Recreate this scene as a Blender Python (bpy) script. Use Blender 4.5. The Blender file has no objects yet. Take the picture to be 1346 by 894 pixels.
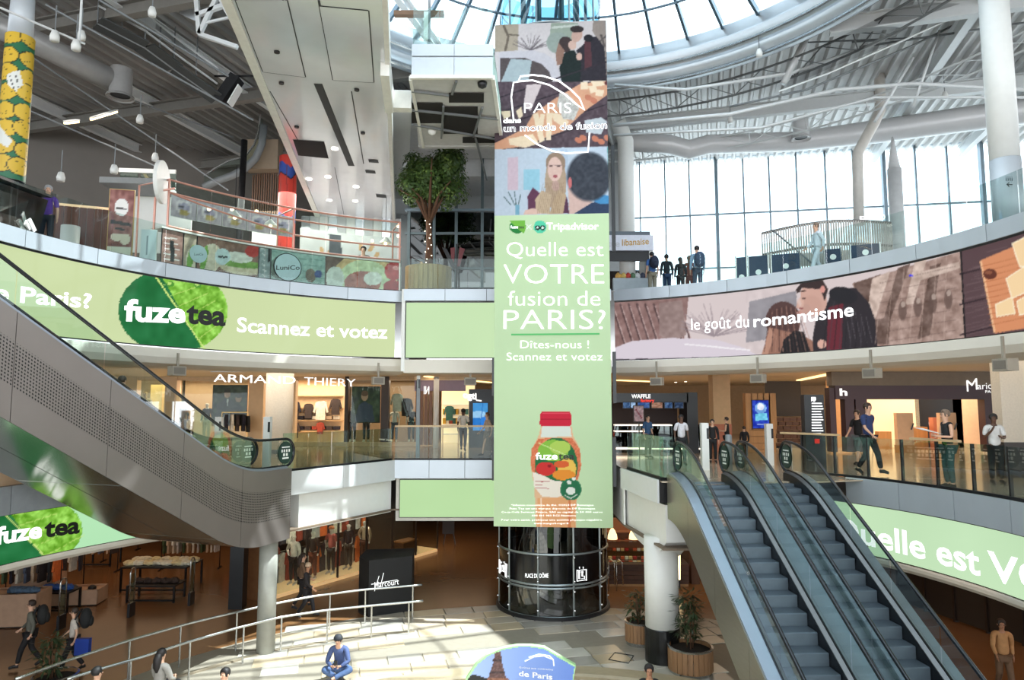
import bpy, math, random
import numpy as np
from mathutils import Vector, Matrix
random.seed(7); np.random.seed(7)
S = bpy.context.scene; COL = S.collection
R = math.radians; PI = math.pi
# ------------------------------------------------------------------ camera, world, sun, exposure
F_PX = 900.0; PITCH = R(5.45); EYE = 6.45
cd = bpy.data.cameras.new('camera'); cam = bpy.data.objects.new('camera', cd); COL.objects.link(cam)
cd.sensor_width = 36; cd.lens = F_PX/1346*36; cd.clip_end = 500
cam.location = (0, 0, EYE); cam.rotation_euler = (PI/2+PITCH, 0, 0); S.camera = cam
S.view_settings.view_transform = 'Standard'; S.view_settings.look = 'None'
S.view_settings.gamma = 1; S.view_settings.exposure = 0.0; S.view_settings.use_curve_mapping = False
S.cycles.use_denoising = True; S.cycles.max_bounces = 7; S.cycles.diffuse_bounces = 3; S.cycles.glossy_bounces = 3
S.cycles.transmission_bounces = 4; S.cycles.transparent_max_bounces = 24; S.cycles.sample_clamp_indirect = 4
S.cycles.caustics_reflective = False; S.cycles.caustics_refractive = False
W = bpy.data.worlds.new('sky'); S.world = W; W.use_nodes = True
bg = W.node_tree.nodes['Background']; bg.inputs[0].default_value = (0.90, 0.96, 1.0, 1); bg.inputs[1].default_value = 4.1
def light(kind, name, loc, energy, color=(1, 1, 1), size=1.0, size_y=None, rot=(0, 0, 0), **kw):
    l = bpy.data.lights.new(name, kind); l.energy = energy; l.color = color
    if kind == 'AREA':
        l.size = size
        if size_y: l.shape = 'RECTANGLE'; l.size_y = size_y
    elif kind == 'SUN': l.angle = size
    else: l.shadow_soft_size = size
    o = bpy.data.objects.new(name, l); o.location = loc; o.rotation_euler = rot; COL.objects.link(o); return o
sun = light('SUN', 'sun', (0, 0, 60), 14.0, (1, .96, .9), R(.6))
SUN_DIR = Vector((-.52, .03, -1.0)); sun.rotation_euler = SUN_DIR.to_track_quat('-Z', 'Y').to_euler()

# ------------------------------------------------------------------ lamps of the shops, added fills by the kiosk
def area(name, x, y, z, e, c, sx, sy=None, rot=(0, 0, 0)): return light('AREA', name, (x, y, z), e, c, sx, sy or sx, rot)
WL = (1, .82, .62)
area('shop_light', -10.5, 32.7, 7.6, 560, WL, 13, 2.4); area('shop_light', -2, 33, 7.6, 150, WL, 8, 8); area('shop_light', 9, 33, 7.6, 260, WL, 14, 8); area('shop_light', 16.5, 28.6, 7.6, 420, WL, 9, 3)
area('gallery_light', -12, 26, 7.7, 180, (1, .88, .72), 10, 3); area('gallery_light', 13, 21, 7.7, 160, (1, .88, .72), 6, 8)
area('ground_shop_light', -18, 27, 2.9, 230, (1, .66, .4), 14, 10); area('ground_shop_light', -6, 31, 2.9, 140, (1, .7, .45), 10, 6); area('ground_shop_light', 5, 26.5, 2.9, 170, (1, .74, .5), 8, 6); area('ground_shop_light', 13, 18, 2.9, 110, (1, .6, .35), 8, 8)
area('kiosk_fill', -9, 26.5, 14.8, 900, (1, .95, .88), 7, 5); area('kiosk_fill', -16, 24, 16.0, 260, (1, .93, .85), 8, 6)  # added area fills, brightening the kiosk and the dark walls around it

# ------------------------------------------------------------------ the camera's geometry, to read points off the photograph
CP, SP = math.cos(PITCH), math.sin(PITCH)
def ray(px, py):
    u = (px-673)/F_PX; v = (447-py)/F_PX
    return Vector((u, CP-SP*v, SP+CP*v))
def atz(px, py, z):
    r = ray(px, py); return r*((z-EYE)/r.z)+Vector((0, 0, EYE))
def aty(px, py, y):
    r = ray(px, py); return r*(y/r.y)+Vector((0, 0, EYE))
def proj(p):
    x, y, z = p[0], p[1], p[2]-EYE
    f = y*CP+z*SP; return 673+F_PX*x/f, 447-F_PX*(-y*SP+z*CP)/f
class Plane:
    def __init__(s, o, ux, uz=(0, 0, 1)):
        s.o = Vector(o); s.ux = Vector(ux).normalized(); s.uz = Vector(uz).normalized(); s.n = s.ux.cross(s.uz).normalized()
    def P(s, a, t, n=0): return s.o+s.ux*a+s.uz*t+s.n*n
    def inv(s, px, py):
        r = ray(px, py); c = Vector((0, 0, EYE)); k = (s.o-c).dot(s.n)/r.dot(s.n); p = c+r*k-s.o
        return p.dot(s.ux), p.dot(s.uz)
class Arc:                                   # inner face of a drum, s runs to the right as seen from the middle
    def __init__(s, cx, cy, R_): s.cx, s.cy, s.R = cx, cy, R_
    def P(s, a, t, n=0):
        g = PI/2-a/s.R; return Vector((s.cx+(s.R-n)*math.cos(g), s.cy+(s.R-n)*math.sin(g), t))
    def inv(s, px, py):
        r = ray(px, py); a = r.x**2+r.y**2; b = -2*(r.x*s.cx+r.y*s.cy); c = s.cx**2+s.cy**2-s.R**2
        t = (-b+math.sqrt(max(0, b*b-4*a*c)))/2/a; p = r*t
        return (PI/2-math.atan2(p.y-s.cy, p.x-s.cx))*s.R, EYE+p.z

# ------------------------------------------------------------------ materials
def lin(c): return tuple((v/255/12.92 if v/255 <= .04045 else ((v/255+.055)/1.055)**2.4) for v in c)
MATS = {}
def mat(name, c=(200, 200, 200), rough=.5, metal=0, var=.06, scale=6, emit=None, es=1, bump=0, spec=.5, stretch=None, coat=0):
    if name in MATS: return MATS[name]
    m = bpy.data.materials.new(name); m.use_nodes = True; nt = m.node_tree; b = nt.nodes['Principled BSDF']
    L = lin(c); b.inputs['Roughness'].default_value = rough; b.inputs['Metallic'].default_value = metal
    b.inputs['Specular IOR Level'].default_value = spec
    if coat: b.inputs['Coat Weight'].default_value = coat; b.inputs['Coat Roughness'].default_value = .05
    tc = nt.nodes.new('ShaderNodeTexCoord'); mp = nt.nodes.new('ShaderNodeMapping'); nz = nt.nodes.new('ShaderNodeTexNoise')
    nt.links.new(tc.outputs['Object'], mp.inputs[0]); nt.links.new(mp.outputs[0], nz.inputs[0])
    if stretch: mp.inputs['Scale'].default_value = stretch
    nz.inputs['Scale'].default_value = scale; nz.inputs['Detail'].default_value = 3
    mx = nt.nodes.new('ShaderNodeMix'); mx.data_type = 'RGBA'
    mx.inputs[6].default_value = tuple(max(0, v*(1-var*2)) for v in L)+(1,); mx.inputs[7].default_value = tuple(min(1, v*(1+var*2)) for v in L)+(1,)
    nt.links.new(nz.outputs['Fac'], mx.inputs[0]); nt.links.new(mx.outputs[2], b.inputs['Base Color'])
    if bump:
        bp = nt.nodes.new('ShaderNodeBump'); bp.inputs['Strength'].default_value = bump; bp.inputs['Distance'].default_value = .02
        nt.links.new(nz.outputs['Fac'], bp.inputs['Height']); nt.links.new(bp.outputs[0], b.inputs['Normal'])
    if emit: b.inputs['Emission Color'].default_value = lin(emit)+(1,); b.inputs['Emission Strength'].default_value = es
    MATS[name] = m; return m
def attr_mat(name, glow=False, rough=.5, es=1.0):
    m = bpy.data.materials.new(name); m.use_nodes = True; nt = m.node_tree; b = nt.nodes['Principled BSDF']
    a = nt.nodes.new('ShaderNodeAttribute'); a.attribute_name = 'Col'; b.inputs['Roughness'].default_value = rough
    if glow:
        b.inputs['Base Color'].default_value = (.01, .01, .01, 1); b.inputs['Emission Strength'].default_value = es
        nt.links.new(a.outputs[0], b.inputs['Emission Color']); b.inputs['Specular IOR Level'].default_value = .1
    else: nt.links.new(a.outputs[0], b.inputs['Base Color'])
    MATS[name] = m; return m
def glass_mat(name, tint=(235, 245, 242), gloss=.10, dark=0, rough=.02):
    if name in MATS: return MATS[name]
    m = bpy.data.materials.new(name); m.use_nodes = True; nt = m.node_tree; nt.nodes.clear()
    o = nt.nodes.new('ShaderNodeOutputMaterial'); t = nt.nodes.new('ShaderNodeBsdfTransparent'); g = nt.nodes.new('ShaderNodeBsdfGlossy')
    f = nt.nodes.new('ShaderNodeFresnel'); f.inputs[0].default_value = 1.45; mx = nt.nodes.new('ShaderNodeMixShader')
    ad = nt.nodes.new('ShaderNodeMath'); ad.operation = 'MULTIPLY_ADD'; ad.inputs[1].default_value = .24; ad.inputs[2].default_value = max(0, gloss-.06); ad.use_clamp = True
    t.inputs[0].default_value = lin(tint)+(1,); g.inputs['Roughness'].default_value = rough
    nt.links.new(f.outputs[0], ad.inputs[0]); nt.links.new(ad.outputs[0], mx.inputs[0]); nt.links.new(t.outputs[0], mx.inputs[1])
    nt.links.new(g.outputs[0], mx.inputs[2]); nt.links.new(mx.outputs[0], o.inputs[0]); MATS[name] = m; return m
def hole_mat(name, c, s=.062):                # sheet metal pierced with rows of small round holes
    m = mat(name, c, .42, .55, .05, 3); nt = m.node_tree; b = nt.nodes['Principled BSDF']; l = b.inputs['Base Color'].links[0].from_socket
    uv = nt.nodes.new('ShaderNodeAttribute'); uv.attribute_name = 'UVMap'
    v = nt.nodes.new('ShaderNodeVectorMath'); v.operation = 'SCALE'; v.inputs[3].default_value = 1/s
    fr = nt.nodes.new('ShaderNodeVectorMath'); fr.operation = 'FRACTION'; sb = nt.nodes.new('ShaderNodeVectorMath'); sb.operation = 'SUBTRACT'; sb.inputs[1].default_value = (.5, .5, 0)
    ln = nt.nodes.new('ShaderNodeVectorMath'); ln.operation = 'LENGTH'; lt = nt.nodes.new('ShaderNodeMath'); lt.operation = 'LESS_THAN'; lt.inputs[1].default_value = .27
    mx = nt.nodes.new('ShaderNodeMix'); mx.data_type = 'RGBA'; mx.inputs[7].default_value = (.015, .015, .015, 1)
    for a_, b_ in ((uv.outputs['Vector'], v.inputs[0]), (v.outputs[0], fr.inputs[0]), (fr.outputs[0], sb.inputs[0]), (sb.outputs[0], ln.inputs[0]), (ln.outputs['Value'], lt.inputs[0]), (lt.outputs[0], mx.inputs[0]), (l, mx.inputs[6]), (mx.outputs[2], b.inputs['Base Color'])): nt.links.new(a_, b_)
    return m
PRINT = attr_mat('printed_picture', rough=.35); LED = attr_mat('led_picture', True)
GLASS = glass_mat('clear_glass'); GREENGLASS = glass_mat('green_edge_glass', (224, 241, 234), .10); SKYGLASS = glass_mat('roof_glass', (225, 240, 248), .05)
BLUEGLASS = glass_mat('lift_glass', (150, 190, 205), .16); DARKGLASS = glass_mat('smoked_glass', (70, 85, 90), .18)
WHITE = mat('white_paint', (232, 232, 228), .45, var=.02); SILVER = mat('satin_aluminium', (188, 196, 204), .38, .35, .03, 2)
STEEL = mat('brushed_steel', (196, 196, 194), .25, .9, .05, 4, stretch=(1, 1, 12)); BLACK = mat('black_rubber', (18, 20, 24), .35, var=.1)
DARK = mat('dark_metal', (40, 40, 42), .45, .4); GREY = mat('grey_steel_paint', (128, 132, 134), .5, .2); COVE = mat('cream_plaster', (222, 216, 204), .6, var=.03, scale=2)
LEDG = None
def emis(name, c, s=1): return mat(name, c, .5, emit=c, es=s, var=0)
TXTW = mat('white_lettering', (250, 250, 250), .4, emit=(255, 255, 255), es=.9, var=0)  # glow put into the colour keeps all lettering white, printed banner words too
TXTP = mat('white_print', (245, 245, 240), .5, var=0); TXTK = mat('black_print', (15, 15, 15), .5, var=0); TXTG = mat('green_print', (60, 140, 70), .5, var=0, emit=(50, 140, 80), es=.7)

# ------------------------------------------------------------------ mesh building
def root_of(o):
    while o.parent: o = o.parent
    return o
def tag(o, label=None, cat=None, group=None, kind=None):
    if label: o['label'] = label
    if cat: o['category'] = cat
    if group: o['group'] = group
    if kind: o['kind'] = kind
    return o
def thing(name, label, cat, loc=(0, 0, 0), group=None, kind=None):
    o = bpy.data.objects.new(name, None); o.location = loc; o.empty_display_size = .2; COL.objects.link(o); return tag(o, label, cat, group, kind)
class MB:
    def __init__(s): s.v = []; s.f = []; s.uv = None
    def add(s, vs, fs): n = len(s.v); s.v += [tuple(p) for p in vs]; s.f += [tuple(i+n for i in f) for f in fs]; return s
    def box(s, x0, x1, y0, y1, z0, z1):
        return s.add([(x, y, z) for z in (z0, z1) for y in (y0, y1) for x in (x0, x1)], [(0, 2, 3, 1), (4, 5, 7, 6), (0, 1, 5, 4), (2, 6, 7, 3), (0, 4, 6, 2), (1, 3, 7, 5)])
    def hexa(s, a): return s.add(a, [(0, 3, 2, 1), (4, 5, 6, 7), (0, 1, 5, 4), (1, 2, 6, 5), (2, 3, 7, 6), (3, 0, 4, 7)])
    def rbox(s, c, w, d, h, rz=0):            # box on base centre c, turned by rz
        q = []; ca, sa = math.cos(rz), math.sin(rz)
        for z in (0, h):
            for a, b in ((-w/2, -d/2), (w/2, -d/2), (w/2, d/2), (-w/2, d/2)): q.append((c[0]+a*ca-b*sa, c[1]+a*sa+b*ca, c[2]+z))
        return s.hexa(q)
    def bar(s, a, b, w=.05, h=None, up=(0, 0, 1)):
        a, b = Vector(a), Vector(b); d = (b-a).normalized(); u = Vector(up)
        if abs(d.dot(u)) > .98: u = Vector((0, 1, 0))
        r = d.cross(u).normalized(); u = r.cross(d); h = h or w; q = []
        for p in (a, b):
            for i, j in ((-1, -1), (1, -1), (1, 1), (-1, 1)): q.append(p+r*(i*w/2)+u*(j*h/2))
        return s.hexa(q)
    def tube(s, pts, r, n=8, closed=False):
        pts = [Vector(p) for p in pts]; m = len(pts); rs = r if isinstance(r, (list, tuple)) else [r]*m; n0 = len(s.v); pr = None
        for i, p in enumerate(pts):
            a = pts[i-1] if i or closed else p; b = pts[(i+1) % m] if i < m-1 or closed else p
            d = (b-a).normalized(); u = pr if pr else (Vector((0, 0, 1)) if abs(d.z) < .9 else Vector((1, 0, 0)))
            x = (u-d*u.dot(d)); x = x.normalized() if x.length > 1e-5 else Vector((1, 0, 0)); y = d.cross(x); pr = x
            for k in range(n): g = 2*PI*k/n; s.v.append(tuple(p+x*(rs[i]*math.cos(g))+y*(rs[i]*math.sin(g))))
        for i in range(m if closed else m-1):
            for k in range(n):
                a = n0+i*n+k; b = n0+i*n+(k+1) % n; c = n0+((i+1) % m)*n; s.f.append((a, b, c+(k+1) % n, c+k))
        if not closed: s.f.append(tuple(n0+k for k in range(n))[::-1]); s.f.append(tuple(n0+(m-1)*n+k for k in range(n)))
        return s
    def lathe(s, c, prof, n=20, a0=0, a1=2*PI, cap=True):
        n0 = len(s.v); full = abs(a1-a0-2*PI) < 1e-6; m = n if full else n+1
        for r, z in prof:
            for k in range(m): g = a0+(a1-a0)*k/n; s.v.append((c[0]+r*math.cos(g), c[1]+r*math.sin(g), c[2]+z))
        for i in range(len(prof)-1):
            for k in range(n): a = n0+i*m+k; b = n0+i*m+(k+1) % m; s.f.append((a, b, b+m, a+m))
        if full and cap:
            if prof[0][0] > 1e-4: s.f.append(tuple(n0+k for k in range(m))[::-1])
            if prof[-1][0] > 1e-4: s.f.append(tuple(n0+(len(prof)-1)*m+k for k in range(m)))
        return s
    def prism(s, pts, z0, z1):
        n = len(pts); return s.add([(x, y, z0) for x, y in pts]+[(x, y, z1) for x, y in pts], [tuple(range(n))[::-1], tuple(range(n, 2*n))]+[(i, (i+1) % n, n+(i+1) % n, n+i) for i in range(n)])
    def slab(s, sf, a0, a1, t0, t1, n0=0, n1=.03, seg=1):   # plate on a surface
        vs = []; fs = []
        for i in range(seg+1):
            a = a0+(a1-a0)*i/seg; vs += [sf.P(a, t0, n0), sf.P(a, t0, n1), sf.P(a, t1, n1), sf.P(a, t1, n0)]
        for i in range(seg):
            for k in range(4): fs.append((i*4+k, i*4+(k+1) % 4, i*4+4+(k+1) % 4, i*4+4+k))
        fs += [(3, 2, 1, 0), (seg*4, seg*4+1, seg*4+2, seg*4+3)]; return s.add(vs, fs)
    def ball(s, c, r, n=8, m=6):
        rx, ry, rz = r if isinstance(r, (tuple, list)) else (r, r, r); n0 = len(s.v)
        for i in range(m+1):
            t = PI*i/m
            for k in range(n): g = 2*PI*k/n; s.v.append((c[0]+rx*math.sin(t)*math.cos(g), c[1]+ry*math.sin(t)*math.sin(g), c[2]+rz*math.cos(t)))
        for i in range(m):
            for k in range(n): s.f.append((n0+i*n+k, n0+(i+1)*n+k, n0+(i+1)*n+(k+1) % n, n0+i*n+(k+1) % n))
        return s
    def obj(s, name, m, parent=None, smooth=False, base=None, kind=None):
        v = np.array(s.v, dtype=float).reshape(-1, 3)
        if parent is not None: off = np.array(root_of(parent).location)
        else:
            off = np.array([(v[:, 0].min()+v[:, 0].max())/2, (v[:, 1].min()+v[:, 1].max())/2, v[:, 2].min()]) if len(v) else np.zeros(3)
        me = bpy.data.meshes.new(name); me.from_pydata([tuple(p) for p in (v-off)], [], s.f); me.materials.append(m)
        if smooth: me.polygons.foreach_set('use_smooth', [True]*len(me.polygons))
        if s.uv:
            l = me.uv_layers.new(name='UVMap')
            for lp in me.loops: l.data[lp.index].uv = s.uv[lp.vertex_index]
        o = bpy.data.objects.new(name, me); COL.objects.link(o)
        if parent is not None: o.parent = parent
        else: o.location = off
        if kind: o['kind'] = kind
        return o
def struct(name, mb, m, smooth=False): return mb.obj(name, m, None, smooth, kind='structure')
def copy_tree(o, loc=None, rz=None, label=None, group=None, parent=None):
    c = o.copy(); COL.objects.link(c)
    if parent is not None: c.parent = parent
    if loc is not None: c.location = loc
    if rz is not None: c.rotation_euler = (0, 0, rz)
    if label: c['label'] = label
    if group: c['group'] = group
    for ch in list(o.children): copy_tree(ch, parent=c)
    return c

# ------------------------------------------------------------------ pictures painted on a grid, in photograph pixels
class Img:
    def __init__(s, x0, y0, x1, y1, c, k=1.4):
        s.x0, s.y0, s.x1, s.y1, s.k = x0, y0, x1, y1, k; s.w = int((x1-x0)*k)+1; s.h = int((y1-y0)*k)+1
        s.a = np.zeros((s.h, s.w, 3)); s.a[:] = c; s.Y, s.X = np.mgrid[0:s.h, 0:s.w]; s.X = s.X/k+x0; s.Y = s.Y/k+y0
    def put(s, m, c, al=1.0): m = np.asarray(m, float)[..., None]*al; s.a = s.a*(1-m)+np.asarray(c, float)*m; return s
    def mask(s, pts):
        ins = np.zeros(s.X.shape, bool); n = len(pts)
        for i in range(n):
            (xa, ya), (xb, yb) = pts[i], pts[(i+1) % n]
            if ya == yb: continue
            cnd = ((ya > s.Y) != (yb > s.Y)) & (s.X < (xb-xa)*(s.Y-ya)/(yb-ya)+xa); ins ^= cnd
        return ins
    def poly(s, pts, c, al=1.0): return s.put(s.mask(pts), c, al)
    def ell(s, cx, cy, rx, ry, c, al=1.0, soft=0, rot=0):
        X, Y = s.X-cx, s.Y-cy; ca, sa = math.cos(rot), math.sin(rot); X, Y = X*ca+Y*sa, -X*sa+Y*ca
        d = np.sqrt((X/rx)**2+(Y/ry)**2); return s.put((d < 1) if not soft else np.clip((1+soft-d)/soft, 0, 1), c, al)
    def line(s, pts, w, c, al=1.0):
        for (xa, ya), (xb, yb) in zip(pts, pts[1:]):
            dx, dy = xb-xa, yb-ya; L = max(1e-6, dx*dx+dy*dy); t = np.clip(((s.X-xa)*dx+(s.Y-ya)*dy)/L, 0, 1)
            s.put(np.hypot(s.X-xa-t*dx, s.Y-ya-t*dy) < w/2, c, al)
        return s
    def noise(s, amt, cell=3, m=None, seed=1):
        g = np.random.RandomState(seed); n = g.rand(int(s.h/cell/s.k)+3, int(s.w/cell/s.k)+3)-.5
        yy = (s.Y-s.y0)/cell; xx = (s.X-s.x0)/cell; iy = yy.astype(int); ix = xx.astype(int); fy = yy-iy; fx = xx-ix
        v = n[iy, ix]*(1-fy)*(1-fx)+n[iy+1, ix]*fy*(1-fx)+n[iy, ix+1]*(1-fy)*fx+n[iy+1, ix+1]*fy*fx
        v = v*amt if m is None else v*amt*m; s.a = np.clip(s.a+v[..., None], 0, 255); return s
    def blur(s, n=1):
        for _ in range(n):
            p = np.pad(s.a, ((1, 1), (1, 1), (0, 0)), 'edge'); s.a = (p[:-2, 1:-1]+p[2:, 1:-1]+p[1:-1, :-2]+p[1:-1, 2:]+s.a*2)/6
        return s
    def at(s, px, py):
        i = np.clip(((py-s.y0)*s.k), 0, s.h-1).astype(int); j = np.clip(((px-s.x0)*s.k), 0, s.w-1).astype(int); return s.a[i, j]
def picture(name, sf, a0, a1, t0, t1, img, parent, m=None, n=.012, step=.03, free=False):
    """flat print: grid on the surface sf; img colours read in photograph pixels (or 0..1 if free)"""
    nx = max(2, int(abs(a1-a0)/step)); ny = max(2, int(abs(t1-t0)/step))
    A = np.linspace(a0, a1, nx+1); T = np.linspace(t0, t1, ny+1)
    pts = np.array([[sf.P(a, t, n) for a in A] for t in T]).reshape(-1, 3)
    if free:
        UU, VV = np.meshgrid(np.linspace(0, 1, nx+1), np.linspace(1, 0, ny+1)); px = img.x0+UU.ravel()*(img.x1-img.x0); py = img.y0+VV.ravel()*(img.y1-img.y0)
    else:
        z = pts[:, 2]-EYE; f = pts[:, 1]*CP+z*SP; px = 673+F_PX*pts[:, 0]/f; py = 447-F_PX*(-pts[:, 1]*SP+z*CP)/f
    c = img.at(px, py)/255; c = np.where(c <= .04045, c/12.92, ((c+.055)/1.055)**2.4)
    w = nx+1; q = [(j*w+i, j*w+i+1, (j+1)*w+i+1, (j+1)*w+i) for j in range(ny) for i in range(nx)]
    off = np.array(root_of(parent).location) if parent else np.zeros(3)
    me = bpy.data.meshes.new(name); me.from_pydata([tuple(p) for p in pts-off], [], q); me.materials.append(m or PRINT)
    at = me.color_attributes.new('Col', 'FLOAT_COLOR', 'POINT'); at.data.foreach_set('color', np.c_[c, np.ones(len(c))].ravel())
    o = bpy.data.objects.new(name, me); COL.objects.link(o)
    if parent: o.parent = parent
    return o
# ------------------------------------------------------------------ lettering
def text_mesh(t, off=0.0, res=3):
    cu = bpy.data.curves.new('letters', 'FONT'); cu.body = t; cu.size = 1; cu.offset = off; cu.resolution_u = res; cu.fill_mode = 'FRONT'
    o = bpy.data.objects.new('letters', cu); me = bpy.data.meshes.new_from_object(o)
    v = [tuple(p.co) for p in me.vertices]; f = [tuple(p.vertices) for p in me.polygons]
    bpy.data.objects.remove(o); bpy.data.meshes.remove(me); return v, f
def letters(sf, t, xl, yb, xr, cap, m, parent, yb2=None, bold=0.0, n=.02, name='lettering', mirror=False, res=3, th=0):
    s0, t0 = sf.inv(xl, yb); s1, t1 = sf.inv(xr, yb if yb2 is None else yb2); _, tc = sf.inv(xl, yb-cap)
    v, f = text_mesh(t, bold, res); 
    if not v: return None
    x0 = min(p[0] for p in v); x1 = max(p[0] for p in v); k = (s1-s0)/(x1-x0); h = (tc-t0)/.70; mb = MB()
    P = []
    for p in v:
        u = (p[0]-x0); u = (x1-x0-u) if mirror else u; P.append(sf.P(s0+u*k, t0+(t1-t0)*u/(x1-x0)+p[1]*h, n))
    words_ = t.split(' ')
    if len(words_) > 1 and res > 1 and not mirror:      # every word its own piece of lettering
        cuts_ = [max(p[0] for p in text_mesh(' '.join(words_[:i+1]), bold, 1)[0])+.03 for i in range(len(words_))]; last = -1e9; o = None
        for w_, cx_ in zip(words_, cuts_):
            fs = [q for q in f if last < sum(v[i][0] for i in q)/len(q) <= cx_]; last = cx_
            if not fs: continue
            ids = sorted({i for q in fs for i in q}); mp = {i: k_ for k_, i in enumerate(ids)}
            o = MB().add([P[i] for i in ids], [tuple(mp[i] for i in q) for q in fs]).obj(name, m, parent)
        return o
    mb.add(P, f)
    if th:
        mb2 = [sf.P(s0+((p[0]-x0) if not mirror else x1-p[0])*k, t0+(t1-t0)*(p[0]-x0)/(x1-x0)+p[1]*h, n-th) for p in v]
        nn = len(v); mb.v += [tuple(p) for p in mb2]; cnt = {}
        for q in f:
            for i in range(len(q)):
                e = (q[i], q[(i+1) % len(q)]); cnt[e] = 1
        mb.f += [(a, b, b+nn, a+nn) for a, b in cnt if (b, a) not in cnt]
    return mb.obj(name, m, parent)
# ================================================================== THE SETTING
Z1, Z2, Z3 = 4.6, 10.4, 15.9
CX, CY = -.31, 13.28
RING2 = Arc(CX, CY, 11.01); R1L = Arc(CX, CY, 11.45); R1R = Arc(CX, CY, 10.0)
LOB = Plane((0, 23.3, 0), (1, 0, 0))
def pol(a, r): return (CX+r*math.cos(R(a)), CY+r*math.sin(R(a)))
def hit(poly, a):                             # distance from the middle to a star-shaped outline at angle a
    d = (math.cos(R(a)), math.sin(R(a))); best = None
    for (xa, ya), (xb, yb) in zip(poly, poly[1:]+poly[:1]):
        ex, ey = xb-xa, yb-ya; den = d[0]*ey-d[1]*ex
        if abs(den) < 1e-9: continue
        t = ((xa-CX)*ey-(ya-CY)*ex)/den; u = ((xa-CX)*d[1]-(ya-CY)*d[0])/den
        if t > 0 and -1e-6 <= u <= 1+1e-6 and (best is None or t < best): best = t
    return best or 11.0
def hit2(poly, c, a):
    d = (math.cos(a), math.sin(a)); best = 99
    for (xa, ya), (xb, yb) in zip(poly, poly[1:]+poly[:1]):
        ex, ey = xb-xa, yb-ya; den = d[0]*ey-d[1]*ex
        if abs(den) < 1e-9: continue
        t = ((xa-c[0])*ey-(ya-c[1])*ex)/den; u = ((xa-c[0])*d[1]-(ya-c[1])*d[0])/den
        if t > 0 and -1e-6 <= u <= 1+1e-6: best = min(best, t)
    return best
# outlines of the openings
H2 = [pol(a, 11.01) for a in np.linspace(-40, 69.5, 50)]+[(3.5, 23.3), (-3.72, 23.3)]+[pol(a, 11.01) for a in np.linspace(108.2, 220, 50)]
LAND = (-6.42, 19.0)                            # where the left landing beam ends
c0 = atz(820, 612, Z1); c1 = atz(868, 632, Z1)
H1 = [pol(a, 10.0) for a in np.linspace(-40, 27.5, 30)]+[(7.75, 16.95), (c1.x, 16.95), (c1.x, c1.y), (3.25, 20.3), (3.25, 23.3), (-3.97, 23.3), LAND, (-9.4, 20.0)]+[pol(a, 11.45) for a in np.linspace(145, 220, 34)]
def ring_slab(name, hole, z0, z1, ro, m, a0=-40, a1=220, n=260):
    mb = MB(); k = 0
    for i in range(n+1):
        a = a0+(a1-a0)*i/n; r = hit(hole, a) if isinstance(hole, list) else hole
        p, q = pol(a, r), pol(a, ro); mb.v += [(p[0], p[1], z0), (p[0], p[1], z1), (q[0], q[1], z1), (q[0], q[1], z0)]
    for i in range(n):
        b = i*4
        for j in range(4): mb.f.append((b+j, b+(j+1) % 4, b+4+(j+1) % 4, b+4+j))
    return struct(name, mb, m)
FLOORSTONE = mat('polished_pale_stone', (196, 184, 166), .16, var=.06, scale=1.2, spec=.6)
FLOOR1 = mat('polished_beige_floor', (190, 172, 148), .12, var=.06, scale=1.0, spec=.6)
BROWNF = mat('brown_glossy_floor', (128, 92, 60), .22, var=.08, scale=.8, spec=.6)
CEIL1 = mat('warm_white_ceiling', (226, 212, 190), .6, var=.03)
# ground: dark brown shop floor all over, the round stone court laid on it
mb = MB(); mb.add([(-60, -20, 0), (60, -20, 0), (60, 70, 0), (-60, 70, 0)], [(0, 1, 2, 3)]); floor0 = struct('floor', mb, BROWNF)
# court: an outer raised stone zone in tiles and a lower inner disc, with a curved step between
TC = [mat('stone_tile_'+n, c, .2, var=.05, scale=2, spec=.55) for n, c in (('beige', (186, 174, 156)), ('grey', (168, 162, 152)), ('sand', (196, 178, 150)), ('pale', (206, 200, 188)))]
court = struct('floor_court', MB().lathe((.6, 12.0, .004), [(0.01, 0), (10.9, 0)], 72, cap=False), mat('stone_grout', (150, 142, 128), .5))
tiles = []; rr = 7.62
def tile_mesh(w, h, m, k):
    e = .012; b = MB().add([(-w/2+e, -h/2+e, 0), (w/2-e, -h/2+e, 0), (w/2-e, h/2-e, 0), (-w/2+e, h/2-e, 0), (-w/2+2*e, -h/2+2*e, .02), (w/2-2*e, -h/2+2*e, .02), (w/2-2*e, h/2-2*e, .02), (-w/2+2*e, h/2-2*e, .02)],
        [(4, 5, 6, 7), (0, 1, 5, 4), (1, 2, 6, 5), (2, 3, 7, 6), (3, 0, 4, 7)])
    me = bpy.data.meshes.new('tile'); me.from_pydata(b.v, [], b.f); me.materials.append(m); return me
TM = [[tile_mesh(w, .62, m, 0) for m in TC] for w in (1.24, .9)]
cnt = 0; far = []
row = 0
rot = R(14)
for row in range(-3, 16):
    xx = -9.0+random.random()
    while xx < 8.5:
        wi = random.random() < .5; w = 1.24 if wi else .9
        u = xx+w/2; v = 14.6+row*.62; wx = .6+u*math.cos(rot)-(v-18)*math.sin(rot); wy = 18+u*math.sin(rot)+(v-18)*math.cos(rot)
        d = math.hypot(wx-.6, wy-12.0); p = proj((wx, wy, 0))
        if d < 10.9 and 330 < p[0] < 960 and p[1] < 905 and not (rr-.35 < d < rr+.62) and math.hypot(wx-1.33, wy-22.9) > 1.4:
            cnt += 1
            if cnt <= 300 or False:
                o = bpy.data.objects.new('tile', random.choice(TM[0 if wi else 1])); o.parent = court
                o.location = (wx-court.location.x, wy-court.location.y, .004); o.rotation_euler = (0, 0, rot); COL.objects.link(o)
        xx += w
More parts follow.
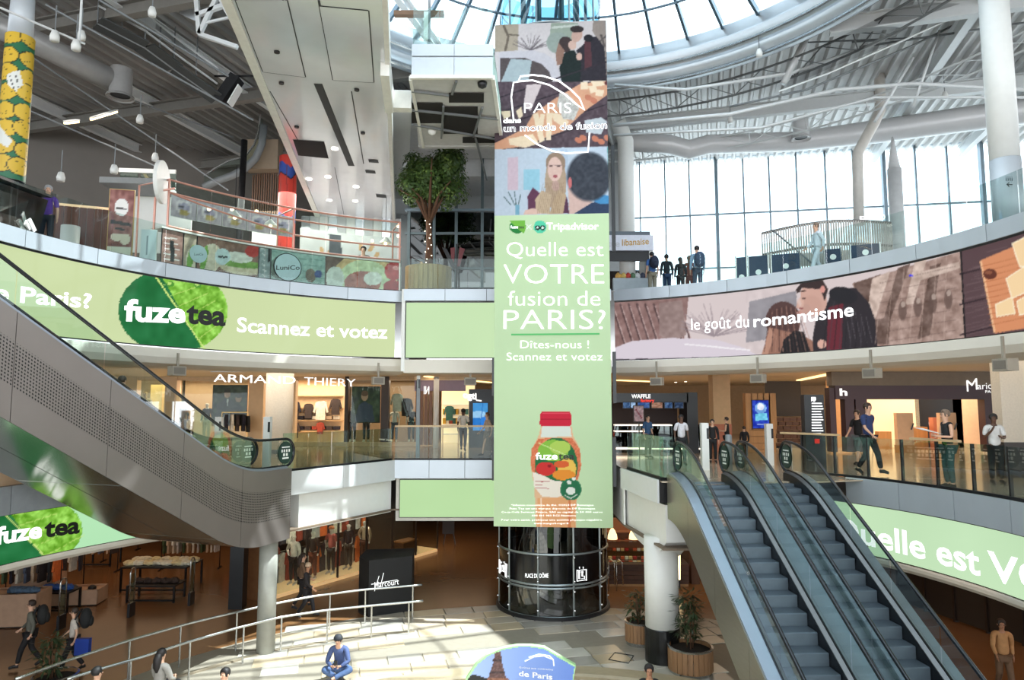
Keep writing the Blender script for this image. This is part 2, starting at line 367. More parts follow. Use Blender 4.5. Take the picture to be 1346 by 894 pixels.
# inner court, one step lower in look: a curved kerb with a riser
kerb = struct('trim_1', MB().lathe((.6, 9.3, 0), [(7.55, .01), (7.55, .10), (7.62, .14), (8.1, .14), (8.14, .03)], 96, R(25), R(155)), mat('kerb_stone', (176, 160, 132), .4, var=.08))
inner = struct('floor_inner_court', MB().lathe((.6, 9.3, 0), [(.01, .006), (7.56, .006)], 72, cap=False), mat('inner_court_stone', (196, 186, 170), .3, var=.06, scale=1.5))
# L1 slab and floor, L2 slab and floor
ring_slab('floor_first', H1, Z1-.03, Z1, 46, FLOOR1)
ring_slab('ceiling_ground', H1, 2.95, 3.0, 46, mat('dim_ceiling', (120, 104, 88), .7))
ring_slab('floor_second', H2, Z2-.03, Z2, 46, mat('grey_floor', (170, 170, 168), .25))
ring_slab('ceiling_first', 12.2, 7.75, 7.85, 46, CEIL1)
# coves under the screens
def cove(name, arc, a0, a1, z0, z1, depth, m, n=60):
    mb = MB(); pr = [(0, z1), (0, z1-.05), (-.02, z0+(z1-z0)*.5), (-depth*.3, z0+(z1-z0)*.15), (-depth, z0), (-depth-1.2, z0), (-depth-1.2, z1)]
    for i in range(n+1):
        a = a0+(a1-a0)*i/n
        for d, z in pr: mb.v.append(tuple(arc.P(a, z, d)))
    k = len(pr)
    for i in range(n):
        for j in range(k): mb.f.append((i*k+j, i*k+(j+1) % k, i*k+k+(j+1) % k, i*k+k+j))
    return struct(name, mb, m, False)
s_l2 = (PI/2-R(200))*11.01; s_lL = (PI/2-R(108.2))*11.01; s_rL = (PI/2-R(69.5))*11.01; s_r2 = (PI/2-R(-12))*11.01
cove('trim_2', RING2, s_l2, s_lL-.0, 7.55, 8.04, .5, COVE); cove('trim_3', RING2, s_rL, s_r2, 7.5, 7.98, .5, COVE)
a_l1a = (PI/2-R(200))*11.45; a_l1b = (PI/2-R(134))*11.45; a_r1a = (PI/2-R(27.0))*10.0; a_r1b = (PI/2-R(-25))*10.0
cove('trim_4', R1L, a_l1a, a_l1b, 2.62, 2.86, .4, COVE); cove('trim_5', R1R, a_r1a-.6, a_r1b, 2.5, 2.75, .4, COVE)
# clad edges of the floors, panel by panel
def fascia(name, sf, a0, a1, z0, z1, step, m=SILVER, off=.03, th=.05):
    back = MB(); back.slab(sf, a0, a1, z0+.01, z1-.01, -.2, off-.005, max(1, int(abs(a1-a0)/.6)))
    root = struct(name, back, DARK)
    n = max(1, round(abs(a1-a0)/step)); w = (a1-a0)/n
    for i in range(n):
        MB().slab(sf, a0+i*w+.008, a0+(i+1)*w-.008, z0, z1, off, off+th, 3).obj('fascia_panel', m, root)
    return root
fascia('trim_6', RING2, s_l2, s_lL-.05, 10.03, 10.42, 1.9); fascia('trim_7', RING2, s_rL, s_r2, 10.06, 10.45, 1.85)
fascia('trim_8', LOB, -3.72, 3.4, 10.02, 10.42, 1.55, off=.05)
LOBS = Plane((-3.72, 23.95, 0), (0, -1, 0)); struct('trim_9', MB().box(-3.78, -3.66, 23.24, 24.3, 7.6, 10.42), WHITE)
struct('trim_10', MB().box(-3.7, 3.4, 23.26, 24.6, 7.55, 8.0), COVE)
# first floor edges
fascia('trim_11', R1L, a_l1a, a_l1b, 3.98, 4.62, 2.3, mat('grey_fascia', (150, 156, 164), .5, .3)); fascia('trim_12', R1R, a_r1a, a_r1b, 4.0, 4.62, 1.55)
fascia('trim_13', LOB, -3.97, 3.2, 4.02, 4.62, 1.25)
BEAML = Plane((LAND[0], LAND[1], 0), (-3.97-LAND[0], 23.3-LAND[1], 0)); LB = math.hypot(-3.97-LAND[0], 23.3-LAND[1])
fascia('trim_14', BEAML, 0, LB, 3.96, 4.62, 2.2, mat('white_fascia', (214, 216, 216), .45, var=.02))
struct('trim_15', MB().slab(BEAML, .9, LB, 2.9, 3.95, -.6, -.1), WHITE)
struct('trim_16', MB().box(-3.9, 3.2, 23.4, 24.0, 2.6, 4.0), mat('off_white_soffit', (206, 202, 192), .6))
struct('trim_17', MB().box(-9.4, LAND[0]-.05, 19.0, 19.25, 4.0, 4.6), SILVER)
# right landing beam, from the lift to the tall escalators
BR0 = Vector((3.25, 20.3, 0)); BEAMR = Plane(BR0, Vector((c1.x, c1.y, 0))-BR0); LR = (Vector((c1.x, c1.y, 0))-BR0).length
fascia('trim_18', BEAMR, 0, LR, 4.05, 4.62, 2.2, mat('white_fascia', (214, 216, 216), .45))
mb = MB(); prof = [(-.3, 4.0), (-.3, 3.05), (.8, 2.75), (2.4, 2.6), (LR, 3.1), (LR, 4.0)]
q = [BEAMR.P(a, z, -.12) for a, z in prof]+[BEAMR.P(a, z, -.75) for a, z in prof]; mb.add(q, [tuple(range(6)), tuple(range(6, 12))[::-1]]+[(i, (i+1) % 6, 6+(i+1) % 6, 6+i) for i in range(6)])
struct('trim_19', mb, WHITE)
mb = MB(); z = 3.1                               # louvred grille beside the column
LV = Plane((c1.x+.03, c1.y-.05, 0), (0.5, -1, 0)); mb.box(3.25, 3.3, 20.3, 23.4, 3.0, 4.6)
struct('trim_20', mb, WHITE)
# the white round column with a black foot that carries the landing
col = struct('column', MB().lathe((3.83, 18.05, 0), [(.43, .85), (.43, 3.1)], 32), WHITE, True)
MB().lathe((3.83, 18.05, 0), [(.45, 0.0), (.45, .84), (.43, .86)], 32).obj('black_foot', mat('black_paint', (14, 14, 16), .3), col)
struct('column_left', MB().lathe((-6.45, 18.6, 0), [(.235, 0), (.235, 3.3)], 24), mat('grey_column_paint', (150, 150, 142), .5, .1), True)

# walls of the lower floors, beyond the shops
WARM = mat('warm_shop_wall', (196, 160, 116), .6); DKW = mat('dark_shop_wall', (36, 30, 28), .6)
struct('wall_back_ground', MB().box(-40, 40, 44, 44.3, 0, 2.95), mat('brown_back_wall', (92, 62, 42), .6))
struct('wall_left_ground', MB().box(-30.3, -30, 5, 44, 0, 2.95), DKW)
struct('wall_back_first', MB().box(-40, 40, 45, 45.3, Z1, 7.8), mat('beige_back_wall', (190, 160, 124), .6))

# ================================================================== THE ROOF
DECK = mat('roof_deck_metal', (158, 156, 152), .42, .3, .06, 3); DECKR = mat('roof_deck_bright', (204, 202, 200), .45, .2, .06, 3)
WHS = mat('white_steel', (214, 216, 216), .4, .1, .02); GRS = mat('grey_steel', (120, 122, 122), .45, .3)
RD = Vector((.27, .963, 0)); RX = Vector((.963, -.27, 0)); SKC = (1.85, 15.66); SKR = 9.35; ZR = 18.5
def rp(u, v, z): p = RX*u+RD*v; return Vector((p.x, p.y, z))
def sky_uv(x, y): return x*RX.x+y*RX.y, x*RD.x+y*RD.y
cu, cv = sky_uv(*SKC)
WWO = Vector((5.2, 36.2, 0)); WWD = Vector((16.6, -3.0, 0)).normalized()
def vwall(u):                                 # where a roof rib meets the window wall
    n_ = Vector((-WWD.y, WWD.x, 0)); return (WWO.dot(n_)-RX.dot(n_)*u)/RD.dot(n_)+.3
OUTL = [(-46, -12), (27, -12), (27, 32.6), (5.2, 36.6), (5.2, 46), (-46, 46)]
def zroof(x): return 18.2 if x < 0 else 19.2
# the deck: long trapezoid ribs running away from the camera, cut round the skylight; drawn in strips
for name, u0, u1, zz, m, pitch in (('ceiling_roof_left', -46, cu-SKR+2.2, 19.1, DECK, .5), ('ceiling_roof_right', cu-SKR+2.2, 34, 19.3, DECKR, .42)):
    mb = MB(); u = u0
    while u < u1:
        du = abs(u+pitch/2-cu); segs = [(-2, 46)] if du >= SKR-.1 else [(-2, cv-math.sqrt(SKR**2-du**2)), (cv+math.sqrt(SKR**2-du**2), 46)]
        if name.endswith('left'): segs = [(-2, 40)] if du >= SKR-.1 else segs
        for v0, v1 in segs:
            if name.endswith('right'): v1 = min(v1, vwall(u+pitch/2))
            if v1-v0 < .1: continue
            pr = [(0, 0), (.22*pitch, .0), (.36*pitch, .17), (.84*pitch, .17), (pitch, 0)]; n = len(mb.v)
            for a, h in pr: mb.v += [tuple(rp(u+a, v0, zz+h)), tuple(rp(u+a, v1, zz+h))]
            for i in range(4): mb.f.append((n+2*i, n+2*i+1, n+2*i+3, n+2*i+2))
        u += pitch
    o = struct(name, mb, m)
    # a flat upper skin keeps the sky out
mb = MB(); N = 96
for i in range(N+1):
    a = 2*PI*i/N; ro = hit2(OUTL, SKC, a); mb.v += [(SKC[0]+SKR*math.cos(a), SKC[1]+SKR*math.sin(a), 19.75), (SKC[0]+ro*math.cos(a), SKC[1]+ro*math.sin(a), 19.75)]
mb.f = [(2*i, 2*i+2, 2*i+3, 2*i+1) for i in range(N)]; struct('ceiling_roof_skin', mb, GRS)
# step wall between the two decks
struct('trim_21', MB().bar(rp(cu-SKR+2.2, cv+SKR*.72, 18.9), rp(cu-SKR+2.2, 40, 18.9), .1, .5), GRS)
# beams: main ones along the ribs, cross ones under them
def ibeam(mb, a, b, h=.5, w=.26):
    a, b = Vector(a), Vector(b); mb.bar(a, b, .04, h); mb.bar(a+Vector((0, 0, h/2)), b+Vector((0, 0, h/2)), w, .04); mb.bar(a-Vector((0, 0, h/2)), b-Vector((0, 0, h/2)), w, .05)
k = 22
for u in (-26, -21.5, -17, -12.7, -8.6):
    ibeam(mb := MB(), rp(u, 6, 18.8), rp(u, 40, 18.8), .36, .22); struct('beam', mb, WHS)
for v in (10, 16, 22, 28, 34, 40):
    ibeam(mb := MB(), rp(-40, v, 18.5), rp(-6.2 if v < 26 else -4, v, 18.5), .42, .3); struct('beam', mb, mat('brown_grey_steel', (126, 122, 116), .5, .2))
for u in (8.5, 12.5, 16.5, 20.5, 24.5):
    v0 = cv+math.sqrt(max(0, (SKR+.4)**2-(u-cu)**2)) if abs(u-cu) < SKR+.4 else 2
    ibeam(mb := MB(), rp(u, v0, 18.95), rp(u, vwall(u)-.5, 18.95), .5, .28); struct('beam', mb, WHS)
for v in (5, 11, 17, 23, 29):
    du = math.sqrt(max(0, (SKR+.6)**2-(v-cv)**2)) if abs(v-cv) < SKR+.6 else -20
    ibeam(mb := MB(), rp(cu+du if du > 0 else -3, v, 18.6), rp(28, v, 18.6), .5, .28); struct('beam', mb, WHS if v > 20 else GRS)
# open round trusses that follow the skylight, with wide sheets of netting between
def ring_truss(r, z, a0, a1, d=.8, m=WHS, t=.06):
    mb = MB(); n = 28; top = []; bot = []
    for i in range(n+1):
        a = R(a0+(a1-a0)*i/n); top.append((SKC[0]+r*math.cos(a), SKC[1]+r*math.sin(a), z)); bot.append((SKC[0]+(r+.25)*math.cos(a), SKC[1]+(r+.25)*math.sin(a), z-d))
    mb.tube(top, t, 6); mb.tube(bot, t, 6)
    for i in range(n): mb.tube([top[i], bot[i+1] if i % 2 else bot[i]], t*.5, 5); mb.tube([bot[i], top[i+1]], t*.4, 5)
    return struct('truss', mb, m)
ring_truss(10.9, 18.6, -60, 100, .55, GRS, .045); ring_truss(14.8, 18.0, -32, 92, .45, WHS, .04)
# skylight: deep shining ring beam, glazing bars, panes
sk = struct('window_skylight', MB().lathe((SKC[0], SKC[1], 0), [(SKR+.3, 18.5), (SKR+.25, 18.32), (SKR+.0, 18.3), (SKR-.3, 18.62), (SKR-.28, 18.7), (SKR-.2, 18.74), (SKR-.22, 18.8), (SKR-.52, 19.1), (SKR-.5, 19.18), (SKR-.42, 19.22), (SKR-.66, 19.45), (SKR-.5, 19.6), (SKR+.3, 19.7)], 96, cap=False), mat('bright_ring_metal', (206, 214, 220), .3, .45, .02), True)
for r, z in ((SKR-.1, 18.3), (SKR-.45, 18.8), (SKR+.3, 18.4)):
    MB().tube([(SKC[0]+r*math.cos(2*PI*i/96), SKC[1]+r*math.sin(2*PI*i/96), z) for i in range(96)], .06, 6, True).obj('ring_rail', STEEL if z > 18.2 else GRS, sk)
NB = 44
def skp(a, r, z): return (SKC[0]+r*math.cos(a), SKC[1]+r*math.sin(a), z)
for i in range(NB):
    a = 2*PI*(i+.3)/NB; b = 2*PI*(i+1.3)/NB
    MB().bar(skp(a, SKR-.6, 19.45), skp(a, 2.0, 22.6), .09, .22).obj('glazing_bar', mat('blue_grey_bar', (92, 112, 126), .4, .4), sk)
    MB().add([skp(a, SKR-.6, 19.58), skp(b, SKR-.6, 19.58), skp(b, 2.0, 22.72), skp(a, 2.0, 22.72)], [(0, 1, 2, 3)]).obj('pane', SKYGLASS, sk)
for r, z in ((7.2, 20.15), (5.2, 21.05), (3.4, 21.85)):
    MB().tube([skp(2*PI*i/60, r, z-.2) for i in range(60)], .045, 5, True).obj('ring_bar', mat('blue_grey_bar', (92, 112, 126), .4, .4), sk)
MB().lathe((SKC[0], SKC[1], 22.5), [(2.1, -.1), (2.1, .2), (.3, .5), (0.01, .5)], 30).obj('crown', GRS, sk)

# ================================================================== THE WINDOW WALL (right, second floor)
WWm = mat('blue_grey_frame', (132, 150, 162), .4, .1)
WW = Plane((5.2, 36.2, 0), (23.5-6.9, 33.0-36.0, 0)); mx = [(811, 0), (841, 1), (874, 0), (906, 0), (941, 2), (977, 0), (1011, 0), (1047, 0), (1085, 0), (1122, 0), (1161, 2), (1204, 0), (1246, 0), (1290, 2), (1336, 0), (1384, 0), (1430, 0), (1480, 1)]
ss = [WW.inv(x, 250)[0] for x, _ in mx]; ztop = WW.inv(1011, 204)[1]; zm = WW.inv(1011, 279)[1]; zl = WW.inv(960, 352)[1]
win = struct('window_1', MB().slab(WW, ss[0]-.4, ss[-1], ztop, ztop+.25, 0, .2).slab(WW, ss[0]-.4, ss[-1], Z2, Z2+.15, 0, .2), WWm)
for (x, k), s in zip(mx, ss):
    w = .16 if k == 2 else .075; MB().slab(WW, s-w/2, s+w/2, Z2, ztop+1.4, 0, .3 if k == 2 else .14).obj('mullion', WWm, win)
for z in (zm, zl, ztop+.9): MB().slab(WW, ss[0]-.4, ss[-1], z-.04, z+.04, 0, .12).obj('transom', WWm, win)
zs = [Z2+.1, zl, zm, ztop]
for i in range(len(ss)-1):
    for z0, z1 in zip(zs, zs[1:]): MB().add([WW.P(ss[i], z0, .05), WW.P(ss[i+1], z0, .05), WW.P(ss[i+1], z1, .05), WW.P(ss[i], z1, .05)], [(0, 1, 2, 3)]).obj('pane', SKYGLASS, win)
struct('wall_right_upper', MB().slab(WW, ss[0]-8, ss[-1]+8, ztop+1.4, 19.8, 0, .3), WHS)
struct('wall_right', MB().box(25.2, 25.5, -2, 33.5, Z2, 12.0), WHITE)
# left and back walls of the top floor
GW = mat('grey_plaster', (122, 116, 110), .7, var=.04, scale=1.5); WPAN = mat('white_wall_panel', (226, 226, 222), .4, var=.02)
struct('wall_left', MB().bar((-35, 22.0, 15.0), (-9, 37.6, 15.0), .3, 9.4).box(-9.15, -9.0, 33.2, 37.8, Z2, 19.6), GW)
struct('wall_back', MB().box(-9, 5.8, 33, 33.3, Z2, 19.6), mat('pale_grey_panel', (168, 170, 170), .35, .15, .03))
# ================================================================== OVERHEAD DECK OF THE THIRD FLOOR
TRIMW0 = 0
SOFF = mat('glossy_white_soffit', (218, 221, 226), .14, .25, .03, 2, spec=.8); TRIMW = mat('ivory_trim', (230, 229, 222), .4)
zs3 = 15.0
def P3(x, y, z=zs3): return atz(x, y, z)
Lx = [P3(303, 0), P3(375, 195), P3(419, 282)]; Rx = [P3(503, 0), P3(511, 215), P3(516, 283)]
Ld = (Lx[2]-Lx[0]).normalized(); Rd_ = (Rx[2]-Rx[0]).normalized()
Ln = Lx[0]-Ld*5; Rn = Rx[0]-Rd_*5; Lf = Lx[0]+Ld*((32.9-Lx[0].y)/Ld.y); Rf = Rx[0]+Rd_*((32.9-Rx[0].y)/Rd_.y)
br = struct('ceiling_bridge', MB().prism([(Ln.x, Ln.y), (Rn.x, Rn.y), (Rf.x, Rf.y), (Lf.x, Lf.y)], zs3, zs3+.9), SOFF)
MB().bar(Ln-Vector((.08, 0, -.3)), Lf-Vector((.08, 0, -.3)), .22, .7).obj('edge_trim', TRIMW, br)
MB().bar(Rn+Vector((.05, 0, .3)), Rf+Vector((.05, 0, .3)), .12, .7).obj('edge_trim', TRIMW, br)
DG = mat('shadow_gap', (46, 48, 50), .6)
for pts, w in (([(418, 110), (462, 218)], .22), ([(346, 94), (401, 101)], .05), ([(310, 0), (346, 94)], .05), ([(377, 0), (401, 101)], .05), ([(419, 0), (438, 105)], .05), ([(438, 105), (491, 108)], .05), ([(484, 14), (491, 108)], .05), ([(420, 8), (484, 14)], .05), ([(401, 101), (372, 0)], .04), ([(462, 120), (478, 215), ], .03), ([(355, 120), (392, 185)], .02), ([(440, 220), (452, 282)], .02)):
    for a, b in zip(pts, pts[1:]): MB().bar(P3(*a), P3(*b), w, .02).obj('shadow_joint', DG, br)
q = [P3(*a) for a in ((346, 94), (401, 101), (377, 0), (310, 0))]; MB().add([p+Vector((0, 0, -.012)) for p in q]+[p for p in q], [(0, 1, 2, 3)]).obj('soffit_panel', SOFF, br)
q = [P3(*a) for a in ((438, 105), (491, 108), (484, 14), (420, 8))]; MB().add([p+Vector((0, 0, -.012)) for p in q], [(0, 1, 2, 3)]).obj('soffit_panel', SOFF, br)
q = [P3(*a) for a in ((385, 183), (426, 186), (432, 208), (392, 204))]; MB().add([p+Vector((0, 0, -.014)) for p in q], [(0, 1, 2, 3)]).obj('access_opening', mat('dark_void', (26, 22, 20), .8), br)
for x, y in ((484, 212), (480, 226), (494, 258)):
    q = [P3(*a) for a in ((x, y-3), (x+13, y-2), (x+14, y+2), (x+1, y+1))]; MB().add([p+Vector((0, 0, -.014)) for p in q], [(0, 1, 2, 3)]).obj('air_slot', DG, br)
for x, y in ((370, 108), (390, 166), (469, 117), (477, 174), (364, 67)):
    MB().lathe(P3(x, y)-Vector((0, 0, .05)), [(.07, 0), (.07, .06)], 10).obj('sprinkler', DARK, br)
for x, y in ((431, 232), (468, 245), (433, 263), (467, 264), (406, 235), (440, 195)):
    MB().lathe(P3(x, y)-Vector((0, 0, .03)), [(.12, 0), (.12, .04)], 12).obj('downlight', emis('lamp_glow', (255, 250, 235), 3), br)
# lower return strip between bridge and lobby, with stepped trim
struct('ceiling_high', MB().prism([(-5.2, 22.2), (-.5, 22.2), (.4, 24.8), (.4, 33), (-6, 33)], 16.75, 16.9), mat('grey_soffit_panel'))
struct('trim_24', MB().box(-3.1, -.5, 22.0, 22.2, 15.0, 16.9), mat('grey_soffit_panel'))
q = [P3(513, 133, 16.6), P3(541, 134, 16.6), P3(536, 275, 16.6), P3(518, 281, 16.6)]
struct('ceiling_strip', MB().add([p for p in q]+[p+Vector((0, 0, .4)) for p in q], [(0, 1, 2, 3), (7, 6, 5, 4), (0, 4, 5, 1), (1, 5, 6, 2), (2, 6, 7, 3), (3, 7, 4, 0)]), WHITE)
a, b, c = P3(506, 82), P3(512, 133), P3(541, 134)
struct('trim_22', MB().bar(a, b, .22, .7).bar(b, c, .3, .5), TRIMW)
# third-floor lobby in front of the lift: edge, ceiling, glass rail
y3 = P3(545, 103).y; xl, xr = P3(541, 103).x, P3(648, 103).x
lobby = struct('ceiling_lobby', MB().prism([(xl, y3+.05), (xr, y3+.05), (xr+.15, 21.0), (xr+.15, 22.0), (xl-.45, 22.0)], 15.02, 15.9), mat('grey_soffit_panel', (176, 176, 172), .3, .1, .03))
PF = Plane((xl, y3, 0), (1, 0, 0)); wz = xr-xl
for z0, z1 in ((15.06, 15.56), (15.6, 15.92)): MB().slab(PF, 0, wz*.52, z0, z1, -.05, .04).slab(PF, wz*.525, wz, z0, z1, -.05, .04).obj('edge_panel', mat('pale_blue_panel', (200, 206, 212), .4, .1, .02), lobby)
MB().bar((xl-.03, y3-.06, 15.0), (xr, y3-.06, 15.0), .1, .09).bar((xr, y3-.05, 15.0), (xr+.15, 21, 15.0), .1, .12).bar((xl-.03, y3, 15.0), (xl-.3, 22, 15.0), .08, .12).obj('edge_trim', TRIMW, lobby)
MB().bar((xr+.0, y3, 15.5), (xr+.14, 21, 15.5), .03, .8).obj('side_glass', GREENGLASS, lobby)
for (x0, y0), (x1, y1) in (((590, 122), (636, 135)), ((541, 135), (582, 162)), ((583, 140), (628, 176)), ((608, 180), (652, 188))):
    q = [P3(x0, y0), P3(x1, y0), P3(x1, y1), P3(x0, y1)]; MB().add([p+Vector((0, 0, -.002)) for p in q], [(0, 1, 2, 3)]).obj('open_ceiling_bay', mat('dark_void', (26, 22, 20), .8), lobby)
for a, b in (((541, 143), (655, 155)), ((583, 138), (580, 180)), ((600, 105), (594, 122)), ((625, 180), (640, 235)), ((541, 118), (590, 124)), ((541, 162), (655, 182)), ((634, 140), (622, 178))):
    MB().bar(P3(*a)-Vector((0, 0, .04)), P3(*b)-Vector((0, 0, .04)), .06, .06).obj('ceiling_runner', GREY, lobby)
for i in range(3): MB().slab(PF, wz*i/3+.01, wz*(i+1)/3-.01, 15.95, 17.0, -.1, -.08).obj('glass_panel', GLASS, lobby)
cam3 = MB().lathe(P3(634, 109)-Vector((0, 0, .16)), [(.02, 0), (.11, .05), (.13, .12), (.13, .17)], 14).obj('security_camera', BLACK, None, True); tag(cam3, 'black dome camera under the front right corner of the high lobby', 'camera')
cm = MB().lathe(P3(568, 171)-Vector((0, 0, .16)), [(.02, 0), (.11, .05), (.13, .12), (.13, .17)], 14).obj('security_camera', WHITE, None, True); tag(cm, 'small white dome camera under the grey ceiling above the tree', 'camera')
cr = MB().box(-3.2, -1.85, 17.6, 17.78, 16.98, 17.1).obj('handrail_board', mat('brown_wood', (112, 82, 58), .5)); tag(cr, 'short brown wooden rail board on the glass of the high lobby', 'handrail')
pl = thing('antenna_pole', 'thin steel pole with white box rising from the high lobby edge', 'pole', (P3(563, 60, 16).x, y3+.3, 15.9))
MB().tube([(pl.location.x, y3+.3, 15.96), (pl.location.x, y3+.3, 19.2)], .04, 8).obj('pole', GREY, pl); MB().box(pl.location.x-.14, pl.location.x-.02, y3+.25, y3+.35, 16.2, 17.0).obj('box', WHITE, pl)
# ================================================================== THE LIFT TOWER
LC = (1.33, 22.95); LRd = 1.74
lift = thing('glass_lift_tower', 'round glass lift tower with steel rings and dark sign band behind the banner', 'lift', (LC[0], LC[1], 0))
FR = mat('lift_steel', (150, 158, 160), .3, .8, .04)
for z in (.1, .95, 1.05, 1.95, 2.9, 3.9, 10.3, 15.6, 18.2, 18.9, 20.4): MB().lathe((LC[0], LC[1], z), [(LRd+.02, -.035), (LRd+.06, 0), (LRd+.02, .035)], 48, cap=False).obj('steel_ring', FR, lift, True)
MB().lathe((LC[0], LC[1], 0), [(LRd+.1, 0), (LRd+.1, .12), (LRd-.1, .14)], 48, cap=False).obj('base_ring', DARK, lift)
for i in range(10):
    a = R(-90+18+36*i); x, y = LC[0]+LRd*math.cos(a), LC[1]+LRd*math.sin(a)
    MB().tube([(x, y, .1), (x, y, 21.5)], .035, 8).obj('mullion', FR, lift)
for i in range(10):
    a0, a1 = R(-90+18+36*i), R(-90+18+36*(i+1))
    for z0, z1, m in ((.12, .95, DARKGLASS), (1.95, 3.0, DARKGLASS), (3.0, 15.5, DARKGLASS), (15.7, 21.5, BLUEGLASS)): MB().lathe((LC[0], LC[1], 0), [(LRd, z0), (LRd, z1)], 8, a0+.02, a1-.02).obj('curved_pane', m, lift, True)
    MB().lathe((LC[0], LC[1], 0), [(LRd+.01, 1.0), (LRd+.01, 1.92)], 8, a0+.02, a1-.02).obj('sign_band', mat('black_gloss', (16, 16, 18), .15), lift, True)
    for z in (.3, .85, 1.15, 1.85):
        MB().ball((LC[0]+(LRd+.05)*math.cos(a0), LC[1]+(LRd+.05)*math.sin(a0), z), .035, 6, 4).obj('stud', STEEL, lift)
for i in range(8):
    a = R(20+45*i); MB().tube([(LC[0]+1.0*math.cos(a), LC[1]+1.0*math.sin(a), 0), (LC[0]+1.0*math.cos(a), LC[1]+1.0*math.sin(a), 21)], .09, 8).obj('guide_column', mat('dark_green_steel', (72, 88, 88), .4, .4), lift)
MB().lathe((LC[0], LC[1], 18.6), [(1.3, 0), (1.45, .1), (1.45, .5), (1.3, .6)], 36).obj('cabin_drum', GREY, lift)
class OutArc(Arc):
    def P(s, a, t, n=0): g = -PI/2+a/s.R; return Vector((s.cx+(s.R+n)*math.cos(g), s.cy+(s.R+n)*math.sin(g), t))
    def inv(s, px, py):
        r = ray(px, py); a = r.x**2+r.y**2; b = -2*(r.x*s.cx+r.y*s.cy); c = s.cx**2+s.cy**2-s.R**2
        t = (-b-math.sqrt(max(0, b*b-4*a*c)))/2/a; p = r*t; return (math.atan2(p.y-s.cy, p.x-s.cx)+PI/2)*s.R, EYE+p.z
LO = OutArc(LC[0], LC[1], LRd)
letters(LO, 'PLACE DU DÔME', 691, 759, 721, 5.5, TXTW, lift, bold=.01, n=.03)
def pict(cx, cy, s):                      # lift pictogram: frame, two people, wheelchair
    root = []
    for (a, b, c, d) in ((-8, -9, 8, -8), (-8, 8, 8, 9), (-8, -9, -7, 9), (7, -9, 8, 9), (-5, -3, -3, 6), (0, -3, 2, 2), (2, 1, 5, 2), (4, 2, 5, 6), (-1, 5, 3, 6), (-4, -14, -3, -11), (2, -14, 3, -11)):
        s0, t0 = LO.inv(cx+a*s, cy+d*s); s1, t1 = LO.inv(cx+c*s, cy+b*s); MB().slab(LO, s0, s1, t0, t1, .02, .035).obj('pictogram_stroke', TXTW, lift)
    for dx in (-4, 1):
        s0, t0 = LO.inv(cx+dx*s, cy-5*s); MB().ball(LO.P(s0, t0, .03), .035, 8, 5).obj('pictogram_dot', TXTW, lift)
pict(764, 756, .8); pict(662, 747, .62)
# ================================================================== THE BIG HANGING BANNER
bo = aty(649, 693, 20.95); b1 = aty(806, 693, 20.66); BP = Plane((bo.x, bo.y, 0), (b1.x-bo.x, b1.y-bo.y, 0)); BW = math.hypot(b1.x-bo.x, b1.y-bo.y)
bz0 = BP.inv(720, 693)[1]; bz1 = BP.inv(730, 29.5)[1]
ban = thing('hanging_banner', 'tall pale green printed banner with photos and bottle hanging before the lift', 'banner', (bo.x+BW/2, bo.y, bz0))
GRN = (203, 228, 183)
MB().slab(BP, 0, BW, bz0, bz1, -.14, 0).obj('banner_box', mat('banner_core', (60, 62, 64), .6), ban)
def fy(y): return BP.inv(728, y)[1]
img = Img(640, 270, 815, 700, GRN, 1.6); img.a += ((img.Y-270)/430*np.array(0))[..., None]; img.noise(5, 60)
# bottle
x0 = 730.5
img.poly([(711, 560), (751, 560), (753, 572), (762, 590), (764, 610), (758, 640), (757, 694), (704, 694), (702, 640), (697, 610), (698, 592), (708, 572)], (236, 190, 150)).poly([(712, 560), (749, 560), (751, 574), (711, 574)], (226, 232, 222))
img.poly([(698, 590), (708, 576), (752, 576), (762, 590), (764, 612), (759, 630), (702, 632), (697, 610)], (224, 110, 70), .8).noise(40, 1.5, img.mask([(698, 590), (708, 576), (752, 576), (762, 590), (764, 612), (759, 630), (702, 632), (697, 610)]))
img.ell(731, 612, 28, 37, (28, 110, 62)).ell(727, 592, 20, 14, (140, 196, 70)).ell(736, 588, 14, 9, (184, 214, 96)).line([(708, 582), (748, 600)], 1, (220, 240, 160))
img.ell(745, 616, 12, 14, (246, 200, 90)).ell(741, 624, 15, 7, (240, 150, 50)).ell(717, 616, 13, 9, (214, 50, 48)).ell(738, 610, 10, 5, (226, 100, 50)).ell(722, 612, 3, 2, (150, 20, 30))
img.poly([(700, 620), (712, 624), (728, 632), (746, 633), (751, 640), (745, 650), (730, 654), (712, 652), (702, 640)], (247, 236, 222)).line([(704, 632), (722, 633)], 1.5, (170, 50, 60), .7).line([(704, 637), (712, 637)], 1.5, (170, 50, 60), .7).line([(704, 641), (721, 642)], 1.2, (170, 50, 60), .6)
img.poly([(706, 655), (757, 653), (756, 694), (705, 694)], (238, 172, 118)).line([(711, 656), (711, 694)], 3, (255, 220, 190)).line([(748, 656), (748, 694)], 3, (222, 130, 80))
img.poly([(709, 545), (712, 541), (748, 541), (751, 545), (751, 558), (748, 560), (712, 560), (709, 558)], (210, 30, 60)).line([(711, 551), (749, 551)], 1.2, (160, 12, 40)).line([(713, 543), (747, 543)], 2, (236, 84, 104))
img.ell(750, 643, 14, 14.5, (40, 124, 84)).ell(750, 643, 12.5, 13, (34, 112, 74)).ell(750, 645, 6, 5, (235, 240, 230)).ell(748, 634, 3.5, 2.5, (235, 240, 230), rot=.6).ell(754, 629, 2.5, 2, (235, 240, 230)).line([(742, 651), (750, 655), (758, 650)], 1.5, (235, 240, 230), .8)
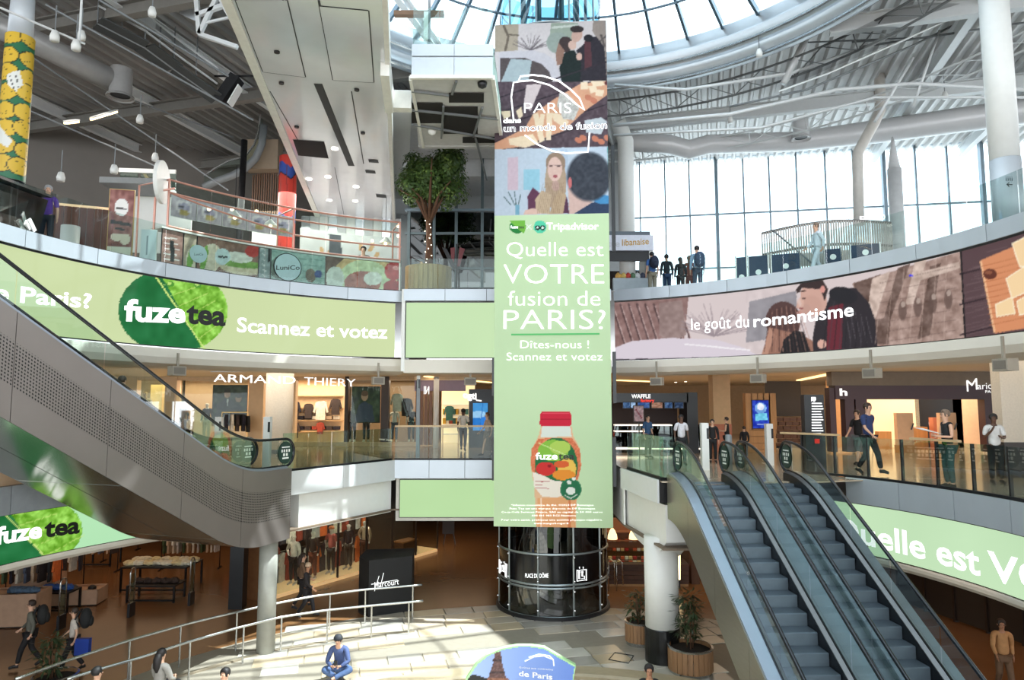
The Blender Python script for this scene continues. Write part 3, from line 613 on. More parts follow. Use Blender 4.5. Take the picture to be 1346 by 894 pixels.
img.ell(680, 298, 11, 8.5, (34, 130, 60)).poly([(669, 290), (690, 290), (691, 300), (688, 307)], (120, 190, 70)).ell(709.5, 298, 8.5, 8.5, (88, 208, 168)).ell(706, 299, 3.3, 3.3, (20, 30, 30)).ell(713, 299, 3.3, 3.3, (20, 30, 30)).ell(706, 299, 1.6, 1.6, (220, 240, 230)).ell(713, 299, 1.6, 1.6, (220, 240, 230))
img.line([(692, 295), (698, 301)], 1, (250, 250, 250)).line([(698, 295), (692, 301)], 1, (250, 250, 250))
BAN = attr_mat('banner_print', False, .6); bn = BAN.node_tree.nodes['Principled BSDF']; nt_ = BAN.node_tree; ml = nt_.nodes.new('ShaderNodeVectorMath'); ml.operation = 'MULTIPLY'; ml.inputs[1].default_value = (.77, .77, .77)   # ink on fabric is duller than on screen
nt_.links.new(nt_.nodes['Attribute'].outputs[0], ml.inputs[0]); nt_.links.new(ml.outputs[0], bn.inputs['Base Color']); bn.inputs['Emission Strength'].default_value = .0; bn.inputs['Specular IOR Level'].default_value = .2
picture('printed_panel', BP, 0, BW, bz0, fy(282), img, ban, BAN, .004, .022)
# upper three photographs
img = Img(650, 20, 812, 290, (120, 110, 108), 1.6)
img.poly([(650, 20), (812, 20), (812, 108), (650, 108)], (206, 196, 196)).poly([(650, 30), (681, 30), (680, 66), (650, 68)], (172, 158, 140)).line([(662, 34), (668, 48), (664, 66)], 3, (108, 96, 84)).line([(668, 45), (681, 46)], 2, (112, 100, 88))
for i in range(26): a = random.uniform(-1.2, 1.2); img.line([(697, 66), (697+26*math.sin(a), 66-random.uniform(10, 24)*math.cos(a))], .7, (96, 88, 92), .7)
img.poly([(724, 30), (760, 30), (760, 54), (722, 50)], (150, 160, 146)).line([(726, 36), (758, 33)], 3, (196, 200, 190)).ell(733, 56, 15, 14, (148, 158, 150))
img.poly([(780, 26), (806, 24), (806, 108), (795, 108), (790, 60), (778, 40)], (150, 136, 128)).line([(782, 60), (806, 38)], 2, (90, 82, 80)).line([(790, 46), (794, 60)], 3, (90, 80, 78)).line([(796, 76), (806, 70)], 2, (90, 82, 80)).line([(798, 90), (806, 86)], 2, (100, 92, 88)).line([(798, 98), (806, 96)], 2, (100, 92, 88))
img.poly([(656, 68), (700, 66), (716, 70), (728, 78), (734, 92), (740, 108), (656, 108)], (198, 192, 198)).poly([(657, 76), (690, 76), (712, 84), (722, 94), (726, 108), (657, 108)], (84, 74, 74)).poly([(671, 77), (699, 79), (694, 108), (658, 108)], (168, 180, 184))
img.poly([(738, 74), (745, 66), (755, 66), (762, 78), (768, 92), (766, 108), (738, 108), (735, 90)], (22, 34, 32)).poly([(765, 60), (775, 48), (784, 48), (794, 62), (797, 100), (797, 106), (762, 106), (764, 84), (757, 66)], (44, 38, 46)).poly([(768, 54), (776, 52), (778, 88), (768, 92)], (84, 48, 54))
img.ell(743, 58, 9, 10.5, (62, 48, 48)).poly([(734, 56), (742, 66), (738, 84), (732, 86), (730, 70)], (146, 112, 98)).ell(752, 59, 5.5, 6, (206, 172, 158)).ell(758, 46, 7, 9.5, (196, 160, 146), rot=.4).ell(758, 38, 9, 4.5, (50, 40, 40)).ell(773, 50, 6, 5, (30, 28, 34)).ell(761, 74, 4, 5, (206, 170, 156))
wood = img.mask([(650, 107), (812, 107), (812, 193), (650, 197)]); img.put(wood, (84, 68, 76))
for y in (122, 142, 160, 178, 196): img.line([(650, y+8), (812, y-46)], 1.6, (48, 38, 46))
img.noise(26, 3, wood); img.poly([(650, 197), (650, 188), (690, 168), (700, 150), (728, 130), (762, 110), (800, 106), (806, 112), (804, 120), (768, 146), (740, 172), (712, 182), (690, 192)], (216, 160, 128))
for p in (((763, 108), (772, 107), (773, 117), (763, 117)), ((773, 113), (783, 112), (785, 120), (776, 123)), ((784, 117), (794, 118), (792, 127), (782, 125)), ((776, 106), (792, 106), (795, 112), (780, 114)), ((700, 150), (707, 148), (716, 184), (709, 188)), ((710, 150), (716, 150), (713, 168), (708, 162)), ((718, 148), (726, 148), (724, 184), (717, 184)), ((726, 148), (736, 150), (748, 160), (742, 168), (727, 158)), ((658, 146), (670, 145), (671, 153), (662, 156)), ((678, 146), (685, 140), (687, 152), (682, 156)), ((668, 182), (700, 176), (708, 188), (690, 194), (670, 190))): img.poly(p, (238, 214, 184))
img.poly([(735, 122), (745, 122), (762, 140), (754, 158), (740, 156), (732, 138)], (198, 194, 188)).noise(60, 1.6, img.mask([(735, 122), (745, 122), (762, 140), (754, 158), (740, 156), (732, 138)]), 5).poly([(692, 111), (712, 110), (697, 146), (688, 138)], (214, 196, 196)).poly([(768, 158), (790, 154), (798, 160), (790, 176), (770, 174)], (196, 202, 206)).ell(798, 109, 4, 2.6, (90, 34, 40))
for x, y in ((760, 184), (766, 181), (782, 182), (790, 186), (798, 181), (773, 128), (780, 132)): img.ell(x, y, 5, 3.6, (196, 122, 96), rot=.5)
img.poly([(650, 196), (806, 192), (806, 284), (650, 285)], (190, 202, 216)).poly([(667, 207), (681, 206), (681, 250), (667, 250)], (206, 184, 196)).poly([(688, 222), (709, 222), (709, 250), (688, 250)], (150, 196, 214)).poly([(798, 193), (806, 192), (806, 256), (799, 250)], (92, 150, 146)).poly([(735, 196), (745, 195), (748, 240), (740, 240)], (176, 190, 208))
img.ell(730, 240, 14, 36, (176, 152, 128)).ell(730, 214, 13, 14, (150, 126, 108)).ell(729, 222, 9.5, 16, (218, 184, 172)).ell(724, 218, 2.2, 1.3, (90, 66, 66)).ell(734, 218, 2.2, 1.3, (90, 66, 66)).ell(729.5, 231.5, 3.2, 1.8, (160, 84, 92)).ell(730, 244, 5, 7, (190, 156, 146)).line([(719, 217), (738, 217)], .7, (120, 100, 100))
img.poly([(693, 258), (700, 246), (712, 256), (714, 281), (694, 281)], (96, 54, 78)).poly([(744, 258), (746, 264), (748, 280), (735, 281), (737, 266)], (84, 48, 72)).poly([(712, 250), (724, 256), (722, 281), (704, 281), (703, 262)], (196, 172, 144)).poly([(735, 250), (744, 256), (740, 281), (722, 281), (728, 262)], (186, 160, 130)).poly([(690, 276), (702, 273), (712, 281), (688, 282)], (220, 184, 170))
for i in range(12): img.line([(714+i*2.4, 240), (706+i*2.6, 280)], .7, (136, 112, 92), .6)
for p in ((662, 258, 671, 269), (668, 252, 676, 269), (676, 252, 678, 269), (684, 256, 681, 269)): img.line([(p[0], p[1]), (p[2], p[3])], 1, (60, 84, 82))
img.poly([(677, 269), (683, 269), (682, 282), (677, 282)], (120, 168, 190)).poly([(746, 246), (758, 250), (776, 264), (790, 272), (806, 281), (748, 281)], (208, 176, 166)).poly([(754, 281), (778, 266), (806, 262), (806, 281)], (44, 60, 88)).ell(793, 262, 13, 6, (70, 140, 190))
img.ell(774, 232, 27, 30, (56, 60, 70), soft=.15).noise(26, 3.4, np.hypot((img.X-774)/27, (img.Y-232)/30) < 1, 9).ell(749, 240, 2.6, 7, (200, 110, 110)).noise(10, 2); img.blur(1)
picture('photo_panel', BP, 0, BW, fy(282), bz1, img, ban, BAN, .004, .022)
for t, xl, yb, xr, cap, b in (("Quelle est", 666, 337, 793, 19, .0), ('VOTRE', 662, 373, 794, 26, 0), ('fusion de', 668, 402, 789, 20, 0), ('PARIS?', 662, 433, 796, 26, 0), ('Dîtes-nous !', 684, 458, 774, 10.5, 0), ('Scannez et votez', 666, 474, 792, 10.5, 0), ('PARIS', 689, 149, 751, 14, 0)):
    letters(BP, t, xl, yb, xr, cap, TXTW, ban, bold=b-.012)
letters(BP, 'Tripadvisor', 718, 302, 787, 9, TXTW, ban, bold=.01); letters(BP, 'fuze', 671, 300.5, 681, 4, TXTW, ban, bold=.01); letters(BP, 'tea', 681.5, 300.5, 689, 4, TXTK, ban, bold=.01)
letters(BP, 'fuze', 704, 604, 733, 9, TXTW, ban, bold=.015); letters(BP, 'tea', 734, 604, 755, 9, TXTK, ban, bold=.015)
OUT = mat('grey_letter_fill', (130, 118, 122), .6, var=0)
for t, xl, yb, xr, cap, y2 in (('dans', 661.5, 162, 685, 6.5, 161.5), ('un monde de fusion', 662, 173.5, 798, 9, 169)):
    letters(BP, t, xl, yb, xr, cap, TXTW, ban, yb2=y2, bold=.035, n=.018); letters(BP, t, xl+1, yb-.3, xr-1, cap*.95, OUT if 'un' in t else TXTW, ban, yb2=y2-.3, n=.026)
for i, (t, xl, xr) in enumerate((("*infusion concentrée de thé. ©2023 DP Beverages.", 672, 781), ("Fuze Tea est une marque déposée de DP Beverages.", 670, 783), ("Coca-Cola Services France, SAS au capital de 50 000 euros", 659, 792), ("404 401 083 RCS Nanterre", 699, 757), ("Pour votre santé, pratiquez une activité physique régulière.", 659, 792), ("www.mangerbouger.fr", 702, 748))):
    letters(BP, t, xl, 665+i*4.6+(1 if i > 3 else 0), xr, 2.4, TXTW, ban, name='small_print', res=1)
s0, t0 = BP.inv(672, 442); s1, t1 = BP.inv(788, 440); MB().slab(BP, s0, s1, t1, t1+.05, .004, .02).obj('green_rule', TXTG, ban)
for pts, nm in (([(675, 157), (672, 128), (675, 109), (686, 107), (700, 106), (722, 112), (742, 124), (757, 137), (768, 145), (762, 130), (750, 118), (735, 107), (715, 100.5), (700, 99), (684, 101), (682, 106)], 0), ([(690, 178), (706, 190), (726, 199), (746, 202), (773, 200), (775, 175)], 0)):
    MB().tube([BP.P(*BP.inv(*p), .02) for p in pts], .026, 5).obj('dome_emblem', TXTW, ban)
for x, ya, yb in ((648.5, 470, 520), (648.5, 575, 632), (808.5, 462, 530), (808.5, 575, 640), (807.5, 190, 330)):
    s0, ta = BP.inv(x, yb); _, tb = BP.inv(x, ya); MB().slab(BP, s0-.05, s0+.05, ta, tb, -.3, -.05).obj('side_bracket', BLACK, ban)
# ================================================================== LED SCREENS
def led_root(name, label, sf, a0, a1, t0, t1, seg=40):
    p = sf.P((a0+a1)/2, t0); r = thing(name, label, 'screen', (p.x, p.y, t0)); MB().slab(sf, a0, a1, t0, t1, -.12, .01, seg).obj('screen_case', BLACK, r); return r
def leaf(img, cx, cy, w, h, tilt=0):      # round green leaf, dark half left, bright veined half right
    e = lambda a: (cx+w*math.cos(a), cy+h*math.sin(a)+tilt*math.cos(a)); out = [e(2*PI*i/60+.0) for i in range(60)]
    M0 = img.mask(out); img.put(M0, (26, 112, 58)).noise(24, 9, M0, 4)
    cut = img.mask([(cx-w*.42, cy-h*1.3), (cx+w*1.3, cy-h*1.3), (cx+w*1.3, cy+h*1.4), (cx+w*.62, cy+h*1.1)]) & M0
    img.put(cut, (128, 190, 62)).noise(80, 6, cut, 3).noise(50, 2.4, cut, 8)
    for k in range(7): img.line([(cx-w*.3+k*w*.13, cy-h*.85+k*h*.25), (cx+w*.25+k*w*.13, cy-h*.95+k*h*.18)], 1.2, (206, 232, 130), .6)
    img.line([(cx-w*.42, cy-h), (cx+w*.62, cy+h*.98)], 2, (206, 232, 130))
    for dx, dy in ((-.05, -.62), (.45, -.6), (.62, .1)): img.ell(cx+w*dx, cy+h*dy, 5, 3.6, (80, 150, 50)).ell(cx+w*dx-1, cy+h*dy-1, 3, 2, (190, 226, 120))
    return img
# left, second floor
a0 = s_l2+1.0; a1 = RING2.inv(519, 430)[0]
l1 = led_root('led_screen', 'long curved green screen reading Scannez et votez above the left shops', RING2, a0, a1, 8.08, 10.0)
img = Img(-140, 270, 530, 490, (206, 221, 168), 1.3); img.noise(7, 70); leaf(img, 227, 408, 72, 56, 0); img.a[(img.Y < 0)] = 0
picture('screen_picture', RING2, a0, a1, 8.1, 9.98, img, l1, LED, .014, .028)
letters(RING2, 'e Paris?', -10, 394, 119, 22, TXTW, l1, yb2=405, bold=.02); letters(RING2, 'fuze', 162, 421, 243, 28, TXTW, l1, yb2=424, bold=.035); letters(RING2, 'tea', 244, 424, 296, 27, TXTK, l1, yb2=428, bold=.035)
letters(RING2, 'Scannez et votez', 311, 436, 509, 19, TXTW, l1, yb2=445, bold=.016)
# lobby screen (its square code is left out)
s0, _ = LOB.inv(533, 430); l2 = led_root('led_screen', 'plain pale green screen left of the banner under the planted balcony', LOB, s0, -.5, 8.05, 9.98, 1)
picture('screen_picture', LOB, s0+.02, -.52, 8.07, 9.96, Img(520, 380, 660, 480, (200, 229, 180), 1).noise(6, 40), l2, LED, .014, .05)
s0, _ = LOB.inv(525, 650); l3 = led_root('led_screen', 'plain pale green screen left of the banner below the first floor edge', LOB, s0, -.5, 2.72, 3.98, 1)
picture('screen_picture', LOB, s0+.02, -.52, 2.74, 3.96, Img(520, 620, 660, 690, (186, 222, 164), 1).noise(8, 40), l3, LED, .014, .05)
# right, second floor: couple and cheese board
a0 = s_rL+.02; a1 = s_r2-.5; l4 = led_root('led_screen', 'curved screen with a kissing couple reading le goût du romantisme', RING2, a0, a1, 7.99, 10.03)
img = Img(800, 270, 1480, 490, (214, 200, 200), 1.4); img.poly([(800, 380), (905, 390), (898, 450), (800, 470)], (142, 112, 108))
for i in range(9): img.line([(804+i*11, 400), (824+i*11, 462)], 3, (96, 74, 74)); img.line([(806+i*11, 402), (826+i*11, 464)], 1, (196, 170, 166))
img.poly([(866, 398), (896, 394), (902, 440), (880, 450), (866, 440)], (150, 128, 124)).noise(30, 4, img.X < 905)
for i in range(60): a = random.uniform(-1.3, 1.3); img.line([(938, 442), (938+48*math.sin(a), 442-random.uniform(20, 48)*math.cos(a))], .8, (150, 136, 142), .6)
img.poly([(985, 396), (1012, 390), (1046, 382), (1050, 440), (980, 450)], (150, 146, 152)).noise(20, 6, (img.X > 980) & (img.X < 1050))
bm = img.mask([(1120, 372), (1262, 330), (1270, 460), (1150, 462)]); img.put(bm, (160, 134, 124))
for p in (((1122, 372), (1158, 360), (1142, 410), (1128, 402)), ((1180, 352), (1196, 346), (1170, 420), (1158, 430)), ((1222, 350), (1236, 346), (1222, 440), (1206, 446)), ((1150, 420), (1170, 416), (1168, 452), (1150, 452))): img.poly(p, (110, 88, 80))
for p in (((1146, 366), (1170, 356), (1150, 420), (1138, 420)), ((1202, 344), (1218, 340), (1200, 400), (1190, 400)), ((1200, 360), (1260, 344), (1262, 352), (1204, 370))): img.poly(p, (202, 180, 168))
img.noise(46, 7, bm, 6).noise(30, 3, bm, 2)
img.poly([(800, 460), (830, 448), (880, 444), (940, 446), (975, 456), (1002, 470), (800, 478)], (216, 206, 216)).line([(806, 473), (960, 470)], 2, (60, 54, 60)).line([(900, 452), (985, 460)], 2, (240, 236, 240))
img.ell(1029, 422, 23, 26, (86, 60, 58)).poly([(1010, 430), (1002, 470), (1076, 466), (1082, 456), (1054, 440)], (150, 108, 92)).poly([(1030, 446), (1044, 434), (1056, 436), (1066, 464), (1024, 470)], (34, 30, 34)).poly([(1012, 430), (1018, 440), (1008, 468), (1000, 468)], (186, 140, 120))
img.poly([(1068, 444), (1072, 420), (1084, 404), (1096, 380), (1124, 378), (1142, 398), (1150, 420), (1153, 456), (1068, 462)], (46, 40, 46)).poly([(1088, 404), (1108, 398), (1106, 460), (1086, 460)], (104, 38, 50)).ell(1108, 388, 19, 11, (36, 34, 40), rot=.2)
img.ell(1069, 393, 17, 22, (206, 164, 150), rot=-.3).poly([(1046, 380), (1056, 368), (1080, 366), (1088, 380), (1084, 396), (1078, 380), (1054, 378), (1047, 386)], (58, 44, 44)).poly([(1048, 396), (1046, 404), (1054, 408)], (206, 164, 150)).ell(1056, 392, 3, 1.2, (80, 56, 54)).ell(1081, 380, 3.4, 5, (214, 150, 140)).ell(1058, 406, 7, 7, (196, 158, 146)).ell(1051, 411, 4, 3, (200, 150, 140)).ell(1080, 452, 6, 6, (216, 172, 156))
for i in range(5): img.line([(1110+i*7, 404+i*3), (1118+i*7, 450)], 1, (84, 78, 84))
wd = img.mask([(1263, 328), (1480, 240), (1480, 470), (1270, 460)]); img.put(wd, (88, 66, 70))
for y in (352, 392, 432): img.line([(1262, y+8), (1480, y-46)], 2, (50, 34, 40))
for i in range(40): x = random.uniform(1264, 1300); y = random.uniform(320, 450); img.line([(x, y), (x+28, y-7)], .8, (126, 104, 106), .5)
img.poly([(1288, 342), (1480, 262), (1480, 410), (1306, 438)], (214, 142, 100)).line([(1289, 344), (1307, 436)], 3, (236, 184, 140))
for i in range(12): img.line([(1290+i, 350+i*7), (1480, 300+i*8)], 1, (176, 104, 66), .7)
for p in (((1308, 400), (1330, 390), (1334, 412), (1310, 416)), ((1322, 366), (1346, 350), (1356, 380), (1330, 392)), ((1330, 320), (1370, 300), (1380, 350), (1340, 350)), ((1336, 396), (1380, 370), (1390, 400), (1340, 414)), ((1390, 300), (1440, 290), (1444, 340), (1396, 350))): img.poly(p, (244, 212, 164)).line(list(p)+[p[0]], 1.5, (250, 234, 204))
for i in range(14): img.line([(1012+i*3, 402+abs(i-7)), (1004+i*5, 462)], .9, (176, 134, 116) if i % 2 else (70, 48, 46), .7)
for i in range(9): img.line([(1090+i*6, 392+i*4), (1082+i*7, 458)], 1.4, (70, 64, 72) if i % 2 else (28, 24, 30), .6)
img.ell(1066, 402, 12, 12, (190, 148, 134), .4, .3).ell(1052, 398, 4, 6, (222, 184, 168), .6, .3).line([(1049, 383), (1058, 382)], 1.6, (60, 44, 40)).ell(1053, 405, 3, 1.4, (150, 92, 90))
for i in range(7): img.line([(1160+i*14, 360-i*4), (1150+i*15, 452)], 1, (196, 172, 160), .5).line([(1156, 372+i*13), (1256, 350+i*14)], 1, (100, 80, 74), .45)
for i in range(4): img.ell(1186+i*20, 408-i*5, 5, 12, (92, 72, 66), .7, .2).ell(1187+i*20, 400-i*5, 3, 4, (214, 196, 184), .6)
img.ell(1301, 360, 9, 7, (96, 48, 36)).ell(1299, 358, 5, 2.5, (140, 84, 60)).line([(1262.5, 328), (1269, 458)], 2, (20, 16, 20)).ell(1197, 362, 3, 1.5, (60, 60, 230)); img.blur(1)
picture('screen_picture', RING2, a0, a1, 8.0, 10.01, img, l4, LED, .014, .024)
letters(RING2, 'le goût du', 909, 434, 985, 15.5, TXTW, l4, yb2=430, bold=.0); letters(RING2, 'romantisme', 991, 430, 1123, 15.5, TXTW, l4, yb2=415, bold=.018)
# left, first floor
a0 = a_l1a+1; a1 = R1L.inv(236, 690)[0]; l5 = led_root('led_screen', 'curved green screen with tea leaf below the left escalator', R1L, a0, a1, 2.87, 3.97)
img = Img(-130, 600, 380, 770, (182, 232, 184), 1.3).noise(8, 60); leaf(img, 16, 696, 92, 52, 0)
picture('screen_picture', R1L, a0, a1, 2.88, 3.96, img, l5, LED, .014, .03)
letters(R1L, 'fuze', -8, 716, 54, 22, TXTW, l5, yb2=706, bold=.035); letters(R1L, 'tea', 57, 706, 104, 22, TXTK, l5, yb2=700, bold=.035)
a2 = a1+.05; a3 = R1L.inv(330, 690)[0]; l6 = led_root('led_screen', 'short grey and white screen end beside the green leaf screen', R1L, a2, a3, 2.87, 3.97)
img = Img(220, 660, 400, 720, (206, 204, 206), 1).poly([(236, 680), (256, 682), (272, 700), (240, 700)], (150, 150, 150)).noise(30, 6); picture('screen_picture', R1L, a2, a3, 2.88, 3.96, img, l6, LED, .014, .04)
# right, first floor
a0 = R1R.inv(1100, 700)[0]-.3; a1 = a_r1b; l7 = led_root('led_screen', 'curved pale green screen reading Quelle est VOTRE at lower right', R1R, a0, a1, 2.77, 3.98)
img = Img(1060, 640, 1560, 900, (196, 228, 186), 1).noise(8, 70); picture('screen_picture', R1R, a0, a1, 2.78, 3.97, img, l7, LED, .014, .04)
letters(R1R, 'Quelle est', 1096, 707, 1290, 28, TXTW, l7, yb2=757, bold=.02); letters(R1R, 'VOTRE', 1301, 760, 1500, 36, TXTW, l7, yb2=838, bold=.02)
# ================================================================== ESCALATORS
STEPM = mat('escalator_step_metal', (92, 104, 114), .42, .55, .08, 5); SKIRT = mat('black_skirt', (22, 24, 28), .3, .3); DECKM = mat('escalator_deck_metal', (150, 160, 174), .34, .6, .04, 2); IDECK = mat('escalator_inner_deck', (112, 112, 112), .35, .7)
BRUSH = mat('brushed_champagne_steel', (150, 146, 132), .3, .75, .05, 3, stretch=(1, 1, 8)); HAND = mat('black_handrail', (16, 20, 28), .25, var=.05)
PERF = hole_mat('pierced_panel_metal', (132, 124, 120)); PLAIN = mat('taupe_panel_metal', (134, 126, 122), .36, .55, .03, 2); UNDER = mat('mirror_soffit_metal', (158, 160, 152), .14, .9, .03, 2)
def esc(label, cx, cy, z0, az, rise, width, side_r, side_l, depth, flat0, flat1, deck_out=(.16, .16), under=True, group=None, first=0, last=None, hh=.95, dk=.25, dot=False, skm=None):
    """lower comb at (cx, cy, z0), climbing in plan direction az (degrees from +y, clockwise)"""
    a = R(az); u = Vector((math.sin(a), math.cos(a), 0)); n = Vector((u.y, -u.x, 0)); run = rise/math.tan(R(30)); C0 = Vector((cx, cy, z0))
    def prof(s):
        k = .9; t = lambda q: 0 if q <= -k else (q if q >= k else (q+k)**2/(4*k))
        return (t(s)-t(s-run))*math.tan(R(30))
    def L(s, w, z): return C0+u*s+n*w+Vector((0, 0, prof(s)+z))
    hw = width/2; root = thing('escalator', label, 'escalator', C0, group)
    N = int(run/(.37))+5; last = N if last is None else last
    for i in range(first, last):
        s = -.6+i*.37; z = prof(s+.185)+z0
        z = math.floor(z/.0005)*.0005
        P = C0+u*s; b = MB(); q = []
        for (ds, dz) in ((.0, -.22), (.0, -.012), (.02, 0), (.40, 0), (.40, -.22)):
            for w in (-hw+.005, hw-.005): p = P+u*ds+n*w; q.append((p.x, p.y, z+dz))
        b.add(q, [(0, 1, 3, 2), (2, 3, 5, 4), (4, 5, 7, 6), (6, 7, 9, 8), (0, 2, 4, 6, 8), (9, 7, 5, 3, 1)]); so = b.obj('step', STEPM, root)
    S_ = [x for x in np.linspace(-flat0, run+flat1, 44)]
    def sweep(name, poly, m, s_list=S_, smooth=False, uv=False):
        b = MB(); k = len(poly); ln = 0
        if uv: b.uv = []
        for i, s in enumerate(s_list):
            if i: ln += (L(s, 0, 0)-L(s_list[i-1], 0, 0)).length
            for w, z in poly:
                b.v.append(tuple(L(s, w, z)))
                if uv: b.uv.append((ln, z))
        for i in range(len(s_list)-1):
            for j in range(k): b.f.append((i*k+j, i*k+(j+1) % k, i*k+k+(j+1) % k, i*k+k+j))
        b.f += [tuple(range(k))[::-1], tuple((len(s_list)-1)*k+j for j in range(k))]
        return b.obj(name, m, root, smooth)
    for sg, dout in ((-1, deck_out[0]), (1, deck_out[1])):
        g = hw+.115
        sweep('skirt', [(sg*(hw+.0), -.2), (sg*(hw+.02), -.2), (sg*(hw+.03), dk-.06), (sg*(hw+.01), dk-.06)], SKIRT)
        sweep('inner_deck', [(sg*(hw+.01), dk-.07), (sg*(g-.015), dk-.02), (sg*(g-.015), dk-.04), (sg*(hw+.01), dk-.09)], skm or IDECK)
        sweep('seam', [(sg*(g-.012), dk-.03), (sg*(g+.012), dk-.03), (sg*(g+.012), dk+.01), (sg*(g-.012), dk+.01)], SKIRT)
        if dout > .02: sweep('outer_deck', [(sg*(g+.012), dk-.02), (sg*(g+dout), dk-.03), (sg*(g+dout), dk-.08), (sg*(g+.012), dk-.08)], DECKM)
        npan = 7; cuts = np.linspace(-flat0+.25, run+flat1-.25, npan+1)
        for i in range(npan):
            ss = np.linspace(cuts[i]+.012, cuts[i+1]-.012, 8); b = MB()
            for s in ss: b.v += [tuple(L(s, sg*g, dk)), tuple(L(s, sg*g, hh-.03))]
            b.f = [(2*j, 2*j+2, 2*j+3, 2*j+1) for j in range(7)]; b.obj('glass_panel', GREENGLASS, root)
        # handrail with its rounded newel ends, glass disc behind each newel
        pts = [L(s, sg*g, hh) for s in np.linspace(-flat0, run+flat1, 50)]; rad = (hh-dk)/2+.02
        e0 = [C0-u*(flat0+rad*math.sin(t))+n*(sg*g)+Vector((0, 0, hh-rad+rad*math.cos(t))) for t in np.linspace(PI, .15, 12)]
        e1 = [C0+u*(run+flat1+rad*math.sin(t))+n*(sg*g)+Vector((0, 0, rise+hh-rad+rad*math.cos(t))) for t in np.linspace(.15, PI, 12)]
        MB().tube(e0+pts+e1, .036, 8).obj('handrail', HAND, root, True)
        MB().tube([e+u*0 for e in e0], .02, 6).obj('newel_band', STEEL, root)
        for ctr, sx in ((C0-u*flat0+n*(sg*g)+Vector((0, 0, hh-rad)), -1), (C0+u*(run+flat1)+n*(sg*g)+Vector((0, 0, rise+hh-rad)), 1)):
            b = MB(); b.v = [tuple(ctr)]+[tuple(ctr+u*(rad*math.cos(t))+Vector((0, 0, rad*math.sin(t)))) for t in np.linspace(0, 2*PI, 25)[:-1]]; b.f = [(0, 1+i, 1+(i+1) % 24) for i in range(24)]
            b.obj('newel_glass', GREENGLASS, root)
            for off in (-.012, .012):
                b = MB(); b.v = [tuple(ctr+n*off)]+[tuple(ctr+n*off+u*(rad*.80*math.cos(t))+Vector((0, 0, rad*.80*math.sin(t)))) for t in np.linspace(0, 2*PI, 25)[:-1]]; b.f = [(0, 1+i, 1+(i+1) % 24) for i in range(24)]
                so = b.obj('safety_sticker', mat('dark_green_sticker', (34, 60, 52), .5), root)
                for (x0, x1, y0, y1) in ((-.55, .55, .45, .55), (-.6, -.4, .05, .3), (-.25, -.05, .05, .3), (.1, .3, .05, .3), (.42, .6, .05, .3), (-.3, -.05, -.3, -.05), (.1, .35, -.3, -.05), (-.45, .45, -.55, -.42)):
                    f = lambda x, y: tuple(ctr+n*(off*1.3)+u*(rad*.8*x)+Vector((0, 0, rad*.8*y)))
                    MB().add([f(x0, y0), f(x1, y0), f(x1, y1), f(x0, y1)], [(0, 1, 2, 3)]).obj('sticker_mark', TXTP, so)
        # truss side panels
        if (sg > 0 and side_r) or (sg < 0 and side_l):
            wo = g+dout; m0, m1 = dk-.08, dk-depth
            zs = [(m0, m1, PLAIN)] if not dot else [(m0, m0-.52, PLAIN), (m0-.52, m0-1.3, PERF), (m0-1.3, m1, PLAIN)]
            cuts = np.linspace(-flat0-.15, run+flat1+.1, 8 if dot else 7)
            for za, zb, mm in zs:
                for i in range(len(cuts)-1):
                    sweep('side_panel', [(sg*wo, zb), (sg*(wo+.02), zb), (sg*(wo+.02), za), (sg*wo, za)], mm if dot else BRUSH, np.linspace(cuts[i]+.006, cuts[i+1]-.006, 10), uv=True)
    if under:
        wl, wr = -(hw+.115+deck_out[0]), hw+.115+deck_out[1]; cuts = np.linspace(-flat0-.15, run+flat1+.1, 6)
        for i in range(5): sweep('soffit_panel', [(wl+.01, dk-depth+.0), (wr-.01, dk-depth+.0), (wr-.01, dk-depth+.05), (wl+.01, dk-depth+.05)], UNDER, np.linspace(cuts[i]+.01, cuts[i+1]-.01, 10))
    MB().add([tuple(L(run+.35, w, .004)) for w in (-hw, hw)]+[tuple(L(run+.43, w, .004)) for w in (hw, -hw)], [(0, 1, 2, 3)]).obj('yellow_line', mat('yellow_mark', (206, 196, 96), .6), root)
    for s0_, s1_ in ((-1.6, -.2), (run+.45, run+1.6)):
        MB().add([tuple(L(s0_, -hw, .006)), tuple(L(s0_, hw, .006)), tuple(L(s1_, hw, .006)), tuple(L(s1_, -hw, .006))], [(0, 1, 2, 3)]).obj('landing_plate', STEEL, root)
    return root, L
sy = lambda y: y
TH = 2.3
def esc_xy(x_right, y_nose, z_nose, w):     # plan position of the lower comb from a nosing seen in the photograph
    cx = x_right-w/2; d = (z_nose-0.0)/math.tan(R(30)); a = R(-TH); return cx+math.tan(R(TH))*d, y_nose-d
ax, ay = esc_xy(5.15, 15.76, 4.455, .93); bx, by = esc_xy(6.79, 16.09, 4.458, .93)
E1, L1_ = esc('grey stepped escalator next to the white column, the left of the right-hand pair', ax, ay, 0, -TH, Z1, .93, False, True, 1.15, .9, .95, deck_out=(.24, .24))
E2, L2_ = esc('grey stepped escalator on the far right, beside the green Quelle est screen', bx, by, 0, -TH, Z1, .93, True, False, 1.15, .9, .95, deck_out=(.24, .24))
th = R(19.4); nR = Vector((math.cos(th), -math.sin(th), 0)); ctr = Vector((-6.67, 17.0, 0))-nR*.64
E3, L3_ = esc('escalator with pierced metal flank crossing the upper left of the court', ctr.x, ctr.y, Z1, 180+19.4, 5.8, 1.0, False, True, 1.95, 1.75, 1.2, deck_out=(.1, .14), dot=True)
c4 = ctr-nR*1.52
E4, L4_ = esc('far escalator rising behind the pierced metal one at left', c4.x, c4.y, Z1, 180+19.4, 5.8, 1.0, True, False, 1.95, 1.75, 1.2, deck_out=(.14, .1), dot=True)
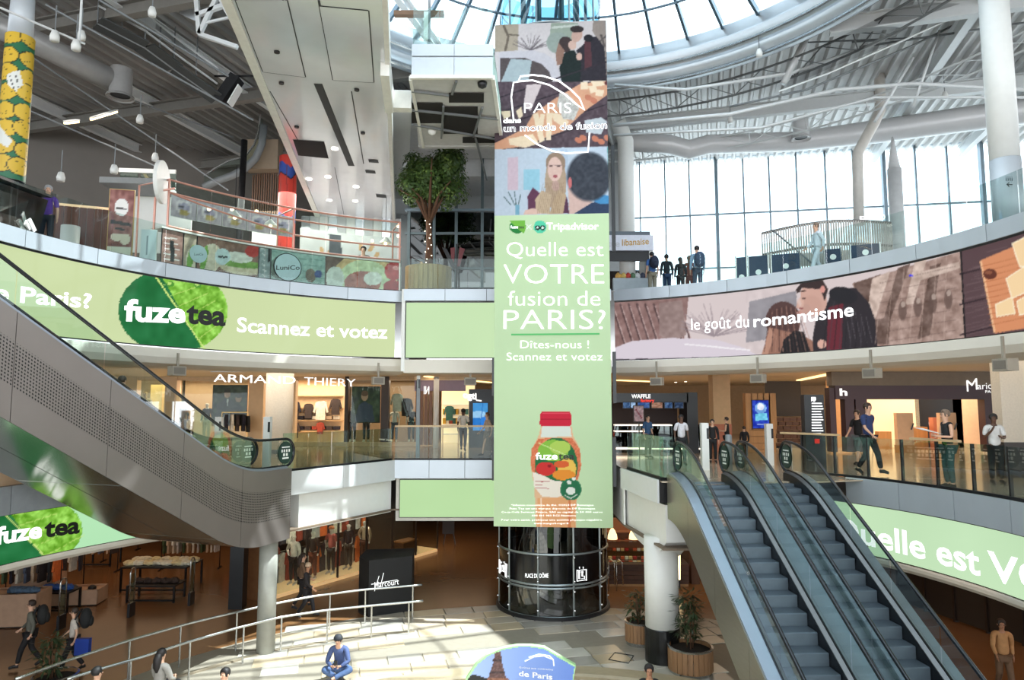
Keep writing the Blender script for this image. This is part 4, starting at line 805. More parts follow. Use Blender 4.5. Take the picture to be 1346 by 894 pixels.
# posts at the escalator heads
def post(x, y, h, z=Z1, w=.2, m=WHITE, label='', name='post', group=None):
    p = thing(name, label, 'post', (x, y, z), group); MB().box(x-w/2, x+w/2, y-w/2, y+w/2, z, z+h-.12).obj('shaft', m, p); MB().box(x-w/2, x+w/2, y-w/2, y+w/2, z+h-.12, z+h).obj('cap', WHITE, p)
    MB().box(x+w/2-.06, x+w/2+.005, y-w/2-.005, y-w/2, z+h-.45, z+h-.15).obj('dark_sensor', BLACK, p); return p
for (px, yb, yt, lb) in ((286, 608, 548, 'white post behind the far left escalator newels'), (350, 615, 548, 'white post nearest the left escalator landing'), (927, 618, 556, 'white post left of the right-hand escalator tops'), (1012, 612, 557, 'white post between the two right-hand escalator tops')):
    p = atz(px, yb, Z1); post(p.x, p.y, aty(px, yt, p.y).z-Z1, w=.2, label=lb)
gp = atz(959, 622, Z1); t = MB().lathe((gp.x, gp.y, Z1), [(.09, 0), (.09, 1.0), (.07, 1.05)], 14).obj('bollard', GREY, None, True); tag(t, 'round grey metal bollard at the head of the right escalators', 'bollard')
# ================================================================== GLASS BALUSTRADES
def rail(name, label, sf, a0, a1, z, h, n, top=None, glass=GREENGLASS, clamp=True, off=-.12, posts=False):
    p = sf.P((a0+a1)/2, z, off); root = thing(name, label, 'balustrade', (p.x, p.y, z)); w = (a1-a0)/n
    for i in range(n):
        MB().slab(sf, a0+i*w+.012, a0+(i+1)*w-.012, z, z+h, off, off+.018, 3).obj('glass_panel', glass, root)
        if posts: MB().slab(sf, a0+i*w-.02, a0+i*w+.02, z, z+h, off-.05, off+.02).obj('upright', posts, root)
    if top: MB().slab(sf, a0, a1, z+h, z+h+.055, off-.03, off+.05, n*2).obj('handrail', top, root)
    MB().slab(sf, a0, a1, z-.01, z+.05, off-.02, off+.04, n*2).obj('base_channel', DARK, root); return root
WOODR = mat('pale_wood_rail', (196, 168, 128), .45, var=.1, stretch=(1, 1, 10))
TH_ = glass_mat('thin_clear_glass', (238, 246, 244), .07)
rail('glass_balustrade', 'glass balustrade on the second floor edge before the terrace at right', RING2, RING2.inv(868, 380)[0], s_r2-.5, Z2+.02, 1.02, 10, None, TH_)
rail('glass_balustrade', 'glass balustrade on the second floor edge before the sandwich boards at left', RING2, s_l2+.6, s_lL-.1, Z2+.02, 1.12, 11, None, TH_)
rail('glass_balustrade', 'glass balustrade in front of the planted tree left of the banner', LOB, -3.6, -.5, Z2+.02, 1.1, 3, None, TH_)
rail('glass_balustrade', 'glass balustrade along the left landing beam before the clothes shop', BEAML, .25, LB, Z1+.02, 1.05, 5, None, GREENGLASS)
rail('glass_balustrade', 'glass balustrade on the first floor just left of the banner', LOB, -3.97, -.5, Z1+.02, 1.1, 3, WOODR, TH_)
rail('glass_balustrade', 'green tinted glass balustrade between banner and right escalators', BEAMR, .1, LR-.02, Z1+.02, 1.05, 3, None, GREENGLASS)
BR2 = Plane((c1.x, c1.y-.1, 0), (1, .35, 0)); rail('glass_balustrade', 'short return of green glass beside the left head of the right escalators', BR2, .02, .5, Z1+.02, 1.05, 2, None, GREENGLASS)
a0 = R1R.inv(1052, 625)[0]; e1_ = [R1R.inv(x, 640)[0] for x in (1101, 1201, 1262, 1322)]
rail('glass_balustrade', 'curved glass balustrade with pale wooden rail at the right of the first floor', R1R, a0, a_r1b, Z1+.02, 1.02, 11, None, TH_, posts=DARK)
w1 = R1R.inv(1000, 600)[0]
rr_ = root = thing('wooden_handrail', 'pale wooden handrail section left on the curved glass at right', 'handrail', tuple(R1R.P(a0, Z1+1.05, -.1)))
MB().slab(R1R, a0-.6, R1R.inv(1101, 600)[0], Z1+1.05, Z1+1.1, -.15, -.05, 6).obj('rail', WOODR, rr_)
rr_ = thing('wooden_handrail', 'pale wooden handrail section before the woman with papers', 'handrail', tuple(R1R.P(e1_[1], Z1+1.05, -.1)))
MB().slab(R1R, e1_[1]-.1, e1_[2]-.05, Z1+1.05, Z1+1.1, -.15, -.05, 6).obj('rail', WOODR, rr_)
# slim grey post left of the banner on the first floor
p = atz(548, 603, Z1); post(p.x, p.y+.2, 2.9, w=.12, m=GREY, label='tall slim grey post behind the glass, left of the banner')
# two-tier curved steel railing on the ground floor
def floor_rail(label, pts, z, posts, lo=0.0, r=.03):
    P = [atz(x, y, z) for x, y in pts]; c = P[len(P)//2]; root = thing('steel_railing', label, 'railing', (c.x, c.y, 0))
    Q = []
    for i in range(len(P)-1):
        for k in range(6): Q.append(P[i].lerp(P[i+1], k/6))
    Q.append(P[-1]); Q = [Q[0]]+[(Q[i-1]+Q[i]*2+Q[i+1])/4 for i in range(1, len(Q)-1)]+[Q[-1]]
    MB().tube(Q, r, 8).obj('rail', STEEL, root, True)
    for x in posts:
        b = min(Q, key=lambda q: abs(proj(q)[0]-x)); MB().tube([(b.x, b.y, lo), (b.x, b.y, z)], .024, 8).obj('post', STEEL, root)
    return root
floor_rail('upper of two curved steel railings, running behind the seated people', [(20, 893), (90, 868), (170, 842), (250, 819), (340, 798), (410, 784), (480, 775), (555, 769)], 1.0, [172, 240, 307, 429, 486, 540], r=.032)
floor_rail('lower of two curved steel railings, ending beside the black booth', [(88, 893), (130, 880), (180, 866), (250, 843), (310, 826), (370, 811), (430, 802), (500, 795), (556, 790)], .9, [97, 174, 250, 321, 368, 428, 486, 542], r=.032)
RW = mat('ramp_kerb', (150, 138, 118), .5); ps = [atz(x, y, 0) for x, y in ((100, 930), (170, 905), (252, 886), (322, 866), (370, 855), (430, 845), (486, 835), (545, 832))]
mb = MB()
for a, b in zip(ps, ps[1:]): mb.bar(a+Vector((0, 0, .02)), b+Vector((0, 0, .02)), .1, .06)
struct('trim_23', mb, RW)
# ================================================================== PEOPLE
SKINS = {'light': (214, 168, 140), 'tan': (176, 126, 96), 'dark': (96, 66, 50)}
def skin_mesh(name, verts, edges, radii, m, root, sub=2):
    me = bpy.data.meshes.new(name); me.from_pydata(verts, edges, []); me.materials.append(m)
    o = bpy.data.objects.new(name, me); COL.objects.link(o); o.parent = root
    md = o.modifiers.new('skin', 'SKIN'); md.use_smooth_shade = True; md.branch_smoothing = .6
    ms = o.modifiers.new('smooth', 'SUBSURF'); ms.levels = sub; ms.render_levels = sub
    for i, r in enumerate(radii):
        d = me.skin_vertices[0].data[i]; d.radius = r if isinstance(r, tuple) else (r, r); d.use_root = i == 0
    return o
def person(label, loc, h, face, top, bot, pose='stand', skin='light', hair=(50, 36, 28), sleeve='short', long_hair=False, group=None, cat='person', name='person', skirt=None, hat=None, beard=False, fingers=True):
    """face = heading in degrees, 0 looks away from the camera (+y), 180 towards it"""
    root = thing(name, label, cat, loc, group); root.rotation_euler = (0, 0, R(-face)); k = h/1.75
    J = dict(pel=(0, 0, .95), sp=(0, 0, 1.14), ch=(0, .0, 1.33), nb=(0, -.01, 1.46), nk=(0, .01, 1.52), h1=(0, .03, 1.58), h2=(0, .025, 1.66), h3=(0, .01, 1.715))
    for s, c in ((-1, 'l'), (1, 'r')):
        J.update({'sh'+c: (s*.17, 0, 1.42), 'el'+c: (s*.225, -.03, 1.15), 'wr'+c: (s*.235, .05, .92), 'ha'+c: (s*.235, .075, .85), 'hp'+c: (s*.085, 0, .9), 'kn'+c: (s*.1, .02, .5), 'an'+c: (s*.1, -.02, .08), 'to'+c: (s*.115, .13, .035)})
    if pose == 'walk':
        J.update(knl=(-.09, .17, .52), anl=(-.09, .24, .12), tol=(-.1, .39, .08), knr=(.09, -.02, .5), anr=(.09, -.28, .14), tor=(.1, -.16, .05), ell=(-.22, -.12, 1.17), wrl=(-.22, -.08, .94), hal=(-.22, -.05, .88), elr=(.22, .08, 1.16), wrr=(.2, .25, 1.0), har=(.2, .3, .96))
    if pose in ('hold', 'phone'):
        J.update(ell=(-.22, .02, 1.16), wrl=(-.12, .24, 1.17), hal=(-.07, .29, 1.19), elr=(.22, .02, 1.16), wrr=(.12, .24, 1.17), har=(.07, .29, 1.19))
    if pose == 'phone': J.update(wrr=(.08, .16, 1.36), har=(.05, .17, 1.43))
    if pose == 'hip': J.update(elr=(.33, -.06, 1.18), wrr=(.2, .03, 1.02), har=(.15, .06, 1.0))
    if pose == 'sit':                          # seated on a ledge .16 above the floor of loc, legs crossed
        dz = -.78; J = {a: (v[0], v[1], v[2]+dz) for a, v in J.items()}
        J.update(sp=(0, .05, .36), ch=(0, .13, .53), nb=(0, .17, .66), nk=(0, .2, .71), h1=(0, .25, .76), h2=(0, .25, .84), h3=(0, .23, .895))
        J.update(shl=(-.17, .15, .61), shr=(.17, .15, .61), ell=(-.25, .25, .36), elr=(.25, .25, .36), wrl=(-.1, .4, .3), wrr=(.1, .4, .3), hal=(-.05, .44, .32), har=(.05, .44, .32),
                 hpl=(-.09, .02, .13), hpr=(.09, .02, .13), knl=(-.33, .32, .2), knr=(.33, .32, .2), anl=(.05, .5, .06), anr=(-.05, .42, .05), tol=(.17, .58, .05), tor=(-.17, .5, .05))
    if pose == 'bench':
        dz = -.5; J = {a: (v[0], v[1], v[2]+dz) for a, v in J.items()}
        J.update(pel=(0, 0, .47), hpl=(-.09, .02, .45), hpr=(.09, .02, .45), knl=(-.1, .44, .47), knr=(.1, .44, .47), anl=(-.1, .45, .09), anr=(.1, .45, .09), tol=(-.1, .6, .05), tor=(.1, .6, .05), wrl=(-.1, .3, .56), wrr=(.1, .3, .56), hal=(-.06, .35, .57), har=(.06, .35, .57), ell=(-.23, .08, .66), elr=(.23, .08, .66))
    V = []; E = []; Rd = []; ix = {}
    def v(n, p, r, par=None):
        ix[n] = len(V); V.append(tuple(q*k for q in p)); Rd.append((r[0]*k, r[1]*k) if isinstance(r, tuple) else r*k)
        if par is not None: E.append((ix[par], ix[n]))
    v('pel', J['pel'], (.13, .10)); v('sp', J['sp'], (.12, .09), 'pel'); v('ch', J['ch'], (.14, .10), 'sp'); v('nb', J['nb'], .07, 'ch'); v('nk', J['nk'], .05, 'nb'); v('h1', J['h1'], (.062, .075), 'nk'); v('h2', J['h2'], (.078, .095), 'h1'); v('h3', J['h3'], .06, 'h2')
    for s, c in ((-1, 'l'), (1, 'r')):
        v('sh'+c, J['sh'+c], .05, 'nb'); v('el'+c, J['el'+c], .038, 'sh'+c); v('wr'+c, J['wr'+c], .026, 'el'+c); v('ha'+c, J['ha'+c], (.034, .018), 'wr'+c)
        hv = Vector(J['ha'+c]); d = (hv-Vector(J['wr'+c])).normalized(); sd = d.cross(Vector((1, 0, 0)) if abs(d.x) < .8 else Vector((0, 0, 1))).normalized()
        if fingers:
            for q, ln in ((-.022, .062), (-.008, .074), (.007, .07), (.021, .055)):
                v('f%s%d' % (c, int(q*1000)), tuple(hv+d*.035+sd*q), .0095, 'ha'+c); v('g%s%d' % (c, int(q*1000)), tuple(hv+d*(.03+ln)+sd*q*1.15+Vector((-s*.012, .008, 0))), .008, 'f%s%d' % (c, int(q*1000)))
            v('t'+c, tuple(hv-d*.02+sd*.045), .010, 'ha'+c); v('u'+c, tuple(hv+d*.025+sd*.058), .008, 't'+c)
        v('hp'+c, J['hp'+c], .085, 'pel'); v('kn'+c, J['kn'+c], .055, 'hp'+c); v('an'+c, J['an'+c], .036, 'kn'+c); v('to'+c, J['to'+c], .03, 'an'+c)
    sk = mat('skin_'+skin, SKINS[skin], .5) if skin in SKINS else skin
    skin_mesh('body', V, E, Rd, sk, root, 1)
    H2_ = Vector(J['h2'])*k; hx = 0
    # face
    for s in (-1, 1):
        MBl([('ball', (H2_.x+s*.03*k, H2_.y+.083*k, H2_.z+.0*k), .010*k, 6, 4)], 'eye', TXTK, root); MBl([('ball', (H2_.x+s*.083*k, H2_.y, H2_.z-.01*k), (.012*k, .02*k, .03*k), 6, 4)], 'ear', sk, root)
    MBl([('ball', (H2_.x, H2_.y+.098*k, H2_.z-.025*k), (.012*k, .016*k, .022*k), 6, 4)], 'nose', sk, root)
    MBl([('ball', (H2_.x, H2_.y+.088*k, H2_.z-.062*k), (.024*k, .008*k, .007*k), 6, 4)], 'mouth', mat('lip_colour', (150, 84, 76), .5), root)
    def clothing(nm, names, grow, m):
        vs = []; es = []; rs = []; j = {}
        for n, par, r in names:
            j[n] = len(vs); vs.append(tuple(q*k for q in (J[n] if isinstance(n, str) and n in J else n))); rs.append((r[0]*k, r[1]*k) if isinstance(r, tuple) else r*k)
            if par is not None: es.append((j[par], j[n]))
        return skin_mesh(nm, vs, es, rs, m, root, 2)
    if top:
        tm = mat('cloth_%d_%d_%d' % top, top, .8, var=.12, scale=14)
        hem = tuple((Vector(J['pel'])+Vector((0, 0, -.04 if pose not in ('sit', 'bench') else .02))))
        J['hem'] = hem; nm = [('hem', None, (.155, .125)), ('sp', 'hem', (.14, .115)), ('ch', 'sp', (.165, .125)), ('nb', 'ch', .095)]
        for c in 'lr':
            nm.append(('sh'+c, 'nb', .075))
            J['sx'+c] = tuple(Vector(J['sh'+c]).lerp(Vector(J['el'+c]), .85)); nm.append(('sx'+c, 'sh'+c, .06)) if sleeve != 'none' else None
            if sleeve == 'long': nm += [('el'+c, 'sx'+c, .052), ('wr'+c, 'el'+c, .04)]
        clothing('top', nm, 0, tm)
    if bot and not skirt:
        bm = mat('cloth_%d_%d_%d' % bot, bot, .8, var=.1, scale=14)
        nm = [('pel', None, (.15, .12))]
        for c in 'lr':
            nm += [('hp'+c, 'pel', .105), ('kn'+c, 'hp'+c, .075)]
            J['ah'+c] = tuple(Vector(J['an'+c]).lerp(Vector(J['kn'+c]), .08 if bot != (90, 92, 96) else .8)); nm.append(('ah'+c, 'kn'+c, .06))
        clothing('trousers', nm, 0, bm)
    if skirt:
        MB().lathe((0, 0, 0), [(.21*k, .25*k), (.19*k, .6*k), (.16*k, .95*k), (.12*k, 1.05*k)], 14).obj2('skirt', mat('cloth_%d_%d_%d' % skirt, skirt, .8), root)
    shm = mat('shoe_dark', (30, 28, 28), .6) if cat == 'person' else sk
    for c in 'lr':
        a = Vector(J['an'+c])*k; t = Vector(J['to'+c])*k; MB().tube([a+Vector((0, -.03*k, -.02*k)), a.lerp(t, .5), t+(t-a).normalized()*.03*k], [.048*k, .046*k, .036*k], 8).obj2('shoe', shm, root)
    if hair:
        hm = mat('hair_%d' % hair[0], hair, .6, var=.2, scale=30); b = MB(); n0 = len(b.v); c_ = H2_+Vector((0, -.012*k, .03*k))
        b.ball(c_, (.098*k, .112*k, .098*k), 12, 8); b.v = [(x, min(y, c_.y+.055*k+max(0, (z-c_.z-.03*k))*.6) if z < c_.z+.075*k else y, max(z, c_.z-.075*k)) for x, y, z in b.v]
        if long_hair: b.tube([c_+Vector((0, -.07*k, 0)), c_+Vector((0, -.1*k, -.12*k)), c_+Vector((0, -.11*k, -.27*k)), c_+Vector((0, -.1*k, -.38*k))], [.07*k, .085*k, .075*k, .03*k], 8)
        b.obj2('hair', hm, root, True)
    if hat: MB().lathe(tuple(H2_+Vector((0, 0, .0))), [(.11*k, .01), (.108*k, .06*k), (.07*k, .12*k), (.0, .135*k)], 12).obj2('cap', mat('cap_%d' % hat[0], hat, .7), root, True)
    return root
def obj2(s, name, m, root, smooth=False):       # vertices already local to the thing
    me = bpy.data.meshes.new(name); me.from_pydata([tuple(p) for p in s.v], [], s.f); me.materials.append(m)
    if smooth: me.polygons.foreach_set('use_smooth', [True]*len(me.polygons))
    o = bpy.data.objects.new(name, me); COL.objects.link(o); o.parent = root; return o
MB.obj2 = obj2
def MBl(ops, name, m, root):
    b = MB()
    for op in ops: getattr(b, op[0])(*op[1:])
    return b.obj2(name, m, root, True)
def stand_at(label, px, yt, yf, z, face, top, bot, **kw):
    p = atz(px, yf, z); h = aty(px, yt, p.y).z-z; return person(label, (p.x, p.y, z), h, face, top, bot, **kw)
def stand_d(label, px, yt, y, z, face, top, bot, **kw):
    q = aty(px, yt, y); return person(label, (q.x, y, z), q.z-z, face, top, bot, **kw)
def carried(name, label, owner, dx, dy, dz, sx, sy_, sz, c):    # bag on someone's body
    p = owner.location; a = owner.rotation_euler.z; ca, sa = math.cos(a), math.sin(a); x, y = dx*ca-dy*sa, dx*sa+dy*ca
    r = thing(name, label, 'bag', (p.x+x, p.y+y, p.z+dz)); r.rotation_euler = (0, 0, a); m = mat('bag_%d_%d' % (c[0], c[2]), c, .8)
    b = MB().ball((0, 0, sz/2), (sx/2, sy_/2, sz/2), 12, 8); b.v = [(max(-sx*.42, min(sx*.42, x)), max(-sy_*.42, min(sy_*.42, y)), z) for x, y, z in b.v]; b.obj2('sack', m, r, True)
    MB().ball((0, -sy_*.42, sz*.35), (sx*.33, sy_*.2, sz*.25), 10, 6).obj2('pocket', m, r, True)
    for s in (-1, 1): MB().tube([(s*sx*.3, sy_*.35, sz*.15), (s*sx*.34, sy_*.75, sz*.5), (s*sx*.3, sy_*.4, sz*.92)], .02, 6).obj2('strap', m, r)
    return r
# ================================================================== SECOND FLOOR, LEFT: SANDWICH KIOSK
COPPER = mat('rose_copper_tube', (206, 152, 136), .3, .5, .05); K = Arc(CX, CY, 11.45)
def bxp(sf, x0, y0, x1, y1, n0=0, n1=.03, seg=1):    # plate on a surface between two photograph points
    a0, t0 = sf.inv(x0, y1); a1, t1 = sf.inv(x1, y0); return MB().slab(sf, a0, a1, min(t0, t1), max(t0, t1), n0, n1, seg)
ks = thing('sandwich_kiosk', 'sandwich kiosk with rose copper frame and food boards on the second floor', 'kiosk', tuple(K.P(K.inv(370, 340)[0], Z2)))
aL = K.inv(211, 300)[0]; aR = K.inv(525, 350)[0]
cuts = [K.inv(x, 340)[0] for x in (211, 240, 258, 340, 356, 428, 525)]; cols = [(150, 110, 100), (172, 150, 130), (140, 100, 84), (150, 160, 160), (164, 190, 180), (120, 92, 80)]
bt = 11.52
def food(seed, base, x0, x1, kind):
    im = Img(x0, 300, x1, 384, base, 1.6); g = random.Random(seed)
    if kind == 'menu':
        for i in range(9): im.line([(x0+4+g.random()*2, 312+i*7), (x1-4-g.random()*6, 312+i*7+2)], 1.3, (240, 232, 228), .8)
        im.poly([(x0+12, 316), (x0+18, 316), (x0+18, 344), (x0+12, 344)], (24, 22, 22))
    if kind == 'sandwich':
        im.ell(x0+18, 340, 14, 20, (232, 214, 188), rot=.2).ell(x0+10, 340, 4, 18, (120, 170, 60), rot=.2).ell(x0+60, 352, 30, 9, (226, 204, 170), rot=.1).ell(x0+60, 347, 28, 5, (126, 166, 64), rot=.1).ell(x0+56, 338, 18, 7, (240, 232, 220), rot=.15).ell(x0+74, 330, 10, 8, (200, 60, 50))
        im.ell(x0+34, 337, 10, 11, (210, 224, 224)).ell(x0+34, 337, 10, 11, (90, 96, 96), .0).line([(x0+29, 337), (x0+40, 338)], 2.5, (50, 54, 56))
    if kind == 'teal':
        for i in range(8): im.line([(x0, 322+i*8), (x1, 326+i*8)], .8, (130, 164, 154))
        im.ell(x0+8, 352, 9, 14, (110, 120, 110)).ell(x0+52, 362, 7, 9, (110, 92, 74)).ell(x0+62, 360, 5, 5, (60, 80, 140))
    if kind == 'wrap':
        im.ell(x0+50, 372, 44, 40, (222, 184, 130)).ell(x0+50, 372, 36, 31, (214, 222, 176)).ell(x0+48, 372, 24, 16, (176, 92, 70)).ell(x0+12, 366, 12, 16, (226, 226, 214)).ell(x0+62, 366, 12, 9, (232, 228, 214)).ell(x0+89, 356, 12, 12, (196, 44, 40)).ell(x0+88, 378, 13, 10, (186, 40, 38)).ell(x0+92, 352, 4, 3, (240, 150, 140))
    im.noise(46, 4, seed=seed).noise(24, 1.6, seed=seed+5); return im
for i, (c, kd) in enumerate(zip(cols, ('menu', 'sandwich', 'sandwich', 'menu', 'teal', 'wrap'))):
    xs_ = (211, 240, 258, 340, 356, 428, 525)
    bd = MB().slab(K, cuts[i]+.01, cuts[i+1]-.01, Z2+.05, bt, -.04, 0, 6).obj('counter_board', DARK, ks)
    picture('board_print', K, cuts[i]+.02, cuts[i+1]-.02, Z2+.06, bt-.01, food(i+3, c, xs_[i], xs_[i+1], kd), ks, None, .006, .03)
MB().slab(K, aL, aR, bt, bt+.05, -.5, .06, 20).obj('counter_top', mat('pale_stone_top', (226, 222, 214), .35), ks)
def disc(sf, px, py, r, m, par, n=.03, nm='round_sign', th=.02):
    a, t = sf.inv(px, py); b = MB(); N = 28
    for q in (n, n+th): b.v += [tuple(sf.P(a+r*math.cos(2*PI*i/N), t+r*math.sin(2*PI*i/N), q)) for i in range(N)]
    b.f = [tuple(range(N))[::-1], tuple(range(N, 2*N))]+[(i, (i+1) % N, N+(i+1) % N, N+i) for i in range(N)]; return b.obj(nm, m, par)
disc(K, 377.5, 351.5, .47, DARK, ks, .02); disc(K, 377.5, 351.5, .44, mat('pale_blue_disc', (206, 224, 230), .4), ks, .035)
letters(K, 'LuniCo', 362, 355, 393, 6, TXTK, ks, n=.065, bold=.01); disc(K, 260, 334, .27, mat('pale_blue_disc'), ks, .02); letters(K, 'LuniCo', 254, 336, 266, 3, TXTK, ks, n=.05)
fr = MB(); a_m = K.inv(387, 262)[0]
for z in (13.0, 12.62, 11.62): MB().tube([K.P(aL+.2+(aR-aL-.2)*i/24, z-.0*i, 0) for i in range(25)], .032, 8).obj('copper_rail', COPPER, ks)
MB().tube([K.P(a_m+.05+(aR-a_m)*i/10, 12.1, 0) for i in range(11)], .032, 8).obj('copper_rail', COPPER, ks); MB().tube([K.P(aL+.2+(a_m-aL-.2)*i/10, 12.62-.05*i, 0) for i in range(11)], .03, 8).obj('copper_rail', COPPER, ks)
for a in (aL+.2, a_m, aR): MB().tube([K.P(a, bt, 0), K.P(a, 13.0, 0)], .034, 8).obj('copper_upright', COPPER, ks); MB().tube([K.P(a, 13.0, 0), K.P(a, 13.1, -1.6), K.P(a, Z2, -1.6)], .03, 8).obj('copper_upright', COPPER, ks)
for i in range(6): q0 = aL+.25+(aR-aL-.3)*i/6; q1 = aL+.25+(aR-aL-.3)*(i+1)/6-.03; MB().slab(K, q0, q1, 11.66, 12.98, -.01, .01, 3).obj('glass_panel', TH_, ks)
K3 = Arc(CX, CY, 13.6); K4 = Arc(CX, CY, 14.6)
s0, s1 = K3.inv(225, 270)[0], K3.inv(388, 300)[0]
for i in range(5):
    q0 = s0+(s1-s0)*i/5; q1 = s0+(s1-s0)*(i+1)/5-.03; im = Img(0, 0, 60, 20, (186, 178, 186), 2)
    im.ell(30, 10, 20, 7, (226, 220, 222)).ell(30, 10, 14, 4, (176, 170, 190)).line([(18, 10), (42, 11)], 1, (90, 90, 100)).ell(30, 15, 12, 3, (190, 170, 110)).noise(60, 4, seed=i)
    MB().slab(K3, q0, q1, 12.55, 13.3, -.03, 0, 3).obj('canopy_board', WHITE, ks); picture('canopy_print', K3, q0, q1, 12.56, 13.29, im, ks, None, .006, .06, True)
s0, s1 = K4.inv(395, 300)[0], K4.inv(515, 330)[0]
bk = MB().slab(K4, s0, s1, Z2, 13.2, -.05, 0, 10).obj('white_back_panel', WPAN, ks); im = Img(0, 0, 120, 40, (232, 230, 228), 2)
for i in range(16): x, y = random.uniform(4, 116), random.uniform(3, 37); im.poly([(x, y), (x+5, y+1), (x+4, y+6), (x-1, y+5)], (224, 178, 128))
im.poly([(36, 0), (52, 0), (56, 40), (38, 40)], (96, 98, 104)).noise(20, 6); picture('wall_print', K4, s0+.02, s1-.02, 11.3, 13.1, im, ks, None, .006, .05, True)
MB().slab(K4, K4.inv(240, 300)[0], s0-.1, Z2, 12.4, -.4, -.1, 8).obj('grey_back_counter', mat('light_grey_unit', (168, 168, 170), .4), ks)
for px, y in ((296, 292), (345, 303), (502, 326)):
    a, t = K3.inv(px, y); c = K3.P(a, t, .8); r = thing('pendant_lamp', 'white enamel pendant lamp in the kiosk, %s' % {296: 'the left one', 345: 'the middle one', 502: 'the right one'}[px], 'lamp', tuple(c))
    MB().lathe(tuple(c), [(.22, 0), (.2, .06), (.1, .16), (.04, .24)], 16, cap=False).obj('shade', WHITE, r, True); MB().tube([c+Vector((0, 0, .24)), c+Vector((0, 0, 1.8))], .012, 5).obj('cord', BLACK, r); MB().ball(tuple(c), .06, 8, 5).obj('bulb', emis('warm_bulb', (255, 220, 170), 6), r)
for px, y in ((287, 270), (347, 273), (316, 270), (494, 312), (527, 292), (527, 305)):
    c = K.P(*K.inv(px, y), -.6); t = MB().ball(tuple(c), .06, 8, 6).obj('light_bulb', emis('warm_bulb', (255, 220, 170), 6)); tag(t, 'small bare glowing bulb in the copper frame of the kiosk', 'lamp', 'bare bulbs of the kiosk')
# round sign seen nearly edge-on, on a copper pole
c = K.P(*K.inv(209, 300)); rs = thing('round_projecting_sign', 'white round sign seen edge-on, on a copper pole at the kiosk corner', 'sign', (c.x, c.y, Z2)); D = Plane((c.x+.05, c.y, 0), (.93, -.37, 0)); D.n = Vector((-.985, -.1, 0)); 
b = MB()
for n in (-.05, .05): b.v += [(c.x+.02+n, c.y+.62*math.cos(2*PI*i/28)*1.0+n*.2, 12.85+.62*math.sin(2*PI*i/28)) for i in range(28)]
# disc lies in the plane of x = const turned a little
b.v = [(x+(y-c.y)*-.18, y, z) for x, y, z in b.v]; b.f = [tuple(range(28))[::-1], tuple(range(28, 56))]+[(i, (i+1) % 28, 28+(i+1) % 28, 28+i) for i in range(28)]
b.obj('disc', WHITE, rs); MB().tube([(c.x-.15, c.y, Z2), (c.x-.15, c.y, 12.4), (c.x+.02, c.y, 12.5)], .035, 8).obj('pole', COPPER, rs); MB().bar((c.x+.02, c.y, 12.6), (c.x+.35, c.y+.1, 12.7), .05).obj('bracket', COPPER, rs)
# tall printed banner board, white leaflet stand, dark counter
def board(name, label, x0, y0, x1, y1, dist, img, m2, cat='sign', free=True, nfeet=True):
    q = aty((x0+x1)/2, y1, dist); pl_ = Plane((q.x, dist, 0), (1, (q.x-CX)/max(1, (dist-CY+12))*.0+.25, 0)); a0, t0 = pl_.inv(x0, y1); a1, t1 = pl_.inv(x1, y0); t0 = max(t0, Z2) if dist < 24 and y1 > 300 else t0
    r = thing(name, label, cat, (q.x, dist, t0)); MB().slab(pl_, a0, a1, t0, t1, -.04, 0).obj('board', m2, r); picture('print', pl_, a0+.02, a1-.02, t0+.02, t1-.02, img, r, None, .006, .03, True); return r, pl_
im = Img(0, 0, 38, 85, (140, 84, 76), 3).noise(70, 5).ell(19, 22, 11, 11, (240, 236, 232)).line([(11, 23), (27, 24)], 2, (60, 50, 50)).poly([(2, 38), (36, 42), (36, 46), (2, 43)], (24, 20, 20)).poly([(10, 47), (26, 49), (26, 52), (10, 50)], (24, 20, 20)).ell(14, 60, 10, 5, (230, 212, 190)).ell(27, 62, 8, 7, (224, 206, 184)).poly([(0, 72), (38, 72), (38, 85), (0, 85)], (214, 208, 190))
board('advert_board', 'tall brown sandwich advert board with white disc, left of the kiosk', 139, 250, 178, 338, 18.6, im, mat('gold_edge', (196, 160, 96), .4))
im = Img(0, 0, 24, 40, (214, 222, 226), 2).line([(10, 8), (10, 32)], 2, (110, 120, 130)).line([(15, 6), (15, 34)], 1.2, (140, 150, 160)); board('leaflet_stand', 'blank pale blue free-standing panel between advert board and kiosk', 183, 302, 207, 342, 18.8, im, WHITE)
DC = Plane((-14.5, 15.5, 0), (.8, 1, 0)); r = thing('dark_counter', 'glossy black counter front at the far left of the second floor', 'counter', (-12.6, 15.6, Z2)); b = MB(); q = [aty(-30, 228, 14.2), aty(51, 258, 16.6), aty(36, 306, 16.6), aty(-30, 290, 14.2)]
b.add([p+Vector((0, .35, 0)) for p in q]+[p for p in q], [(0, 1, 2, 3), (7, 6, 5, 4), (0, 4, 5, 1), (1, 5, 6, 2), (2, 6, 7, 3), (3, 7, 4, 0)]).obj('front', mat('black_gloss', (16, 16, 18), .15), r); MB().bar(q[0]+Vector((0, .1, .03)), q[1]+Vector((0, .1, .03)), .5, .06).obj('top', BLACK, r)
for a, b_, w_ in (((30, 280), (33, 292), .12), ((33, 292), (40, 300), .14), ((38, 288), (46, 304), .1), ((27, 300), (36, 306), .12), ((26, 290), (31, 300), .08)): p, p2 = aty(*a, 15.35), aty(*b_, 15.55); MB().bar(p, p2, .03, w_).obj('white_brush_stroke', TXTP, r)
